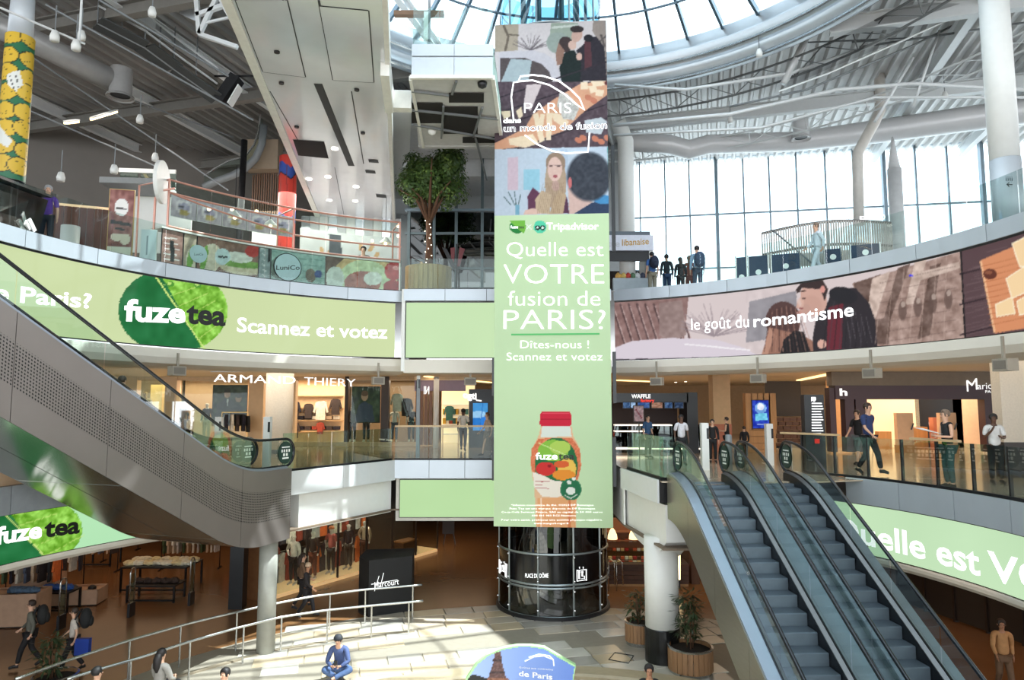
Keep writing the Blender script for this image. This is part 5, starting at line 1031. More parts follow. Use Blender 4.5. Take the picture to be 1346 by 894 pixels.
# timber and glass partition behind the purple-shirted man
TIM = mat('reddish_timber', (96, 54, 38), .5, var=.25, scale=3, stretch=(14, 14, .6)); part = thing('timber_partition', 'reddish timber partition with copper strip behind the purple-shirted man', 'partition', (-14.5, 21, Z2))
PP = Plane((-18.5, 19.2, 0), (1, .42, 0)); n_ = 12
sA, sB = PP.inv(20, 290)[0], PP.inv(143, 300)[0]
for i in range(n_): MB().slab(PP, sA+(sB-sA)*i/n_+.01, sA+(sB-sA)*(i+1)/n_-.01, Z2, 12.7, -.06, 0).obj('board', TIM, part)
MB().slab(PP, sA, sB, 12.7, 12.77, -.07, .04).obj('copper_strip', emis('lit_copper_strip', (226, 190, 150), .8), part)
pc = PP.P((sA+sB)/2+.3, Z2, .5); t = MB().lathe((pc.x, pc.y, Z2), [(.26, 0), (.26, 1.55)], 18).obj('column_stub', WHITE, None, True); tag(t, 'short white round column beside the purple-shirted man', 'column')
# potato column (plain yellow tubers on green) and red-blue column
def wrapped(label, px0, py0, px1, py1, dist, rad, z0, z1, paint, cat='column'):
    q = aty((px0+px1)/2, (py0+py1)/2, dist); x, y = q.x, dist; r = thing('wrapped_column', label, cat, (x, y, z0)); MB().lathe((x, y, 0), [(rad, z0), (rad, z1)], 28).obj('core', WHITE, r, True)
    O = OutArc(x, y, rad); picture('wrap_print', O, -rad*2.2, rad*2.2, z0, z1, paint, r, None, .008, .03, True); return r, x, y
im = Img(0, 0, 60, 200, (38, 112, 76), 2.4); g = random.Random(5)
for i in range(24):
    x, y = 8+(i % 3)*21+g.uniform(-3, 3), 6+(i//3)*25+g.uniform(-3, 3); im.ell(x, y, 13, 12.5, (30, 30, 24)).ell(x, y, 12, 11.5, (226, 186, 60))
    for _ in range(5): im.ell(x+g.uniform(-8, 8), y+g.uniform(-8, 8), .9, .7, (96, 70, 20))
im.poly([(28, 60), (40, 52), (44, 70), (38, 82), (30, 74)], (236, 236, 230)).line([(32, 62), (36, 78)], .8, (20, 20, 20)).line([(37, 60), (40, 76)], .8, (20, 20, 20)).poly([(4, 128), (20, 124), (38, 150), (34, 160), (18, 146), (6, 142)], (232, 232, 226)).ell(11, 133, 3.5, 3.5, (20, 20, 20)).ell(11, 133, 2, 2, (240, 240, 240))
pcr, pcx, _ = wrapped('thick round column wrapped in yellow potatoes on green at top left', 30, 22, 12, 240, 16.6, .31, 12.0, 15.75, im)
MB().lathe((pcx, 16.6, 0), [(.28, 15.75), (.25, 17.2)], 24).obj('column_head', mat('pale_blue_panel', (200, 206, 212)), pcr, True); MB().lathe((pcx, 16.6, 0), [(.3, Z2), (.3, 12.0)], 24).obj('column_foot', BLACK, pcr, True)
im = Img(0, 0, 40, 80, (198, 56, 42), 3)
for y in (6, 34, 66): im.line([(0, y+6), (14, y), (26, y+4), (40, y-4)], 6, (48, 78, 160)); im.line([(0, y+9), (14, y+3), (26, y+7), (40, y-1)], .8, (20, 20, 40))
for i in range(7): im.line([(i*7, 0), (i*7+5, 80)], .7, (120, 24, 20), .7)
im.noise(24, 8); wrapped('round column wrapped in red and blue curved bands above the kiosk', 380, 196, 376, 290, 26.5, .33, Z2, 16.3, im)
# dark round post and swept glass ramp edge behind the kiosk
q = aty(316, 240, 27); t = MB().tube([(q.x, 27, Z2), (q.x+.1, 27, 17.2)], .13, 10).obj('round_post', DARK, None, True); tag(t, 'slim dark round post rising behind the kiosk canopy', 'post')
rp_ = thing('swept_ramp', 'curved grey ramp with glass side sweeping up behind the kiosk', 'ramp', tuple(aty(320, 230, 28)))
pts = [aty(x, y, 28) for x, y in ((268, 246), (285, 238), (305, 231), (322, 222), (336, 208), (344, 190), (347, 165))]; MB().tube(pts, .16, 8).obj('edge_beam', GREY, rp_, True)
pt2 = [aty(x, y, 28) for x, y in ((268, 232), (285, 220), (300, 212), (322, 206), (334, 190), (340, 172), (342, 150))]; MB().tube(pt2, .05, 6).obj('handrail', STEEL, rp_)
b = MB(); b.v = [tuple(p) for pr in zip(pts, pt2) for p in pr]; b.f = [(2*i, 2*i+2, 2*i+3, 2*i+1) for i in range(6)]; b.obj('glass_side', GREENGLASS, rp_)
mz = thing('mezzanine_box', 'glass-fronted white mezzanine box behind the round projecting sign', 'booth', tuple(aty(190, 250, 26))); MP = Plane((0, 26, 0), (1, .1, 0))
bxp(MP, 157, 252, 232, 257, 0, 1.5).obj('floor_slab', GREY, mz); bxp(MP, 157, 226, 182, 252, 0, .03).obj('glass_panel', GREENGLASS, mz); bxp(MP, 184, 226, 232, 252, 0, .03).obj('glass_panel', GREENGLASS, mz); bxp(MP, 157, 224, 232, 227, 0, .08).obj('rail', WHITE, mz); bxp(MP, 162, 258, 250, 330, -.3, -.2).obj('white_wall', WPAN, mz)
sl = thing('slatted_screen', 'arched screen of thin wooden slats behind the red and blue column', 'screen wall', tuple(aty(350, 290, 29))); SP_ = Plane((0, 29, 0), (1, 0, 0))
for i in range(16): x = 332+i*3.0; bxp(SP_, x, 226+abs(i-8)*.6, x+1.1, 300, 0, .1).obj('slat', mat('slat_wood', (120, 90, 70), .5), sl)
bxp(SP_, 328, 190, 372, 228, 0, .6).obj('fascia', mat('beige_brown_panel', (150, 132, 112), .5), sl); bxp(SP_, 328, 262, 376, 330, -.3, -.2).obj('white_wall', WPAN, sl)
# ================================================================== TREE IN A PLANTER, GLASS FRONT BEHIND
tc = aty(563, 372, 24.7); tx, ty = tc.x, 24.7
pk = thing('wooden_planter', 'round planter of vertical pale wooden slats holding the indoor tree', 'planter', (tx, ty, Z2)); n = 30
for i in range(n): a = 2*PI*(i+.5)/n; MB().rbox((tx+.82*math.cos(a), ty+.82*math.sin(a), Z2), .04, .16, 1.05, a).obj('slat', mat('pale_slat_wood', (186, 160, 116), .55, var=.2, scale=2, stretch=(5, 5, .5)), pk)
MB().lathe((tx, ty, Z2), [(.78, 0), (.78, .98), (.01, .98)], 24).obj('soil', mat('dark_soil', (40, 32, 26), .9), pk)
tr = thing('indoor_tree', 'tree with rounded green crown and lights on its trunk, left of the banner', 'tree', (tx, ty, Z2+.95)); BK = mat('tree_bark', (96, 66, 46), .8, var=.25, scale=12, bump=.4)
MB().tube([(tx, ty, Z2+.9), (tx+.03, ty, Z2+1.9), (tx-.02, ty, Z2+2.9)], [.17, .12, .1], 10).obj('trunk', BK, tr, True); g = random.Random(3); lv = MB(); ccz = aty(568, 232, ty).z
for i in range(9):
    a = 2*PI*i/9; e = Vector((tx+1.1*math.cos(a), ty+.9*math.sin(a), ccz-.2+g.uniform(-.5, .8))); MB().tube([(tx, ty, Z2+2.7), Vector((tx, ty, Z2+3.2)).lerp(e, .45)+Vector((0, 0, .1)), e], [.07, .045, .02], 6).obj('branch', BK, tr, True)
def leaf_quad(b, c, s, d):
    u = d.cross(Vector((g.uniform(-1, 1), g.uniform(-1, 1), g.uniform(-1, 1)))).normalized(); w = d.cross(u).normalized()*.5; b.add([c-u*s, c+w*s, c+u*s, c-w*s], [(0, 1, 2, 3)])
lobes = [(Vector((tx+g.uniform(-.85, .85)+.1, ty+g.uniform(-.7, .7), ccz+g.uniform(-.7, .75))), g.uniform(.42, .62)) for _ in range(26)]+[(Vector((tx+.05, ty, ccz)), .9)]
def puff(lobes, N, s):
    b = MB()
    for i in range(N):
        c, r = lobes[i % len(lobes)]; d = Vector((g.gauss(0, 1), g.gauss(0, 1), g.gauss(0, 1))).normalized(); p = c+d*r*g.uniform(.6, 1.05); p.z = max(p.z, c.z-r*.9); leaf_quad(b, p, s*g.uniform(.7, 1.3), (d+Vector((0, 0, .6))).normalized())
    return b
puff(lobes, 7000, .075).obj('foliage', mat('deep_green_leaf', (74, 100, 48), .55, var=.45, scale=1.6), tr, kind='stuff'); puff(lobes, 2600, .06).obj('foliage', mat('light_green_leaf', (116, 140, 66), .5, var=.3, scale=2), tr, kind='stuff')
for i in range(14): MB().ball((tx+.13*math.cos(i*2.2), ty-.13, Z2+1.1+i*.13), .02, 6, 4).obj('string_light', emis('tiny_light', (255, 245, 220), 5), tr)
WPL = Plane((0, 31.5, 0), (1, .12, 0)); pw_ = struct('wall_mirror', MB().slab(WPL, -9.6, -4.0, Z2, 15.0, -.2, -.05), WPAN)
for i in range(14): MB().slab(WPL, -9.6+i*.4, -9.6+(i+1)*.4-.02, Z2, 15.0, -.05, .02*(i % 3)).obj('panel', [mat('mirror_panel', (206, 208, 210), .12, .7, .02), WPAN, mat('grey_soffit_panel')][(i*5) % 3], pw_)
GP = Plane((0, 28, 0), (1, 0, 0)); gf = struct('window_2', bxp(GP, 533, 276, 656, 279, 0, .2).add([GP.P(a, z, -.02) for a, z in ((-4.4, Z2), (0, Z2), (0, Z2+.12), (-4.4, Z2+.12))], [(0, 1, 2, 3)]), WWm)
for x in (538, 571, 600, 634, 654): a, _ = GP.inv(x, 300); MB().slab(GP, a-.06, a+.06, Z2, 17.0, 0, .16).obj('mullion', mat('teal_grey_frame', (96, 110, 114), .4, .3), gf)
for y in (306, 352): bxp(GP, 533, y, 656, y+3, 0, .12).obj('transom', mat('teal_grey_frame'), gf)
for x0, x1 in ((538, 571), (571, 600), (600, 634), (634, 654)):
    for y0, y1 in ((279, 306), (309, 352), (355, 378)): bxp(GP, x0, y0, x1, y1, .04, .06).obj('pane', DARKGLASS, gf)
struct('wall_glass_back', MB().box(-5, .8, 30.2, 30.4, Z2, 15), mat('slate_wall', (92, 100, 102), .5)); struct('wall_bulkhead', MB().box(-4.6, .6, 27.9, 28.4, 16.0, 19.0), mat('grey_soffit_panel'))
vs = thing('sculpted_letters', 'dark red and black V-shaped sign seen behind the upper glass', 'sign', tuple(aty(600, 330, 27.2))); VP_ = Plane((0, 27.2, 0), (1, 0, 0))
for pts, m in ((((581, 325), (587, 327), (600, 352), (594, 352)), BLACK), (((604, 325), (611, 327), (604, 350), (601, 350)), mat('dark_red_paint', (110, 30, 36), .4)), (((592, 326), (598, 325), (597, 345), (593, 340)), mat('dark_red_paint'))):
    q = [VP_.P(*VP_.inv(*p)) for p in pts]; MB().add([p for p in q]+[p+Vector((0, .1, 0)) for p in q], [(0, 1, 2, 3), (7, 6, 5, 4), (0, 4, 5, 1), (1, 5, 6, 2), (2, 6, 7, 3), (3, 7, 4, 0)]).obj('stroke', m, vs)
MB().rbox((vs.location.x, 27.25, Z2), .06, .06, vs.location.z-Z2+.3).rbox((vs.location.x, 27.25, Z2), .9, .3, .05).obj('stand', DARK, vs)
# ================================================================== SECOND FLOOR, RIGHT
kb = thing('snack_kiosk', 'kiosk with white sign reading libanaise beside the waiting group', 'kiosk', tuple(aty(830, 378, 27))); KP = Plane((0, 27, 0), (1, .0, 0))
bxp(KP, 800, 305, 854, 311, -2.5, .1).obj('roof', mat('slate_blue_panel', (96, 106, 116), .5), kb); bxp(KP, 796, 310, 858, 330, -.1, .12).obj('sign_box', mat('lilac_white', (222, 224, 236), .4), kb); bxp(KP, 796, 330, 854, 343, -.1, 0).obj('dark_hood', DARK, kb)
letters(KP, 'libanaise', 817, 324, 852, 8.5, mat('ochre_letter', (196, 150, 50), .5), kb, yb2=322, n=.13, bold=.01); letters(KP, 'tte', 797, 325, 814, 8, mat('pale_letter', (190, 190, 196), .5), kb, n=.13)
bxp(KP, 806, 366, 855, 388, -.2, .1).obj('counter', mat('pale_grey_counter', (176, 186, 192), .4), kb); bxp(KP, 798, 343, 856, 384, -2.2, -2.1).obj('back_wall', mat('dark_shelf_wall', (60, 50, 46), .7), kb); bxp(KP, 854, 330, 858, 384, -2.2, .05).obj('side_wall', WHITE, kb)
for i, (x, c) in enumerate(((813, (214, 160, 80)), (820, (226, 180, 100)), (832, (90, 120, 90)), (838, (220, 224, 226)), (845, (60, 64, 84)), (826, (196, 60, 50)))):
    t = MB().lathe(tuple(KP.P(KP.inv(x, 366)[0], KP.inv(x, 366)[1], -.05)), [(.1, 0), (.14, .06), (.12, .16), (.03, .24)], 10).obj('food_dish', mat('food_%d' % i, c, .5, var=.3, scale=20), None, True)
    tag(t, ['heap of golden pastries', 'round golden loaf', 'green leafy dish', 'white bowl', 'dark blue jar', 'red dish'][i]+' on the counter of the libanaise kiosk', 'food')
# slatted terrace pavilion
PV = Plane((0, 26.5, 0), (1, -.35, 0)); pv = thing('slatted_pavilion', 'terrace pavilion with curved front of thin vertical slats', 'pavilion', tuple(aty(1085, 345, 26.5)))
s0, s1 = PV.inv(1002, 320)[0], PV.inv(1172, 320)[0]; z0 = Z2+.5; zt0 = PV.inv(1002, 307)[1]; zt1 = PV.inv(1172, 293)[1]; SW = mat('bleached_slat', (176, 170, 162), .6, var=.15)
PC = lambda u: PV.P(s0+(s1-s0)*u, 0, .9*math.sin(PI*u))
for i in range(54): u = i/53; p = PC(u); zt = zt0+(zt1-zt0)*u; MB().rbox((p.x, p.y, z0), .05, .1, zt-z0, -.35).obj('slat', SW, pv)
for f_ in (0, .5, 1): MB().tube([PC(u)+Vector((0, 0, z0+(zt0+(zt1-zt0)*u-z0)*f_)) for u in np.linspace(0, 1, 16)], .05, 6).obj('ring_rail', mat('grey_brown_rail', (112, 106, 102), .5), pv)
MB().tube([PC(.08)+Vector((0, -.1, zt0)), PC(.36)+Vector((0, -.1, z0+.2))], .03, 5).obj('brace', GREY, pv)
bxp(PV, 1004, 316, 1168, 345, -1.2, -1.1).obj('back_counter', WHITE, pv)
for i, ch in enumerate('BAR FOOD'):
    if ch != ' ': s, t = PV.inv(1092+i*9, 297-i*.8); letters(PV, ch, 1092+i*9, 299-i*.9, 1098+i*9, 7, TXTW, pv, n=.4, bold=.02, name='raised_letter')
for i, (x0, x1, yb, yt, d) in enumerate(((968, 982, 366, 357, 22.4), (984, 1010, 362, 348, 22.2), (1014, 1052, 356, 338, 21.9), (1084, 1106, 344, 326, 21.2), (1118, 1157, 338, 320, 20.6))):
    bp_ = Plane((0, d+4.6, 0), (1, -.42, 0)); r = thing('fabric_barrier', 'dark blue fabric terrace barrier, %s' % ['the leftmost and smallest', 'second from the left', 'broad one before the slatted pavilion', 'just right of the white-clad walker', 'the rightmost'][i], 'barrier', tuple(aty((x0+x1)/2, yb, d)))
    bp_ = Plane((aty((x0+x1)/2, yb, d).x, d, 0), (1, -.42, 0)); a0, _ = bp_.inv(x0, yb); a1, _ = bp_.inv(x1, yb); MB().slab(bp_, a0, a1, Z2+.15, Z2+.95, 0, .03).obj('fabric', mat('navy_fabric', (42, 60, 84), .7), r)
    for a in (a0, a1): MB().tube([bp_.P(a, Z2, .015), bp_.P(a, Z2+1.0, .015)], .025, 6).obj('post', STEEL, r)
    disc(bp_, (x0+x1)/2, (yb+yt)/2+3, .09, TXTP, r, .032, 'round_mark', .004)
# big white round column at right, its arrow sign
q = aty(1309, 20, 16.2); cl = thing('white_column', 'tall thick white round column at the right edge with arrow sign', 'column', (q.x, 16.2, Z2)); q2 = aty(1326, 285, 16.2)
MB().lathe((q2.x, 16.2, 0), [(.33, Z2), (.33, 12.4)], 28).obj('base_drum', mat('pale_blue_panel', (200, 206, 212)), cl, True); MB().lathe((q2.x, 16.2, 0), [(.32, 12.42), (.32, 17.6)], 28).obj('shaft', WHITE, cl, True); MB().lathe((q2.x, 16.2, 0), [(.2, 17.6), (.2, 19.2)], 20).obj('neck', mat('pale_blue_panel'), cl, True)
O = OutArc(q2.x, 16.2, .33); letters(O, '←', 1323, 246, 1331, 7, TXTK, cl, n=.01, name='arrow'); letters(O, 'iiii', 1322, 238, 1331, 6, mat('grey_print', (96, 104, 112), .6), cl, n=.01)
# slender columns, ducts
DUCT = mat('white_duct', (214, 212, 212), .35, .15, .02)
def tubething(name, label, pts, r, m, cat='duct', rings=()):
    t = thing(name, label, cat, tuple(pts[0])); MB().tube(pts, r, 20).obj('pipe', m, t, True)
    for k, (p, d, rr) in enumerate(rings): MB().tube([Vector(p)-Vector(d)*.03, Vector(p)+Vector(d)*.03], rr, 20).obj('joint_ring', m, t)
    return t
P_ = lambda x, y, d: aty(x, y, d)
tubething('round_duct', 'thick white round duct running along the top of the window wall', [P_(828, 186, 29), P_(880, 190, 29), P_(905, 197, 29), P_(930, 190, 29), P_(1046, 186, 29), P_(1160, 172, 28.5), P_(1346, 146, 26.5), P_(1500, 122, 25)], [.42, .42, .42, .42, .42, .5, .52, .52], DUCT)
for x, y in ((880, 190), (960, 188), (1120, 178), (1240, 162)): pass
t = thing('air_diffuser', 'round white air outlet hanging down from the window wall duct', 'air outlet', tuple(P_(1052, 180, 28.4))); c = P_(1053, 182, 28.2); MB().lathe((c.x, c.y, c.z), [(.34, 0), (.32, .1), (.32, .9)], 20, cap=False).obj('drum', DUCT, t, True); MB().lathe((c.x, c.y, c.z), [(.4, -.04), (.4, .04), (.26, .03)], 20, cap=False).obj('rim', DUCT, t, True); MB().lathe((c.x, c.y, c.z+.05), [(.3, 0), (.3, .02)], 20).obj('mouth', BLACK, t)
c = P_(824, 300, 27.5); d_ = P_(824, 185, 27.5); tubething('white_column', 'white round column right beside the banner, under the big duct', [Vector((c.x, 27.5, Z2)), Vector((c.x, 27.5, d_.z)), P_(812, 160, 27.2)], .33, WHITE, 'column')
tubething('bent_duct', 'slim bent white pipe coming down from the roof before the windows', [P_(1154, 60, 26), P_(1156, 100, 26), P_(1157, 145, 26), P_(1150, 160, 26), P_(1128, 200, 26), P_(1127, 210, 26), P_(1129, 296, 26)], .2, mat('ivory_pipe', (206, 200, 192), .4))
c = P_(1182, 345, 25.5); t = thing('tapered_column', 'grey round column with pointed top before the window wall', 'column', (c.x, 25.5, Z2)); zt = P_(1175, 180, 25.5).z; zm_ = P_(1177, 222, 25.5).z
MB().lathe((c.x, 25.5, 0), [(.26, Z2), (.25, zm_)], 20).obj('shaft', mat('grey_soffit_panel'), t, True); MB().lathe((c.x, 25.5, 0), [(.22, zm_), (.03, zt)], 20).obj('pointed_cap', mat('grey_soffit_panel'), t, True)
t = thing('round_duct', 'thick grey round duct under the roof at the upper left', 'duct', tuple(P_(40, 40, 20))); MB().tube([P_(-40, 20, 19), P_(40, 52, 20), P_(162, 112, 22)], .36, 22).obj('pipe', mat('grey_duct', (156, 154, 152), .4, .2), t, True)
c = P_(158, 127, 21.8); MB().lathe((c.x, c.y, c.z), [(.34, 0), (.34, .95)], 22, cap=False).obj('drum', mat('grey_duct'), t, True); MB().lathe(tuple(c), [(.42, -.05), (.42, .02), (.3, .03)], 22, cap=False).obj('rim', mat('grey_duct'), t, True); MB().lathe((c.x, c.y, c.z+.06), [(.3, 0), (.3, .02)], 20).obj('mouth', BLACK, t)
t = thing('sloped_pipe', 'long pale sloped roof pipe with brackets at the upper right', 'pipe', tuple(P_(1000, 130, 24)))
for pts, r_ in (([(808, 112), (900, 118), (1040, 96), (1150, 58), (1240, 10), (1280, -20)], .06), ([(960, 140), (1060, 118), (1200, 60), (1300, 10)], .04), ([(1200, 76), (1150, 160)], .05), ([(1235, 40), (1200, 140)], .05), ([(1120, 55), (1165, 52)], .04), ([(1030, 110), (1070, 30)], .12), ([(806, 165), (960, 150), (1100, 118), (1200, 110), (1346, 118)], .07), ([(806, 178), (1000, 168), (1150, 128), (1346, 128)], .05), ([(960, 60), (1200, 50)], .03), ([(1130, 62), (1346, 30)], .04)):
    MB().tube([P_(x, y, 24-(x-800)*.004) for x, y in pts], r_, 8).obj('pipe', WHS if r_ > .045 else GREY, t, True)
sh = thing('net_sheet', 'large pale translucent sheet stretched under the roof at upper right', 'sheet', tuple(P_(1150, 90, 22))); MB().add([P_(1024, 120, 22), P_(1090, 90, 22), P_(1190, 50, 21), P_(1290, 6, 20), P_(1200, 2, 20), P_(1080, 60, 21)], [(0, 1, 2, 3, 4, 5)]).obj('sheet', glass_mat('net', (214, 214, 214), .04), sh); MB().tube([P_(1024, 120, 22), P_(1090, 96, 22), P_(1190, 52, 21), P_(1290, 6, 20)], .03, 5).obj('edge_cable', WHS, sh)
for i, (x, y, d) in enumerate(((858, 108, 25), (1272-30, 126, 24), (960, 158, 26), (998, 70, 22), (107, 47, 18), (200, 16, 18), (184, 157, 21), (150, 223, 20), (204, 207, 22), (80, 233, 19), (72, 48, 16), (100, 60, 16))):
    c = P_(x, y, d); t = thing('roof_spotlight', 'small white roof spotlight %s' % ['hanging under the ring beam right of the banner', 'hanging right of the bent pipe', 'with bell shade before the duct', 'under the sloped pipe', 'high on the left cable', 'at the top beside the grey box', 'below the left duct outlet', 'above the timber partition end', 'above the round projecting sign', 'above the purple-shirted man', 'first on the left lighting rail', 'second on the left lighting rail'][i], 'spotlight', tuple(c)); MB().lathe(tuple(c), [(.1, -.12), (.11, 0), (.07, .14), (.02, .16)], 12).obj('housing', WHITE, t, True); MB().tube([c+Vector((0, 0, .15)), c+Vector((0, 0, .8))], .015, 5).obj('stem', GREY, t)
for n_i, (a, b) in enumerate((((0, 10, 15.5), (112, 58, 16.5)), ((104, 55, 16.4), (108, -10, 16.2)))):
    t = MB().tube([P_(*a), P_(*b)], .03, 6).obj('lighting_rail', WHS); tag(t, ['thin white lighting rail across the potato column top', 'thin white vertical rod holding the left lighting rail'][n_i], 'rail')
for i, (x, y, x2, y2) in enumerate(((120, 157, 153, 147), (86, 162, 102, 160))):
    a, b = P_(x, y, 21), P_(x2, y2, 22); t = thing('strip_light', ['long warm strip light under the left roof', 'short warm strip light left of the long one'][i], 'lamp', tuple(a)); MB().bar(a, b, .1, .06).obj('tube', emis('warm_strip', (255, 226, 170), 4), t); MB().bar(a+Vector((0, 0, .06)), b+Vector((0, 0, .06)), .14, .04).obj('tray', WHS, t)
# suspended glass maintenance walkway and cables, upper left
wk = thing('maintenance_walkway', 'suspended narrow glass-sided walkway under the left roof', 'walkway', tuple(P_(220, 80, 22)))
A_ = [P_(128, 30, 20), P_(190, 62, 21), P_(228, 90, 22), P_(285, 130, 23)]
for dz, r_ in ((0, .05), (.55, .04), (1.1, .04)): MB().tube([p+Vector((0, 0, dz)) for p in A_], r_, 6).obj('rail', WHS if dz else GREY, wk)
for p, q in zip(A_, A_[1:]):
    MB().bar(p, q, .9, .05).obj('deck', mat('dark_grating', (60, 62, 62), .6), wk); MB().add([p, q, q+Vector((0, 0, 1.1)), p+Vector((0, 0, 1.1))], [(0, 1, 2, 3)]).obj('glass_panel', glass_mat('net'), wk)
    for f_ in (0, .5): m_ = p.lerp(q, f_); MB().tube([m_, m_+Vector((0, 0, 2.6))], .02, 5).obj('hanger', GREY, wk)
bx = thing('dark_projector', 'dark tilted stage projector hanging under the left roof', 'projector', tuple(P_(303, 116, 23))); MB().bar(P_(290, 134, 23), P_(312, 102, 23), .5, .35).obj('housing', DARK, bx); MB().bar(P_(302, 138, 23), P_(316, 114, 23), .4, .04).obj('white_flap', WHITE, bx); MB().tube([P_(282, 100, 23), P_(333, 100, 23)], .04, 6).obj('yoke', DARK, bx)
tb = thing('lattice_truss_frame', 'white lattice frame with silvery net at the top, left of the bridge', 'frame', tuple(P_(262, 45, 20)))
for a, b in (((258, -5), (262, 45)), ((262, 45), (286, -5)), ((262, 45), (312, 62)), ((258, 20), (300, 5)), ((286, -5), (318, 55)), ((270, 30), (306, 22))): MB().bar(P_(*a, 19), P_(*b, 19), .12 if a[0] < 263 else .06).obj('bar', WHS, tb)
MB().add([P_(258, -5, 19.2), P_(262, 45, 19.2), P_(312, 62, 19.2), P_(320, 0, 19.2)], [(0, 1, 2, 3)]).obj('net', glass_mat('net'), tb)
tg = MB().hexa([P_(236, -8, 20), P_(236, 18, 20), P_(262, 30, 20), P_(262, -8, 20), P_(236, -8, 20.5), P_(236, 18, 20.5), P_(262, 30, 20.5), P_(262, -8, 20.5)]).obj('steel_box', mat('pale_blue_panel')); tag(tg, 'pale blue-white box at the top edge left of the lattice frame', 'box')
for i, (x, y, x2, y2, d) in enumerate(((60, 6, 333, 158, 21), (130, 0, 300, 100, 19), (20, 60, 300, 250, 24), (0, 128, 230, 230, 24), (170, 130, 306, 180, 26))):
    t = MB().tube([P_(x, y, d-2), P_(x2, y2, d+2)], .035, 5).obj('roof_cable', GREY); tag(t, ['long grey cable tray from top left to the bridge', 'straight cable high above the walkway', 'long thin cable crossing behind the potato column', 'low cable above the timber partition', 'cable below the walkway end'][i], 'cable')
# ================================================================== FIRST FLOOR, LEFT: CLOTHES SHOP
SF = Plane((0, 31.0, 0), (1, 0, 0)); SB = Plane((0, 34.2, 0), (1, 0, 0)); BEI = mat('beige_pilaster', (204, 176, 140), .5, var=.04); DFR = mat('dark_frame', (52, 42, 36), .4, .3); CREAM = mat('cream_wall', (232, 212, 182), .6); WOODW = mat('walnut_panel', (120, 80, 50), .4, var=.2, scale=2, stretch=(8, 8, .5))
shop = thing('clothes_shop', 'wide clothes shop front with beige pilasters and white capital letters above', 'shop front', tuple(aty(370, 585, 31)))
fz = 586
def sbox(par, nm, m, x0, y0, x1, y1, n0=-.2, n1=0, sf=SF): return bxp(sf, x0, y0, x1, y1, n0, n1).obj(nm, m, par)
for x0, x1 in ((150, 182), (214, 234), (325, 348), (383, 390), (452, 459), (500, 512), (546, 552)): sbox(shop, 'pilaster', BEI if x0 < 400 else DFR, x0, 484, x1, fz, -.3, .05)
sbox(shop, 'lintel', BEI, 60, 478, 552, 500, -.3, .0); sbox(shop, 'base_strip', BEI, 214, 581, 552, 587, -.1, .1)
for x0, x1 in ((182, 214), (236, 326), (460, 500), (512, 546)): sbox(shop, 'shop_window_pane', TH_, x0, 500, x1, 584, .0, .015)
bk = thing('shop_interior', 'warm lit interior back wall of the clothes shop', 'shop wall', (-10, 34.3, Z1))
for x0, x1, m in ((40, 240, CREAM), (240, 330, mat('taupe_wall', (170, 142, 110), .6)), (330, 460, mat('peach_wall', (236, 206, 166), .6)), (460, 560, mat('brown_wall', (132, 104, 78), .6))): sbox(bk, 'wall_panel', m, x0, 470, x1, 584, -.2, 0, SB)
for y in (520, 536, 552, 566): sbox(bk, 'shelf', mat('pale_wood_shelf', (206, 170, 124), .5), 384, y, 452, y+1.2, 0, .35, SB)
# letters
SL = Plane((0, 26.2, 0), (1, 0, 0)); letters(SL, 'ARMAND', 281, 502, 388, 10.5, TXTW, shop, yb2=505, bold=-.012, th=.06); letters(SL, 'THIERY', 400, 506, 467, 10.5, TXTW, shop, yb2=508.5, bold=-.012, th=.06)
a0, t0 = SL.inv(276, 504); a1, _ = SL.inv(470, 509); MB().slab(SL, a0, a1, 7.72, 7.76, -.1, 0).obj('sign_carrier', SILVER, shop)
q = aty(365, 600, 27.0); t = thing('round_column', 'round cream column in front of the clothes shop door', 'column', (q.x, 27, Z1)); MB().lathe((q.x, 27, 0), [(.52, Z1), (.52, 7.7)], 28).obj('shaft', mat('cream_column', (226, 216, 200), .6, bump=.3, scale=20), t, True); MB().lathe((q.x, 27, 0), [(.54, Z1), (.54, Z1+.15)], 28).obj('base', GREY, t)
# poster with two men in suits
def poster(label, x0, y0, x1, y1, sf, im, cat='poster', m=None, par_m=DFR):
    a0, t0 = sf.inv(x0, y1); a1, t1 = sf.inv(x1, y0); c = sf.P((a0+a1)/2, t0, -.05); r = thing('poster' if cat == 'poster' else 'display_screen', label, cat, tuple(c)); MB().slab(sf, a0, a1, t0, t1, -.12, -.06).obj('backing', par_m, r); picture('print', sf, a0+.03, a1-.03, t0+.03, t1-.03, im, r, m, -.05, .03, True); return r
im = Img(0, 0, 50, 62, (60, 62, 44), 2).noise(60, 4); im.poly([(4, 62), (6, 30), (18, 20), (26, 20), (36, 30), (36, 62)], (66, 60, 66)).poly([(28, 62), (30, 36), (38, 28), (46, 34), (50, 62)], (44, 40, 44)).ell(21, 12, 5, 7, (196, 150, 124)).ell(21, 7, 5, 4, (50, 36, 30)).ell(38, 20, 4.5, 6, (190, 146, 120)).ell(38, 16, 5, 3, (70, 60, 54)).poly([(20, 20), (24, 20), (22, 32)], (224, 220, 220)).line([(8, 40), (34, 40)], 4, (86, 78, 84)).line([(17, 10), (25, 10)], 1.6, (20, 20, 20))
poster('shop poster of two men in dark suits left of the round cream column', 277, 506, 325, 560, SF, im)
im = Img(0, 0, 36, 50, (54, 66, 34), 2).noise(60, 4); im.poly([(4, 50), (8, 26), (16, 20), (26, 26), (30, 50)], (54, 60, 84)).ell(16, 13, 4.5, 6.5, (206, 160, 130)).ell(16, 9, 5, 4, (120, 80, 50)); poster('shop poster of a fair-haired model above the grey-clad mannequins', 461, 508, 500, 556, SF, im)
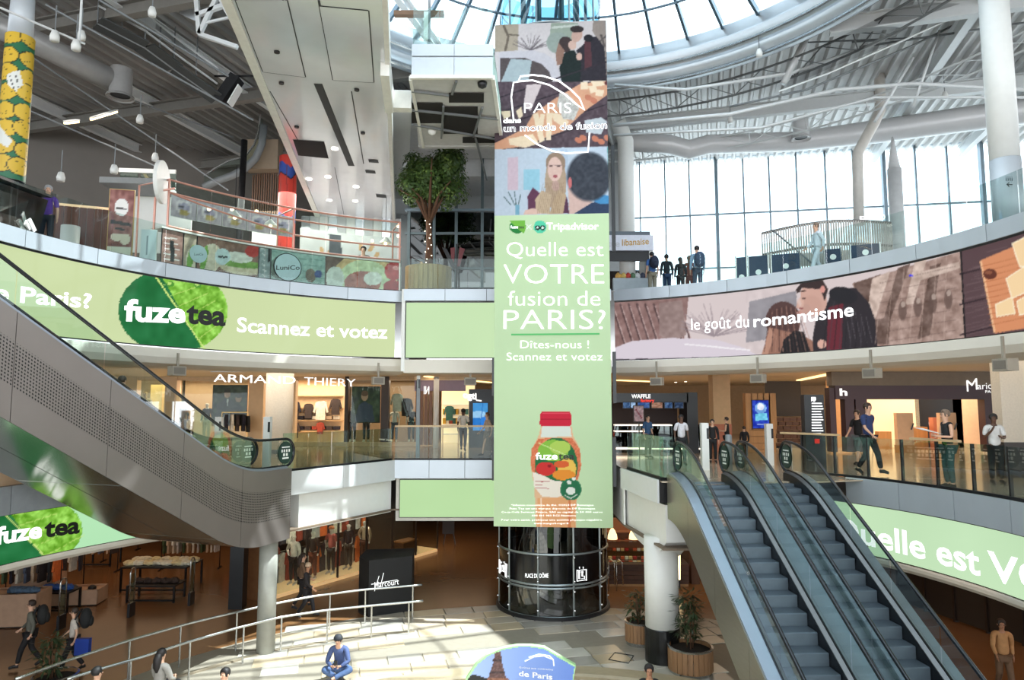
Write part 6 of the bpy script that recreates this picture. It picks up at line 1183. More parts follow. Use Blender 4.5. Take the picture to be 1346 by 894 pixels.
# garments: flat jacket shapes with real thickness
def garment(par_label, group, x, yt, sf, n, s, c, hang=True, long=1.0, rot=0):
    a, t = sf.inv(x, yt); pts = [(-.2, 0), (-.09, .05), (.09, .05), (.2, 0), (.29, -.36), (.22, -.4), (.17, -.16), (.17, -.66*long), (-.17, -.66*long), (-.17, -.16), (-.22, -.4), (-.29, -.36)]
    ca, sa = math.cos(rot), math.sin(rot); o = sf.P(a, t, n); ux, nn = sf.ux, sf.n; u = ux*ca+nn*sa; w = nn*ca-ux*sa; b = MB(); k = len(pts)
    for d in (-.045, .045): b.v += [tuple(o+u*(px*s)+Vector((0, 0, pz*s))+w*d*s*(1.3 if abs(px) < .2 else .8)) for px, pz in pts]
    b.f = [tuple(range(k)), tuple(range(k, 2*k))[::-1]]+[(i, k+i, k+(i+1) % k, (i+1) % k) for i in range(k)]
    t = b.obj('garment', mat('fabric_%d_%d_%d' % c, c, .85, var=.2, scale=9)); tag(t, par_label, 'clothing', group); return t
CN = {(34, 32, 44): 'dark navy', (226, 214, 198): 'off-white', (60, 50, 48): 'charcoal brown', (150, 60, 44): 'rust red', (80, 90, 110): 'slate blue', (196, 170, 140): 'beige', (30, 30, 30): 'black', (224, 110, 50): 'orange', (70, 92, 62): 'olive green', (190, 186, 182): 'light grey'}
for i, (x, y, c) in enumerate(((304, 546, (34, 32, 44)), (311, 546, (226, 214, 198)), (318, 547, (60, 50, 48)), (326, 547, (34, 32, 44)), (332, 548, (30, 30, 30)))):
    garment('%s jacket on the brass rail under the two-men poster, %s from left' % (CN[c], ['first', 'second', 'third', 'fourth', 'fifth'][i]), 'jackets on the brass rail', x, y, SF, .5, 1.0, c, rot=1.0)
t = thing('clothes_rail', 'brass clothes rail holding dark jackets under the two-men poster', 'rail', tuple(SF.P(SF.inv(315, 560)[0], Z1, .5))); a0, tz = SF.inv(298, 542); a1, _ = SF.inv(332, 542); MB().tube([SF.P(a0, tz, .5), SF.P(a1, tz, .5)], .025, 6).obj('bar', mat('brass', (206, 176, 120), .3, .7), t)
for a in (a0, a1): MB().tube([SF.P(a, tz, .5), SF.P(a, Z1, .5)], .02, 6).obj('upright', mat('brass'), t)
for i, (x, y, c, s) in enumerate(((390, 529, (34, 32, 44), 1.25), (409, 532, (60, 50, 48), 1.0), (425, 529, (226, 214, 198), 1.3), (444, 526, (60, 50, 48), 1.1), (390, 556, (60, 50, 48), 1.1), (424, 556, (150, 60, 44), .8))):
    garment('%s shirt hung in the warm doorway, %s' % (CN[c], ['top left', 'upper second', 'upper third, large', 'upper right', 'lower left', 'lower middle'][i]), 'shirts on the doorway wall', x, y, SB, .4, s, c)
for i in range(14):
    x = 388+(i % 7)*9.3; y = 551 if i < 7 else 564.5; c = random.choice([(226, 214, 198), (60, 50, 48), (150, 60, 44), (34, 32, 44), (196, 170, 140)]); a, tt = SB.inv(x, y)
    b = MB().slab(SB, a-.14, a+.14, tt, tt+.16, .03, .3).obj('folded_clothes', mat('fabric_%d_%d_%d' % c, c)); tag(b, 'folded %s clothes on the %s shelf, number %s from the left' % (CN[c], 'upper' if i < 7 else 'lower', 'one two three four five six seven'.split()[i % 7]), 'clothing', 'folded stacks in the shop doorway')
for i, (x, y, c) in enumerate(((520, 519, (226, 214, 198)), (532, 525, (60, 50, 48)))): garment('%s t-shirt hanging high in the right shop window' % CN[c], 'hanging t-shirts', x, y, SF, -.5, 1.15, c)
def mannequin(label, x, yt, yf, top, bot, sf=31.6, tone=(226, 214, 200), pose='stand', z=Z1, **kw):
    q = aty(x, yt, sf); MATS.setdefault('skin_mq', None); m = mat('mannequin_%d' % tone[0], tone, .35, var=.02)
    return person(label, (q.x, sf, z+.18), (q.z-z-.18), 180, top, bot, pose=pose, skin=m, hair=None, cat='mannequin', name='mannequin', group=None, fingers=False, **kw)
mannequin('bust-like mannequin in a light suit jacket in the leftmost lit niche', 192, 514, 560, (222, 200, 160), (120, 90, 60), tone=(214, 180, 130))
mannequin('mannequin in a dark open suit behind the left escalator glass', 241, 529, 600, (40, 40, 50), (50, 46, 50), sleeve='long'); mannequin('mannequin in a dark blazer just left of the two-men poster', 273, 529, 600, (54, 48, 52), (170, 150, 120), sleeve='long')
mannequin('mannequin in grey top and black shorts, left of a pair', 464, 533, 584, (58, 60, 70), (26, 26, 30)); mannequin('mannequin in black top and dark shorts, right of a pair', 482, 533, 585, (26, 26, 30), (60, 58, 60), pose='hip')
mannequin('mannequin in white shirt and slate shorts in the right window', 519, 535, 585, (230, 224, 214), (86, 96, 110), pose='hip'); mannequin('mannequin in black shirt at the right end of the clothes shop', 541, 534, 585, (28, 28, 30), (54, 52, 54))
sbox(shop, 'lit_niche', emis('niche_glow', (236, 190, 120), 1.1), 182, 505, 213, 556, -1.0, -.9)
# brown wood bay and the yellow shop, dark frame with blue screen
wb = thing('walnut_bay', 'walnut clad bay between the clothes shop and the yellow shop', 'wall panel', tuple(SF.P(SF.inv(563, 585)[0], Z1)))
for i in range(4): sbox(wb, 'board', WOODW, 551+i*6, 500, 556.6+i*6, 585)
letters(SF, 'NI', 558, 518, 565, 10, TXTW, wb, n=.25, bold=.02, mirror=True)
ys = thing('bright_shelf_shop', 'small bright shop with yellow and white shelves left of the blue screen', 'shop', tuple(SB.P(SB.inv(600, 585)[0], Z1)))
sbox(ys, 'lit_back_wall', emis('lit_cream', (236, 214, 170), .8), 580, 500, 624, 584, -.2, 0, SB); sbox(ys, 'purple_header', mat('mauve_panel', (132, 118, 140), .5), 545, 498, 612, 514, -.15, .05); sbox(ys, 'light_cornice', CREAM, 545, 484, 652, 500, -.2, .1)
for y in (532, 546, 558, 570): sbox(ys, 'shelf', WHITE, 582, y, 618, y+1, 0, .4, SB)
for i in range(16):
    x = 585+(i % 8)*4.1; y = 545 if i < 8 else 557; c = [(214, 170, 60), (60, 110, 104), (196, 90, 70), (230, 220, 200)][(i*7) % 4]; a, tt = SB.inv(x, y); t = MB().slab(SB, a-.09, a+.09, tt, tt+.28, .05, .3).obj('product_box', mat('prod_%d' % c[0], c, .5)); tag(t, '%s product on the %s bright shelf, %s from left' % ({214: 'yellow', 60: 'teal', 196: 'coral', 230: 'cream'}[c[0]], 'upper' if i < 8 else 'lower', 'first second third fourth fifth sixth seventh eighth'.split()[i % 8]), 'product', 'goods on the bright shelves')
garment('teal green bag-like garment hanging in the bright shelf shop', 'teal garment', 592, 535, SB, .5, 1.0, (60, 110, 104))
dk = thing('dark_shop_portal', 'dark navy shop portal holding a tall blue screen beside the banner', 'shop front', tuple(SF.P(SF.inv(635, 590)[0], Z1, .6))); sbox(dk, 'portal', mat('navy_black', (20, 24, 34), .35), 617, 512, 660, 590, .3, .6); letters(SF, 'ogti_', 610, 523, 634, 8, TXTW, dk, yb2=526, n=.75, bold=.05)
im = Img(0, 0, 21, 38, (70, 150, 214), 3).ell(8, 16, 12, 5, (150, 200, 236)).ell(6, 26, 9, 6, (40, 120, 200)).line([(14, 0), (10, 38)], 1, (40, 110, 190)).poly([(12, 20), (18, 18), (19, 36), (12, 36)], (50, 130, 220)).noise(20, 5)
r = poster('tall bright blue display screen immediately left of the banner', 620.5, 529, 642, 567, Plane((0, 30.25, 0), (1, 0, 0)), im, 'screen', LED)
pw = thing('white_post', 'round white post in front of the yellow shop', 'post', tuple(SF.P(SF.inv(576, 585)[0], Z1, 1.0))); q = SF.P(SF.inv(576, 585)[0], Z1, 1.0); MB().tube([(q.x, q.y, Z1), (q.x, q.y, 7.7)], .12, 12).obj('shaft', WHITE, pw, True)
tb = thing('side_table', 'light counter table in the yellow shop', 'table', tuple(SB.P(SB.inv(600, 585)[0], Z1, 1.4))); sbox(tb, 'top', CREAM, 583, 559, 606, 561, 1.0, 1.6, SB)
for x in (584, 604): sbox(tb, 'leg', CREAM, x, 561, x+1.5, 586, 1.0, 1.1, SB)
# ================================================================== FIRST FLOOR, RIGHT: WAFFLE COUNTER, TOTEMS, PERFUME SHOP
WF = Plane((0, 27.0, 0), (1, 0, 0)); wf = thing('waffle_counter', 'black waffle counter with menu screens and lit white shelves', 'counter', tuple(aty(860, 600, 27)))
def wb_(nm, m, x0, y0, x1, y1, n0=-.2, n1=0, par=None): return bxp(WF, x0, y0, x1, y1, n0, n1).obj(nm, m, par or wf)
wb_('black_fascia', BLACK, 806, 517, 902, 529, -1.2, .3); wb_('black_pier', BLACK, 902, 516, 914, 598, -1.0, .3); wb_('back_wall', mat('maroon_dark_wall', (52, 34, 32), .6), 806, 529, 902, 598, -1.6, -1.5)
letters(WF, 'WAFFLE', 828, 523.5, 853, 5, TXTW, wf, n=.33, bold=.03); letters(WF, 'factory', 840, 528.5, 858, 4, mat('red_glow_letter', (220, 50, 40), .5, emit=(230, 50, 40), es=1), wf, n=.33, bold=.03)
for i, (x0, x1) in enumerate(((817, 827), (827, 834), (836, 852), (854, 869), (871, 882), (884, 896))):
    im = Img(0, 0, 14, 10, [(60, 90, 130), (150, 180, 214), (60, 92, 150), (150, 110, 90), (50, 80, 120), (40, 60, 90)][i], 4).noise(90, 2, seed=i); a0, t0 = WF.inv(x0, 537); a1, t1 = WF.inv(x1, 528.5); MB().slab(WF, a0, a1, t0, t1, .25, .3).obj('menu_screen', BLACK, wf); picture('menu_picture', WF, a0+.02, a1-.02, t0+.02, t1-.02, im, wf, LED, .31, .04, True)
for y, x1 in ((558, 882), (566, 850), (588, 850), (600, 850), (589, 920)): wb_('lit_shelf_edge', emis('white_strip', (255, 240, 220), 1.6), 808, y, x1, y+1.6, -.3, .2)
wb_('counter_glass', DARKGLASS, 808, 558, 920, 600, .0, .03); wb_('counter_body', DARK, 808, 590, 920, 606, -.6, 0)
for i in range(12):
    x = 812+i*7.5; y = 566 if i % 2 else 575; a, tt = WF.inv(x, y); c = [(176, 60, 40), (230, 220, 200), (150, 100, 60), (206, 150, 80)][i % 4]; t = MB().lathe(tuple(WF.P(a, tt, -.6)), [(.07, 0), (.09, .12), (.04, .2), (.02, .22)], 8).obj('jar', mat('jar_%d' % c[0], c, .4), None, True); tag(t, '%s jar on the waffle counter, %s from its left end' % (['red', 'cream', 'brown', 'golden'][i % 4], 'first second third fourth fifth sixth seventh eighth ninth tenth eleventh twelfth'.split()[i]), 'jar', 'jars of the waffle counter')
im = Img(0, 0, 14, 22, (190, 150, 156), 4).noise(90, 2).line([(3, 5), (11, 17)], 2, (150, 40, 60)); poster('pinkish framed poster standing before the waffle counter', 833, 533, 847, 555, Plane((0, 26.3, 0), (1, 0, 0)), im)
q = aty(948, 600, 28); t = thing('round_column', 'beige square column with lit base between waffle counter and wooden wall', 'column', (q.x, 28, Z1)); MB().box(q.x-.35, q.x+.35, 27.7, 28.3, Z1+1.1, 7.75).obj('shaft', mat('beige_column', (206, 170, 128), .6), t); MB().box(q.x-.36, q.x+.36, 27.68, 28.32, Z1, Z1+1.1).obj('base_panel', mat('rosy_lit_panel', (186, 110, 80), .4), t)
ww = thing('wooden_wall', 'light oak panelled wall carrying a blue display screen', 'wall panel', tuple(aty(1000, 600, 27.5))); OAK = mat('light_oak', (186, 136, 84), .45, var=.15, scale=2, stretch=(6, 6, .5)); WO = Plane((0, 27.5, 0), (1, 0, 0))
for i in range(5): bxp(WO, 981+i*7.8, 517, 988.4+i*7.8, 565, -.3, 0).obj('panel', OAK, ww)
for i in range(4): bxp(WO, 981, 565.5+i*8.5, 1020, 573.6+i*8.5, -.3, 0).obj('panel', OAK, ww)
q = aty(840, 555, 26.4); MB().box(q.x-.02, q.x+.02, 26.4, 26.44, Z1, q.z+.2).box(q.x-.25, q.x+.25, 26.25, 26.55, Z1, Z1+.03).obj('stand', DARK, [o for o in bpy.data.objects if o.get('label', '').startswith('pinkish framed')][0])
im = Img(0, 0, 22, 40, (30, 60, 180), 3).ell(11, 11, 8, 8, (120, 170, 230)).ell(11, 9, 5, 5, (230, 236, 250)).poly([(3, 19), (19, 18), (20, 28), (4, 29)], (110, 200, 230)).noise(60, 3, (lambda X: X)(None)).line([(6, 34), (16, 34)], 1, (160, 190, 240))
poster('bright blue portrait screen on the light oak wall', 989.5, 525.5, 1011.5, 564, Plane((0, 27.4, 0), (1, 0, 0)), im, 'screen', LED)
ds = thing('dark_brick_unit', 'dark brick-like low unit between oak wall and black directory totem', 'unit', tuple(aty(1040, 590, 30))); DP_ = Plane((0, 30, 0), (1, 0, 0))
for j in range(7):
    for i in range(5): bxp(DP_, 1021+i*9+(j % 2)*3, 549+j*5.6, 1029.2+i*9+(j % 2)*3, 553.8+j*5.6, -.2, .02*(i % 2)).obj('brick', mat('brown_brick', (74, 50, 40), .7, var=.2), ds)
bxp(DP_, 1020, 500, 1066, 548, -1.2, -1.1).obj('dark_back', DKW, ds); a_, _ = DP_.inv(1021, 590); MB().slab(DP_, a_, a_+1.6, Z1, Z1+.1, -.25, 0).obj('plinth', DARK, ds)
dt = thing('directory_totem', 'tall black directory totem with white lines of text behind the right glass', 'totem', tuple(atz(1074, 622, Z1))); q = atz(1074, 622, Z1); DT = Plane((q.x, q.y, 0), (1, 0, 0)); a0, _ = DT.inv(1060, 600); a1, _ = DT.inv(1086, 600); zt = DT.inv(1070, 519)[1]; MB().slab(DT, a0, a1, Z1, zt, -.25, 0).obj('body', BLACK, dt)
for i in range(13): bxp(DT, 1067, 524+i*3.6+(2 if i else -2), 1067+(5 if i == 0 else 12+(i*5) % 4), 525.4+i*3.6+(2 if i else 1), 0, .01).obj('text_line', TXTW, dt)
bxp(DT, 1071, 577, 1077, 583, 0, .01).obj('red_mark', mat('red_mark', (190, 40, 30), .5, emit=(200, 40, 30), es=.8), dt); letters(DT, '12', 1066, 528, 1071, 6, TXTW, dt)
# perfume shop
MF = Plane((0, 26.6, 0), (1, 0, 0)); mf = thing('perfume_shop', 'perfume shop front with plum fascia and white script sign', 'shop front', tuple(aty(1210, 595, 26.6))); PLUM = mat('plum_fascia', (62, 36, 46), .4)
def mb_(nm, m, x0, y0, x1, y1, n0=-.2, n1=0, par=None, sf=MF): return bxp(sf, x0, y0, x1, y1, n0, n1).obj(nm, m, par or mf)
mb_('fascia', PLUM, 1096, 507, 1400, 525, -.4, .15)
mb_('bulkhead', mat('taupe_bulkhead', (128, 116, 102), .6), 1092, 486, 1400, 507, -.35, .1)
for x0, x1 in ((1092, 1096), (1112, 1120), (1126, 1137), (1296, 1311)): mb_('pier', PLUM, x0, 510, x1, 594, -.3, .1)
letters(MF, 'M', 1267, 515, 1281, 15, TXTW, mf, yb2=512, n=.18, bold=.0); letters(MF, 'arionnaud', 1281, 512, 1332, 8.5, TXTW, mf, yb2=510, n=.18, bold=.0); letters(MF, 'PARIS', 1291, 516.5, 1307, 3.2, TXTW, mf, n=.18, bold=.01)
letters(MF, 'h', 1101, 520, 1111, 9, TXTW, mf, n=.18, bold=.03)
MB2 = Plane((0, 30.5, 0), (1, 0, 0)); mi = thing('perfume_shop_interior', 'pale warm interior of the perfume shop with wood counters', 'shop wall', tuple(MB2.P(MB2.inv(1230, 590)[0], Z1)))
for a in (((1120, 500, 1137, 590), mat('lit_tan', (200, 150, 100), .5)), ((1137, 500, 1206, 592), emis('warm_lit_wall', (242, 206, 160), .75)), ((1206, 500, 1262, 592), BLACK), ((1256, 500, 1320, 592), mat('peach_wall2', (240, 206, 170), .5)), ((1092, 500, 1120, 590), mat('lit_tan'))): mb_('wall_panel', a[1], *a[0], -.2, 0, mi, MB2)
for (x0, y0, x1, y1), m, d in (((1137, 566, 1152, 592), OAK, 1.2), ((1172, 560, 1194, 592), OAK, 1.4), ((1150, 592, 1310, 598), CREAM, 3.0), ((1196, 548, 1211, 592), mat('rosy_lit_panel'), 1.8), ((1255, 523, 1278, 606), mat('peach_panel', (222, 180, 142), .5), 3.4), ((1278, 530, 1297, 533), WHITE, 1), ((1278, 542, 1297, 544), WHITE, 1), ((1278, 553, 1297, 555), WHITE, 1), ((1170, 545, 1182, 546.5), OAK, .6)): mb_('fitting', m, x0, y0, x1, y1, d-.3, d, mi, MB2)
letters(MB2, 'LANCÔME', 1220, 559.5, 1252, 5, TXTW, mi, n=.06)
for i in range(15):
    x = 1279+(i % 5)*3.7; y = (542, 553, 564)[i//5]; a, tt = MB2.inv(x, y); c = [(230, 170, 160), (206, 80, 90), (240, 236, 230), (120, 40, 60)][(i*3) % 4]; t = MB().slab(MB2, a-.045, a+.045, tt, tt+.2, .8, .95).obj('perfume_box', mat('pbox_%d' % c[0], c, .3)); tag(t, '%s perfume box, %s on the %s shelf right of the peach panel' % ({230: 'pink', 206: 'red', 240: 'white', 120: 'wine'}[c[0]], 'first second third fourth fifth'.split()[i % 5], ('top', 'middle', 'bottom')[i//5]), 'box', 'boxes on the perfume shelves')
st = thing('high_stool', 'thin tall stool beside the wooden counter of the perfume shop', 'stool', tuple(MF.P(MF.inv(1166, 592)[0], Z1, -1.5))); q = st.location
for dx, dy in ((-.16, -.16), (.16, -.16), (-.16, .16), (.16, .16)): MB().tube([(q.x+dx, q.y+dy, Z1), (q.x+dx*.6, q.y+dy*.6, Z1+.75)], .016, 6).obj('leg', DARK, st)
MB().rbox((q.x, q.y, Z1+.75), .36, .36, .06).obj('seat', OAK, st)
for x, lb in ((1201, 'left'), (1259, 'right')):
    a, _ = MF.inv(x, 590); c = MF.P(a, Z1, -.6); t = thing('perfume_stand', 'peach coloured perfume display stand, the %s one of two' % lb, 'stand', tuple(c)); MB().box(c.x-.32, c.x+.32, c.y-.12, c.y+.1, Z1, Z1+1.55).obj('panel', mat('peach_panel'), t); MB().box(c.x-.34, c.x+.34, c.y-.2, c.y+.12, Z1, Z1+.3).obj('foot', OAK, t); MB().bar((c.x+.2, c.y-.16, Z1+.9), (c.x+.28, c.y-.2, Z1+1.15), .05).obj('bottle_holder', BLACK, t)
q = atz(1346, 628, Z1); t = thing('round_column', 'cream square column at the far right edge of the first floor', 'column', (q.x, q.y+.4, Z1)); MB().box(q.x-.45, q.x+.9, q.y, q.y+.35, Z1+.9, 7.75).obj('shaft', mat('cream_column'), t); MB().box(q.x-.46, q.x+.9, q.y-.01, q.y+.36, Z1, Z1+.9).obj('dark_base', mat('dark_brown_base', (46, 38, 34), .4), t)
t.name = 'square_column'
# warm light coves and spots in the first floor ceiling, speakers under the coves
for i, (a, b) in enumerate((((812, 500), (862, 502)), ((880, 513), (895, 519)), ((1030, 518), (1046, 508)), ((1050, 500), (1090, 492)), ((1100, 512), (1120, 500)), ((560, 495), (645, 503)))):
    p, q = atz(*a, 7.72), atz(*b, 7.72); t = MB().bar(p, q, .25, .05).obj('cove_light', emis('amber_cove', (255, 214, 150), 2.2)); tag(t, ['long warm light line right of the banner', 'short warm light above the waffle counter end', 'slanting warm light above the oak wall', 'long slanting warm light over the directory totem', 'warm light before the plum fascia', 'warm light line left of the banner'][i], 'lamp')
for i in range(22):
    x, y = random.uniform(820, 1300), random.uniform(502, 520); p = atz(x, y, 7.73)
    if p.y < 42: t = MB().lathe(tuple(p), [(.07, 0), (.07, .02)], 10).obj('ceiling_spot', emis('spot_glow', (255, 240, 210), 4)); tag(t, 'small round ceiling spot over the first floor gallery', 'lamp', 'ceiling spots of the right gallery')
SPK = mat('speaker_grey', (150, 142, 128), .6)
for i, (x, y, z, lb) in enumerate(((236, 487, 7.5, 'under the left cove near the clothes shop'), (498, 500, 7.5, 'under the left cove beside the lobby'), (618, 501, 7.5, 'left of the banner above the navy portal'), (862, 501, 7.45, 'right of the banner'), (994, 497, 7.45, 'above the oak wall'), (1142, 490, 7.45, 'above the plum fascia'), (1314, 479, 7.4, 'above the far right column'))):
    r_ = {0: 10.6, 1: 10.9}.get(i, 10.6); ar = Arc(CX, CY, r_); 
    a, tt = (LOB.inv(x, y) if i == 2 else ar.inv(x, y)); sf_ = LOB if i == 2 else ar; t = thing('ceiling_speaker', 'beige box speaker %s' % lb, 'speaker', tuple(sf_.P(a, tt-.12))); MB().slab(sf_, a-.2, a+.2, tt-.14, tt+.12, -.25, 0).obj('box', SPK, t); MB().slab(sf_, a-.16, a+.16, tt-.1, tt+.08, 0, .012).obj('grille', mat('speaker_grille', (116, 108, 98), .7), t)
    MB().slab(sf_, a-.03, a+.03, tt+.1, 7.9, -.12, -.08).obj('bracket', SPK, t)
# ================================================================== GROUND FLOOR
# dark shop at left: open front, racks, tables, gates
p = atz(312, 799, 0); struct('column_black', MB().box(p.x-.22, p.x+.22, p.y-.2, p.y+.2, 0, 2.95), BLACK)
BRZ = mat('bronze_wood', (132, 92, 60), .4, var=.15); TBL = mat('black_table_steel', (24, 22, 22), .4, .4)
def table(label, x, y, w, d, h, top=TBL, rz=0):
    r = thing('display_table', label, 'table', (x, y, 0)); r.rotation_euler = (0, 0, rz); MB().box(-w/2, w/2, -d/2, d/2, h-.05, h).obj2('tabletop', top, r)
    for sx in (-1, 1):
        for sy_ in (-1, 1): MB().box(sx*(w/2-.03)-.03, sx*(w/2-.03)+.03, sy_*(d/2-.03)-.03, sy_*(d/2-.03)+.03, 0, h-.05).obj2('leg', TBL, r)
    MB().box(-w/2, w/2, -d/2, -d/2+.05, .05, .1).obj2('stretcher', TBL, r); return r
def heap(label, group, x, y, z, c, n=1, s=.3):
    b = MB(); g = random.Random(int(x*100)); 
    for i in range(1): b.ball((x, y, z+.07), (s, s*.7, .1), 10, 6)
    b.v = [(a+g.uniform(-.03, .03), q+g.uniform(-.03, .03), max(z, w+g.uniform(-.025, .025))) for a, q, w in b.v]; t = b.obj('folded_garment', mat('fabric_%d_%d_%d' % c, c, .85, var=.25, scale=8)); tag(t, label, 'clothing', group)
def xy(px, py, z=0): q = atz(px, py, z); return q.x, q.y
x, y = xy(214, 742, .8); table('large black-framed display table heaped with cream clothes', x, y, 2.3, 1.3, .85); 
for i in range(14): heap('cream folded garment on the large black table, row %s place %s' % ('front' if i < 7 else 'back', 'one two three four five six seven'.split()[i % 7]), 'cream clothes heap', x-1.0+(i % 7)*.33, y-.3+(i//7)*.55, .85, random.choice([(226, 206, 164), (240, 226, 196)]), s=.24)
x2, y2 = xy(206, 768, .5); table('lower black-framed table in front of the large heaped one', x2, y2, 1.6, .8, .55)
for i in range(5): heap('dark folded garment on the lower black table, place %s' % 'one two three four five'.split()[i], 'dark clothes on the low table', x2-.6+i*.3, y2, .55, (60, 46, 40), s=.17)
x, y = xy(133, 742, 0); table('black square-framed stand behind the gates', x, y, 1.2, .8, 1.5)
def plinth(label, px, py, w, d, h, ztop_c=None, rz=.15):
    q = atz(px, py, 0); r = thing('wooden_plinth', label, 'plinth', (q.x, q.y, 0)); r.rotation_euler = (0, 0, rz); m = mat('pinkish_box_wood', (186, 150, 122), .5, var=.08)
    for a in ((-w/2, w/2, -d/2, -d/2+.04), (-w/2, w/2, d/2-.04, d/2), (-w/2, -w/2+.04, -d/2, d/2), (w/2-.04, w/2, -d/2, d/2)): MB().box(*a, .04, h).obj2('side', m, r)
    MB().box(-w/2+.03, w/2-.03, -d/2+.03, d/2-.03, h-.1, h-.06).obj2('tray', m, r); MB().box(-w/2+.05, w/2-.05, -d/2+.05, d/2-.05, 0, .05).obj2('foot', TBL, r); return q.x, q.y
x, y = plinth('large pinkish wooden plinth with folded jeans at the left edge', 20, 820, 1.5, .9, .95); 
for i in range(4): heap('folded blue jeans on the left plinth, place %s' % 'one two three four'.split()[i], 'jeans on the plinth', x-.1+i*.2, y+.0, .9, (80, 104, 128), s=.2)
x, y = plinth('second pinkish plinth behind the jeans plinth', 50, 792, 1.3, .8, .9)
for i in range(4): heap('light folded shirt on the second plinth, place %s' % 'one two three four'.split()[i], 'shirts on the second plinth', x-.45+i*.3, y, .85, (214, 194, 170), s=.17)
x, y = plinth('low pinkish plinth with two black caps', 100, 793, 1.6, .8, .5)
for i in range(2):
    c = (x-.1+i*.6, y, .46); t = thing('cap', 'black cap on the low plinth, the %s one' % ('left', 'right')[i], 'hat', c); MB().lathe(c, [(.13, 0), (.12, .07), (.06, .12), (0, .13)], 12).obj('crown', BLACK, t, True); MB().box(c[0]-.1, c[0]+.1, c[1]-.24, c[1]-.1, c[2], c[2]+.015).obj('peak', BLACK, t)
x, y = xy(76, 776, .6); table('small table with bright blue folded clothes', x, y, 1.1, .7, .62)
for i in range(3): heap('bright blue folded garment, place %s' % 'one two three'.split()[i], 'blue clothes on the small table', x-.3+i*.3, y, .62, (40, 84, 160), s=.2)
def gate(label, px, yb, yt):
    q = atz(px, yb, 0); h = aty(px, yt, q.y).z; r = thing('security_gate', label, 'gate', (q.x, q.y, 0)); MB().box(q.x-.04, q.x+.04, q.y-.16, q.y+.16, 0, .4).obj('black_foot', BLACK, r)
    N = 10; P = [(q.x, q.y-.14, .4), (q.x, q.y-.14, h-.14)]+[(q.x, q.y-.14*math.cos(PI*i/N), h-.14+.14*math.sin(PI*i/N)) for i in range(N+1)]+[(q.x, q.y+.14, .4)]; MB().tube(P, .025, 6).obj('hoop', STEEL, r, True); MB().box(q.x-.01, q.x+.01, q.y-.12, q.y+.12, .42, h-.16).obj('clear_panel', GREENGLASS, r)
gate('shop security gate nearest the left edge', 80, 827, 760); gate('middle shop security gate before the heaped table', 172, 810, 747); gate('right shop security gate next to the black square column', 251, 795, 733)
# clothes rails; every garment hangs on its own
pal = [(226, 214, 198), (60, 50, 48), (150, 60, 44), (34, 32, 44), (196, 170, 140), (224, 110, 50), (70, 92, 62), (80, 90, 110), (30, 30, 30), (190, 186, 182)]
def crack(label, short, px, py, L, h, n, az, cols=None, s=1.0, z=0):
    q = atz(px, py, z); a = R(az); u = Vector((math.cos(a), math.sin(a), 0)); r = thing('clothes_rail', label, 'rail', (q.x, q.y, z)); p0 = q-u*L/2; p1 = q+u*L/2; up = Vector((0, 0, h))
    MB().tube([p0, p0+up, p1+up, p1], .022, 6).obj('frame', TBL, r)
    for p in (p0, p1): MB().bar(p+Vector((-u.y, u.x, 0))*.25+Vector((0, 0, .02)), p-Vector((-u.y, u.x, 0))*.25+Vector((0, 0, .02)), .05, .04).obj('foot', TBL, r)
    sf = Plane(q, u); nm = 'first second third fourth fifth sixth seventh eighth ninth tenth eleventh twelfth thirteenth fourteenth fifteenth sixteenth'.split()
    for i in range(n):
        c = (cols or pal)[(i*7+int(px)) % len(cols or pal)]; o = q-u*(L/2-.12)+u*((L-.24)*i/max(1, n-1)); pts = [(-.2, 0), (-.09, .05), (.09, .05), (.2, 0), (.27, -.36), (.21, -.4), (.17, -.16), (.18, -.7), (-.18, -.7), (-.17, -.16), (-.21, -.4), (-.27, -.36)]
        w = Vector((-u.y, u.x, 0)); tw = random.uniform(-.25, .25); wv = w*math.cos(tw)+u*math.sin(tw); uv = u*math.cos(tw)-w*math.sin(tw); b = MB(); k = 12
        for d in (-.035, .035): b.v += [tuple(o+Vector((0, 0, h-.1))+wv*(a_*s)+Vector((0, 0, b_*s))+uv*d) for a_, b_ in pts]
        b.f = [tuple(range(k)), tuple(range(k, 2*k))[::-1]]+[(j, k+j, k+(j+1) % k, (j+1) % k) for j in range(k)]
        t = b.obj('garment', mat('fabric_%d_%d_%d' % c, c, .85, var=.2, scale=9)); tag(t, '%s garment, %s along the %s' % (CN[c], nm[i], short), 'clothing', 'clothes on the '+short)
crack('clothes rail with dark and orange clothes at the left edge', 'rail at the left edge', 18, 800, 2.6, 1.6, 12, 12); crack('clothes rail behind the left plinths', 'rail behind the left plinths', 58, 783, 2.4, 1.6, 10, 10, [(30, 30, 30), (34, 32, 44), (226, 214, 198), (60, 50, 48)])
crack('far clothes rail at the back left of the dark shop', 'far rail at back left', 108, 752, 2.6, 1.5, 10, 5); crack('clothes rail with orange and beige clothes behind the heaped table', 'rail behind the heaped table', 176, 737, 2.4, 1.6, 11, 8, [(224, 110, 50), (196, 170, 140), (226, 214, 198), (150, 60, 44)])
crack('low clothes rail right of the heaped table', 'rail right of the heaped table', 250, 748, 2.2, 1.45, 12, 8, [(226, 214, 198), (196, 170, 140), (70, 92, 62), (190, 186, 182)]); crack('far clothes rail behind the black square column', 'far rail by the black column', 286, 732, 3.0, 1.7, 12, 5)
crack('second far clothes rail at the rear of the dark shop', 'rear rail of the dark shop', 232, 722, 3.4, 1.7, 12, 3, [(196, 170, 140), (190, 186, 182), (226, 214, 198), (60, 50, 48)])
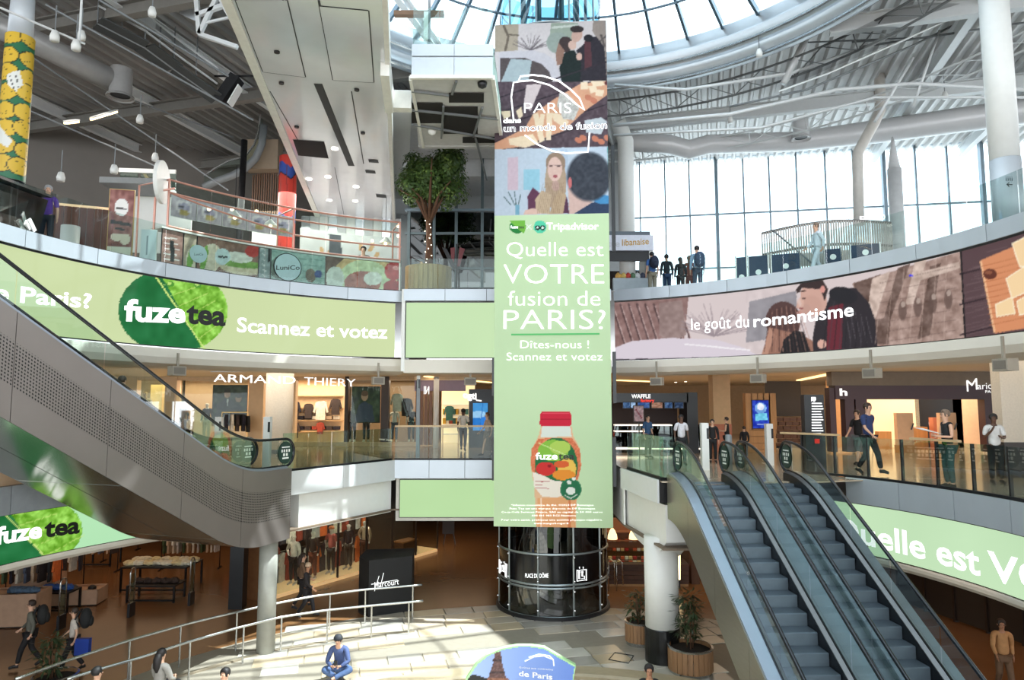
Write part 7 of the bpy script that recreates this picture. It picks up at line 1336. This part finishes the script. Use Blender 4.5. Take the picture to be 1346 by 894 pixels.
# the long glass vitrine
v0 = atz(356, 789, .0); v1 = atz(575, 725, .0); VP = Plane((v0.x, v0.y, 0), (v1.x-v0.x, v1.y-v0.y, 0)); VL = (v1-v0).length
vt = thing('long_display_window', 'long shop window full of outfits on a lit plinth, left of the lift', 'shop window', (v0.x, v0.y, 0)); LITP = emis('lit_plinth', (226, 186, 132), .55)
MB().slab(VP, 0, VL, 0, .12, -1.4, 0).obj('lit_plinth', LITP, vt); MB().slab(VP, 0, VL, .12, 2.95, -1.5, -1.4).obj('dark_backdrop', mat('dark_backdrop', (40, 32, 28), .7), vt); MB().slab(VP, -.3, 0, 0, 2.95, -1.4, .05).obj('bronze_pier', BRZ, vt)
for i in range(6): MB().slab(VP, VL*i/6+.02, VL*(i+1)/6-.02, .12, 2.9, -.02, 0).obj('glass_pane', TH_, vt); MB().slab(VP, VL*(i+1)/6-.03, VL*(i+1)/6+.03, .1, 2.95, -.04, .02).obj('mullion', DFR, vt)
dirv = VP.ux; azv = math.degrees(math.atan2(dirv.y, dirv.x)); nz = VP.n
oc = [((150, 60, 44), (224, 110, 50)), ((226, 214, 198), (40, 34, 34)), ((60, 50, 48), (120, 60, 40)), ((190, 100, 90), (30, 30, 30)), ((34, 32, 44), (70, 60, 54)), ((196, 170, 140), (90, 50, 40))]
for i in range(6):
    p = VP.P(VL*(.06+i*.1), .12, -.6); person('window mannequin %s from the left pier in the long shop window' % 'first second third fourth fifth sixth'.split()[i], (p.x, p.y, .12), 1.75, 180-azv*-1 if False else 200, oc[i][0], oc[i][1], pose='hip' if i % 2 else 'stand', skin=mat('mannequin_226', (226, 214, 200), .35), hair=None, hat=(190, 110, 60) if i in (0, 3) else None, cat='mannequin', name='mannequin', fingers=False, sleeve='long' if i % 3 else 'short')
sfw = Plane(VP.P(0, 0, -1.0), VP.ux); nms = 'first second third fourth fifth sixth seventh eighth ninth tenth eleventh twelfth thirteenth fourteenth'.split()
for j, hh in enumerate((1.25, 2.55)):
    MB().slab(VP, .2, VL*.62, hh, hh+.03, -1.05, -1.0).obj('hanging_bar', STEEL, vt)
    for i in range(14):
        c = [(224, 110, 50), (190, 186, 182), (60, 50, 48), (150, 60, 44), (226, 214, 198), (34, 32, 44)][(i*5+j) % 6]; o = sfw.P(.5+i*VL*.042, hh-.1, 0); pts = [(-.2, 0), (-.09, .05), (.09, .05), (.2, 0), (.27, -.36), (.21, -.4), (.17, -.16), (.18, -.95), (-.18, -.95), (-.17, -.16), (-.21, -.4), (-.27, -.36)]
        b = MB(); tw = random.uniform(-.5, .5); u_ = VP.ux*math.cos(tw)+nz*math.sin(tw); w_ = nz*math.cos(tw)-VP.ux*math.sin(tw)
        for d in (-.04, .04): b.v += [tuple(o+u_*a_+Vector((0, 0, b_))+w_*d) for a_, b_ in pts]
        b.f = [tuple(range(12)), tuple(range(12, 24))[::-1]]+[(q, 12+q, 12+(q+1) % 12, (q+1) % 12) for q in range(12)]
        t = b.obj('garment', mat('fabric_%d_%d_%d' % c, c, .85)); tag(t, '%s outfit, %s on the %s bar of the long shop window' % (CN[c], nms[i], ('lower', 'upper')[j]), 'clothing', 'outfits in the long shop window')
bxs = VP.P(VL*.84, .12, -.6); t = thing('storage_chest', 'small dark trunk on the right end of the lit shop window plinth', 'box', (bxs.x, bxs.y, .12)); MB().rbox(bxs, .9, .5, .5, R(azv)).obj('body', mat('dark_trunk', (50, 34, 26), .4), t); MB().rbox(bxs+Vector((0, 0, .5)), .94, .54, .06, R(azv)).obj('lid', BRZ, t)
for i in range(8):
    p = VP.P(VL*(.08+i*.12), 2.85, -.5); l = light('SPOT', 'vitrine_spot', tuple(p), 90, (1, .84, .64), .05); l.data.spot_size = R(90)
# easel by the passage, black booth
c = atz(590, 716, 0); t = thing('black_easel', 'black easel sign standing at the right end of the long shop window', 'sign', (c.x, c.y, 0)); MB().bar((c.x-.25, c.y, 0), (c.x, c.y, 1.6), .05).bar((c.x+.3, c.y, 0), (c.x, c.y, 1.6), .05).obj('frame', BLACK, t); MB().box(c.x-.3, c.x+.25, c.y-.08, c.y-.03, .5, 1.3).obj('board', mat('dark_print_board', (40, 36, 40), .5), t)
b0 = atz(466, 812, 0); b1 = atz(541, 804, 0); zb = aty(466, 738, b0.y).z; BP2 = Plane((b0.x, b0.y, 0), (1, .0, 0)); ang = math.atan2(b1.y-b0.y, b1.x-b0.x)
bt_ = thing('photo_booth', 'black cubic booth with white signature lettering near the railings', 'booth', (b0.x, b0.y, 0)); m = mat('matt_black_cloth', (16, 15, 16), .7); split = atz(484, 812.5, 0)
B = MB(); pl4 = [(b0.x, b0.y+.5), (split.x, split.y), (b1.x, b1.y), (b1.x-.1, b1.y+1.2), (b0.x, b0.y+1.6)]; B.prism(pl4, .05, zb).obj('body', m, bt_); MB().prism([(x, y) for x, y in pl4], 0, .05).obj('base', DARK, bt_); MB().prism([(x+(c_-.0)*0, y) for x, y in pl4 for c_ in (0,)], zb, zb+.03).obj('lid', m, bt_)
BF = Plane((split.x, split.y, 0), (b1.x-split.x, b1.y-split.y, 0)); letters(BF, 'Harcourt', 492, 773, 524, 8, TXTW, bt_, yb2=768, n=.02, bold=-.005)
for a, b_ in (((498, 757), (492, 777)), ((504, 753), (499, 774)), ((488, 768), (522, 762))): MB().tube([BF.P(*BF.inv(*a), .02), BF.P(*BF.inv(*b_), .02)], .008, 4).obj('signature_stroke', TXTW, bt_)
# right: pastry counter with pendant lamps
PC_ = Plane((0, 25.2, 0), (1, 0, 0)); pc = thing('pastry_counter', 'long wooden pastry counter with glass case behind the white column', 'counter', tuple(aty(830, 790, 25.2)))
def pb(nm, m, x0, y0, x1, y1, n0=-.2, n1=0): return bxp(PC_, x0, y0, x1, y1, n0, n1).obj(nm, m, pc)
pb('oak_front', mat('lit_oak_front', (196, 148, 98), .4, var=.12, stretch=(8, 8, .5)), 790, 768, 905, 796, -.5, 0)
for i in range(4): pb('dark_plank', mat('dark_counter_plank', (72, 46, 32), .5, var=.2), 790, 744+i*6, 905, 749.4+i*6, -.5, .06)
pb('top', mat('dark_counter_plank'), 790, 741, 905, 744, -1.0, .12); pb('glass_case', TH_, 790, 722, 905, 741, .06, .08); pb('back_shelf', mat('lit_back_shelf', (150, 100, 66), .6), 790, 695, 905, 742, -2.4, -2.3)
for y in (712, 724): pb('shelf', mat('lit_back_shelf'), 790, y, 905, y+1.5, -2.3, -1.9)
k = 0; wds = 'first second third fourth fifth sixth seventh eighth ninth tenth'.split()
for j, (y, n_) in enumerate(((741, -.3), (735, -.7), (724, -2.05), (712, -2.05))):
    for i in range(9):
        x = 802+i*5.4; a, tt = PC_.inv(x, y); c = [(206, 90, 50), (236, 206, 150), (96, 60, 40), (226, 226, 214), (176, 40, 40)][(i*3+j) % 5]
        p = Plane((0, 25.2-n_, 0), (1, 0, 0)); a, tt = p.inv(x, y); q = p.P(a, tt); b = MB().rbox(tuple(q), .12, .1, .1, random.uniform(-.3, .3)).obj('pastry_box', mat('pst_%d' % c[0], c, .5)); tag(b, '%s packet, %s along the %s row of the pastry counter' % ({206: 'orange', 236: 'cream', 96: 'brown', 226: 'white', 176: 'red'}[c[0]], wds[i], ('front', 'second', 'lower shelf', 'upper shelf')[j]), 'packet', 'goods on the pastry counter')
for i, (x, y) in enumerate(((805, 704), (833, 704), (870, 704))):
    c = aty(x, y, 24.4); r = thing('pendant_lamp', 'glowing cream bell pendant over the pastry counter, %s' % ('nearest the lift', 'next to the column', 'behind the column')[i], 'lamp', tuple(c)); MB().lathe(tuple(c), [(.17, -.12), (.16, 0), (.1, .16), (.04, .24)], 16, cap=False).obj('shade', emis('cream_glow', (255, 226, 170), 1.6), r, True); MB().tube([c+Vector((0, 0, .2)), (c.x, c.y, 2.95)], .012, 5).obj('cord', BLACK, r)
c = atz(812, 800, 0); t = thing('door_handle_rail', 'pair of bent steel rails before the pastry counter', 'rail', (c.x, 24.6, 0))
for dx in (0, .28): MB().tube([(c.x+dx, 24.6, 0), (c.x+dx, 24.6, 1.0), (c.x+dx+.08, 24.6, 1.08), (c.x+dx+.2, 24.6, .98), (c.x+dx+.22, 24.6, .2)], .022, 6).obj('rail', STEEL, t, True)
q = aty(893, 762, 24.9); t = MB().tube([aty(893, 728, 24.9), q], .035, 6).obj('light_tube', emis('warm_strip', (255, 226, 170), 4)); MB().box(q.x-.04, q.x+.04, q.y+.04, q.y+.08, 0, q.z+1.3).obj('back_pole', DARK, t); tag(t, 'vertical glowing light tube between column and escalator flank', 'lamp')
struct('wall_right_ground', MB().box(6.5, 6.8, 25.5, 44, 0, 2.95), mat('brown_back_wall'))
# potted plants
def potplant(label, px, py, r_, h, hp, dens):
    q = atz(px, py, 0); x, y = q.x, q.y; t = thing('potted_plant', label, 'plant', (x, y, 0)); n = 26
    for i in range(n): a = 2*PI*(i+.5)/n; MB().rbox((x+r_*math.cos(a), y+r_*math.sin(a), .1), .03, 2*PI*r_/n*.92, h-.1, a).obj('slat', mat('pot_slat_wood', (150, 112, 78), .5, var=.2, stretch=(5, 5, .5)), t)
    MB().lathe((x, y, 0), [(r_*.96, 0), (r_*1.0, .1), (r_*.9, .12)], 28, cap=False).obj('metal_foot', STEEL, t); MB().lathe((x, y, 0), [(r_+.02, h-.03), (r_+.03, h+.01), (r_-.02, h+.02)], 28, cap=False).obj('rim', STEEL, t); MB().lathe((x, y, h-.08), [(r_*.96, 0), (.01, .02)], 24, cap=False).obj('soil', mat('dark_soil'), t)
    g.seed(int(px)); lob = []; b = MB()
    for i in range(4):
        dx, dy = g.uniform(-.1, .1), g.uniform(-.1, .1); MB().tube([(x+dx, y+dy, h-.1), (x+dx*1.5, y+dy*1.5, h+hp*.5), (x+dx*2, y+dy*2, h+hp*.9)], [.02, .016, .01], 6).obj('stem', BK, t, True)
        for k in range(5): lob.append((Vector((x+dx*2+g.uniform(-.15, .15), y+dy*2+g.uniform(-.15, .15), h+hp*(.25+.17*k))), .2))
    for i in range(dens):
        c, rr = lob[i % len(lob)]; d = Vector((g.gauss(0, 1), g.gauss(0, 1), g.gauss(0, .5)-.3)).normalized(); p = c+d*g.uniform(.05, .15); tip = p+d*g.uniform(.16, .26); w = d.cross(Vector((0, 0, 1))).normalized()*.028; b.add([p, (p+tip)/2+w, tip, (p+tip)/2-w], [(0, 1, 2, 3)])
    b.obj('foliage', mat('dark_plant_leaf', (50, 66, 40), .45, var=.4, scale=3), t, kind='stuff')
potplant('tall leafy plant in a wide round slatted pot beneath the escalator flank', 908, 884, .52, .62, 1.25, 420); potplant('smaller leafy plant in a slatted pot left of the round white column', 841, 846, .38, .6, .8, 200)
potplant('leafy plant in a bowl pot behind the railing at lower left', 72, 905, .45, .3, .9, 220)
# low sign board with tower picture (curved top)
sg = thing('arched_sign_board', 'blue arched sign board reading de Paris with a lattice tower picture', 'sign', tuple(aty(684, 894, 13.6))); SGP = Plane((0, 13.6, 0), (1, 0, 0))
out = [(612, 940), (612, 893), (626, 872), (640, 861), (660, 852.5), (680, 849), (698, 849), (716, 851.5), (734, 862), (757, 875), (754, 893), (752, 940)]
q = [SGP.P(*SGP.inv(*p), 0) for p in out]; b = MB(); k = len(q); b.v = [tuple(p) for p in q]+[tuple(p+Vector((0, .12, 0))) for p in q]; b.f = [tuple(range(k)), tuple(range(k, 2*k))[::-1]]+[(i, k+i, k+(i+1) % k, (i+1) % k) for i in range(k)]; b.obj('board', mat('green_board_edge', (176, 220, 160), .5), sg)
im = Img(606, 840, 764, 945, (132, 158, 214), 2.2); im.a += ((im.X-690)/70*-26)[..., None]*np.array([1.1, .9, .35]); im.a = np.clip(im.a, 0, 255)
tw = [(651, 856), (658, 856), (660, 872), (666, 894), (672, 916), (634, 916), (641, 894), (648, 872)]; im.poly(tw, (96, 70, 66)).line([(645, 884), (662, 884)], 3, (60, 44, 44)).line([(640, 893), (667, 893)], 3, (130, 86, 66)).line([(648, 868), (659, 868)], 2.5, (60, 44, 44)); im.noise(60, 1.3, im.mask(tw)); im.poly([(606, 945), (612, 890), (622, 886), (640, 892), (650, 945)], (36, 34, 30))
picture('board_print', SGP, SGP.inv(612, 900)[0], SGP.inv(757, 900)[0], SGP.inv(680, 940)[1], SGP.inv(680, 850)[1], im, None, None, .006, .02)
o = bpy.data.objects['board_print' if 'board_print' in bpy.data.objects else 'board_print']
o = [x for x in bpy.data.objects if x.name.startswith('board_print') and x.parent is None][0]
me = o.data; import bmesh
bm = bmesh.new(); bm.from_mesh(me); inner = [(x+(684-x)*.012+(1 if x < 684 else -1), y+1.8) for x, y in out]; kill = []
for f in bm.faces:
    c = f.calc_center_median(); X, Yp = proj(c); ins = False
    for (xa, ya), (xb, yb) in zip(inner, inner[1:]+inner[:1]):
        if (ya > Yp) != (yb > Yp) and X < (xb-xa)*(Yp-ya)/(yb-ya)+xa: ins = not ins
    if not ins: kill.append(f)
bmesh.ops.delete(bm, geom=kill, context='FACES'); bm.to_mesh(me); bm.free()
off = Vector(sg.location); me.transform(Matrix.Translation(-off)); o.parent = sg
letters(SGP, 'Goûtez aux contrastes', 682, 878, 727, 2.6, TXTP, sg, yb2=881, n=.02, res=1); letters(SGP, 'de Paris', 682, 888, 726, 7, TXTP, sg, yb2=893, n=.02, bold=.02)
for pts in ([(690, 869), (702, 863), (715, 862), (725, 866)], [(695, 864), (708, 860), (722, 862), (727, 867), (728, 875)]): MB().tube([SGP.P(*SGP.inv(*p), .02) for p in pts], .012, 4).obj('emblem_arc', TXTP, sg)
MB().box(q[0].x, q[-1].x, 13.55, 13.8, 0, .3).obj('foot', DARK, sg); MB().box(q[0].x+.1, q[-1].x-.1, 13.62, 13.7, .3, max(.4, q[0].z+.1)).obj('stem', DARK, sg)
# floor hatch
h_ = [atz(x, y, .035) for x, y in ((808, 858), (833, 862), (826, 872), (800, 867))]; t = MB(); t.tube(h_, .012, 4, True); t = t.obj('floor_hatch', DARK); tag(t, 'square inspection hatch outline in the stone floor left of the column', 'hatch')
# lower right: dark shop front behind the escalators
RS = [atz(1130, 790, 0), atz(1346, 860, 0)]; rs_ = thing('closed_shop', 'dark glazed shop front under the green screen at lower right', 'shop front', tuple(RS[0]))
P0, P1 = atz(1120, 770, 0), atz(1400, 868, 0); RP = Plane((P0.x, P0.y, 0), (P1.x-P0.x, P1.y-P0.y, 0)); RL = (P1-P0).length
for i in range(7): MB().slab(RP, RL*i/7+.03, RL*(i+1)/7-.03, .05, 2.9, -.1, 0).obj('panel', [mat('dark_front_panel', (40, 34, 32), .3), mat('speckled_panel', (84, 72, 62), .5, var=.5, scale=7)][i == 1], rs_); MB().slab(RP, RL*i/7-.03, RL*i/7+.03, 0, 2.95, -.1, .05).obj('mullion', DFR, rs_)
# ================================================================== THE PEOPLE OF THE PHOTOGRAPH
# first floor, right
PB = stand_at('man in a blue t-shirt and dark trousers striding before the perfume shop', 1144, 531, 624, Z1, 155, (40, 56, 100), (24, 24, 30), pose='walk', hair=(60, 44, 34), skin='light')
stand_at('man in black t-shirt and grey shorts just behind the blue-shirted man', 1130, 540, 612, Z1, 240, (20, 20, 24), (90, 92, 96), pose='walk', skin='light')
PW = stand_at('woman in black top and patterned green trousers reading papers at the glass', 1249, 540, 642, Z1, 272, (26, 26, 28), (70, 100, 98), pose='hold', sleeve='none', hair=(120, 100, 84), skin='light')
hp = PW.matrix_basis @ Vector((0, .36, 1.3)); q = PW.location; a = R(-272)
t = MB().add([(q.x+(-math.sin(a))*(.25)-.11, q.y+math.cos(a)*.25-.1, Z1+1.24), (q.x+(-math.sin(a))*.25+.11, q.y+math.cos(a)*.25-.1, Z1+1.2), (q.x+(-math.sin(a))*.55+.11, q.y+math.cos(a)*.25+.15, Z1+1.32), (q.x+(-math.sin(a))*.55-.11, q.y+math.cos(a)*.25+.15, Z1+1.34)], [(0, 1, 2, 3)]); t.v += [(x, y, z+.01) for x, y, z in t.v]; t.f += [(7, 6, 5, 4)]
tag(t.obj('paper_sheet', TXTP), 'white paper sheets held by the woman at the glass rail', 'paper')
stand_at('woman in a white t-shirt and long black trousers standing at far right', 1311, 545, 636, Z1, 200, (226, 224, 222), (22, 22, 26), pose='phone', skin='dark', hair=(26, 20, 20))
stand_d('person in a white floral blouse behind the green glass by the escalators', 895, 546, 21.5, Z1, 180, (216, 214, 220), (30, 30, 34), skin='dark', hair=(24, 20, 20))
stand_d('person in a blue shirt leaning near the waffle counter', 851, 546, 24.5, Z1, 150, (56, 90, 130), (40, 42, 50), hair=(30, 26, 26))
stand_d('woman in black sleeveless top with tied hair near the beige column', 955, 549, 24.5, Z1, 300, (18, 18, 20), (16, 16, 18), sleeve='none', pose='hold', hair=(44, 32, 28))
stand_d('small dark figure of a child in front of the wooden wall', 978, 561, 24.0, Z1, 0, (22, 20, 24), (18, 18, 20), sleeve='long')
stand_d('dark figure right behind the left newel of the right escalators', 936, 552, 22.5, Z1, 190, (24, 22, 24), (20, 20, 22), sleeve='long')
# first floor, left
stand_d('man in a white t-shirt and black shorts walking to the yellow shelves', 609, 538, 28.0, Z1, 0, (224, 216, 204), (26, 24, 26), skin='dark', pose='walk', hair=(20, 18, 18))
stand_d('woman in a beige dress walking beside the banner edge', 641, 543, 25.0, Z1, 250, (176, 150, 132), None, skirt=(120, 104, 92), pose='walk', hair=(110, 76, 52))
rider = person('dark-haired person riding the far left escalator behind the pierced flank', tuple(L4_(1.5, .1, 0)), 1.66, 15, (90, 84, 84), (40, 40, 44), hair=(34, 28, 26))
# second floor
stand_d('grey-haired man in a purple polo shirt at the top left glass', 64, 245, 17.4, Z2, 150, (98, 62, 158), (26, 32, 48), skin='light', hair=(150, 150, 152))
g5 = stand_d('man with dark blue backpack at the sandwich kiosk, leftmost of the group', 857, 332, 24.8, Z2, 350, (60, 100, 160), (130, 124, 108), hair=(26, 22, 22)); carried('backpack', 'dark blue backpack on the man next to the kiosk', g5, 0, -.24, 1.0, .34, .26, .5, (28, 34, 56))
stand_d('person in a black hooded jacket and blue jeans, second in the group', 876, 335, 25.0, Z2, 0, (26, 34, 44), (34, 52, 84), sleeve='long', hair=(24, 22, 24), skin='tan')
stand_d('long-haired woman in black in the middle of the window group', 894, 339, 25.2, Z2, 0, (26, 28, 34), (24, 24, 28), sleeve='long', long_hair=True, hair=(56, 44, 40))
stand_d('person in rust-coloured clothes half hidden beside the tall man', 906, 337, 25.6, Z2, 10, (140, 76, 62), (120, 62, 54), sleeve='long', long_hair=True, hair=(120, 70, 50))
g9 = stand_d('tall man with a blue-grey backpack, rightmost of the window group', 916, 324, 24.6, Z2, 0, (150, 176, 206), (62, 76, 98), sleeve='long', hair=(40, 32, 32)); carried('backpack', 'large blue-grey backpack on the tallest man of the group', g9, .03, -.26, 1.0, .4, .3, .6, (58, 76, 104))
stand_d('person all in white walking behind the terrace glass', 1073, 294, 21.0, Z2, 270, (214, 220, 228), (206, 212, 220), pose='walk', hair=(120, 96, 96), sleeve='long')
stand_d('person seen at the back of the sandwich kiosk', 478, 325, 26.0, Z2, 180, (120, 110, 110), (40, 40, 40))
# ground floor
def gstand(label, px, yt, yf, face, top, bot, **kw): return stand_at(label, px, yt, yf, 0, face, top, bot, **kw)
g1 = gstand('walking person in grey with dark backpack at the bottom left edge', 37, 790, 878, 250, (92, 92, 82), (24, 22, 24), pose='walk', sleeve='long'); carried('backpack', 'dark backpack on the leftmost walker of the ground floor', g1, 0, -.24, 1.0, .34, .26, .5, (26, 26, 26))
g2 = gstand('walking person in white top carrying a blue bag before the shop', 94, 800, 884, 250, (196, 186, 176), (34, 30, 34), pose='walk'); carried('backpack', 'black backpack on the person with the blue bag', g2, 0, -.24, 1.0, .36, .28, .5, (16, 16, 18))
bb = MB().rbox((g2.location.x+.3, g2.location.y-.1, .45), .34, .12, .38); tag(bb.obj('shopping_bag', mat('blue_bag', (28, 60, 150), .5)), 'bright blue shopping bag hanging from the second walker', 'bag')
gstand('person with a beige head covering walking along the glass shop front', 402, 741, 812, 90, (40, 34, 36), (26, 24, 28), pose='walk', sleeve='long', hat=(196, 168, 140), skin='tan')
gstand('tall person in brown behind the one with the beige head covering', 396, 728, 800, 70, (120, 92, 70), (30, 26, 28), pose='walk', sleeve='long', long_hair=True)
gstand('person in orange tan clothes walking at the bottom right', 1322, 815, 915, 200, (190, 140, 92), (112, 84, 62), pose='walk', sleeve='long', skin='tan')
p = atz(447, 884, .14); sitm = person('man in blue sweater and black cap seated cross-legged on the stone kerb', (p.x, p.y, .12), 1.76, 180, (72, 88, 130), (84, 108, 150), pose='sit', sleeve='long', hat=(40, 44, 50))
ph = MB().box(p.x-.03, p.x+.05, p.y-.50, p.y-.47, .44, .58).obj('phone', BLACK); tag(ph, 'small black phone in the hands of the seated man', 'phone')
def gsit(label, px, yt, y, face, top, bot, **kw):
    q = atz(px, yt, 1.27); st = thing('bench_block', 'low stone seat block under the '+{212: 'ponytail woman', 127: 'person left of the ponytail woman', 297: 'person right of the ponytail woman', 853: 'person beside the round column'}[px], 'seat', (q.x, q.y, 0)); MB().rbox((0, 0, .04), .6, .5, .32).obj2('seat', mat('kerb_stone'), st); MB().rbox((0, 0, 0), .5, .4, .04).obj2('foot', DARK, st)
    return person(label, (q.x, q.y, 0), 1.75, face, top, bot, pose='bench', **kw)
gsit('seated woman with a dark ponytail and grey top near the railing', 212, 853, 15.9, 20, (150, 146, 140), (22, 22, 24), sleeve='long', long_hair=True, hair=(26, 20, 18))
gsit('dark-haired head and shoulders at the bottom, left of the ponytail woman', 127, 877, 15.2, 30, (26, 24, 26), (22, 22, 24), sleeve='long', hair=(20, 18, 18))
gsit('dark-haired head and shoulders at the bottom, right of the ponytail woman', 297, 878, 15.3, 200, (60, 70, 92), (22, 22, 24), sleeve='long', hair=(24, 20, 18))
gsit('dark-haired seated person in black at the bottom beside the round column', 853, 873, 15.4, 185, (20, 20, 22), (22, 22, 24), sleeve='long', hair=(24, 20, 18), skin='tan')
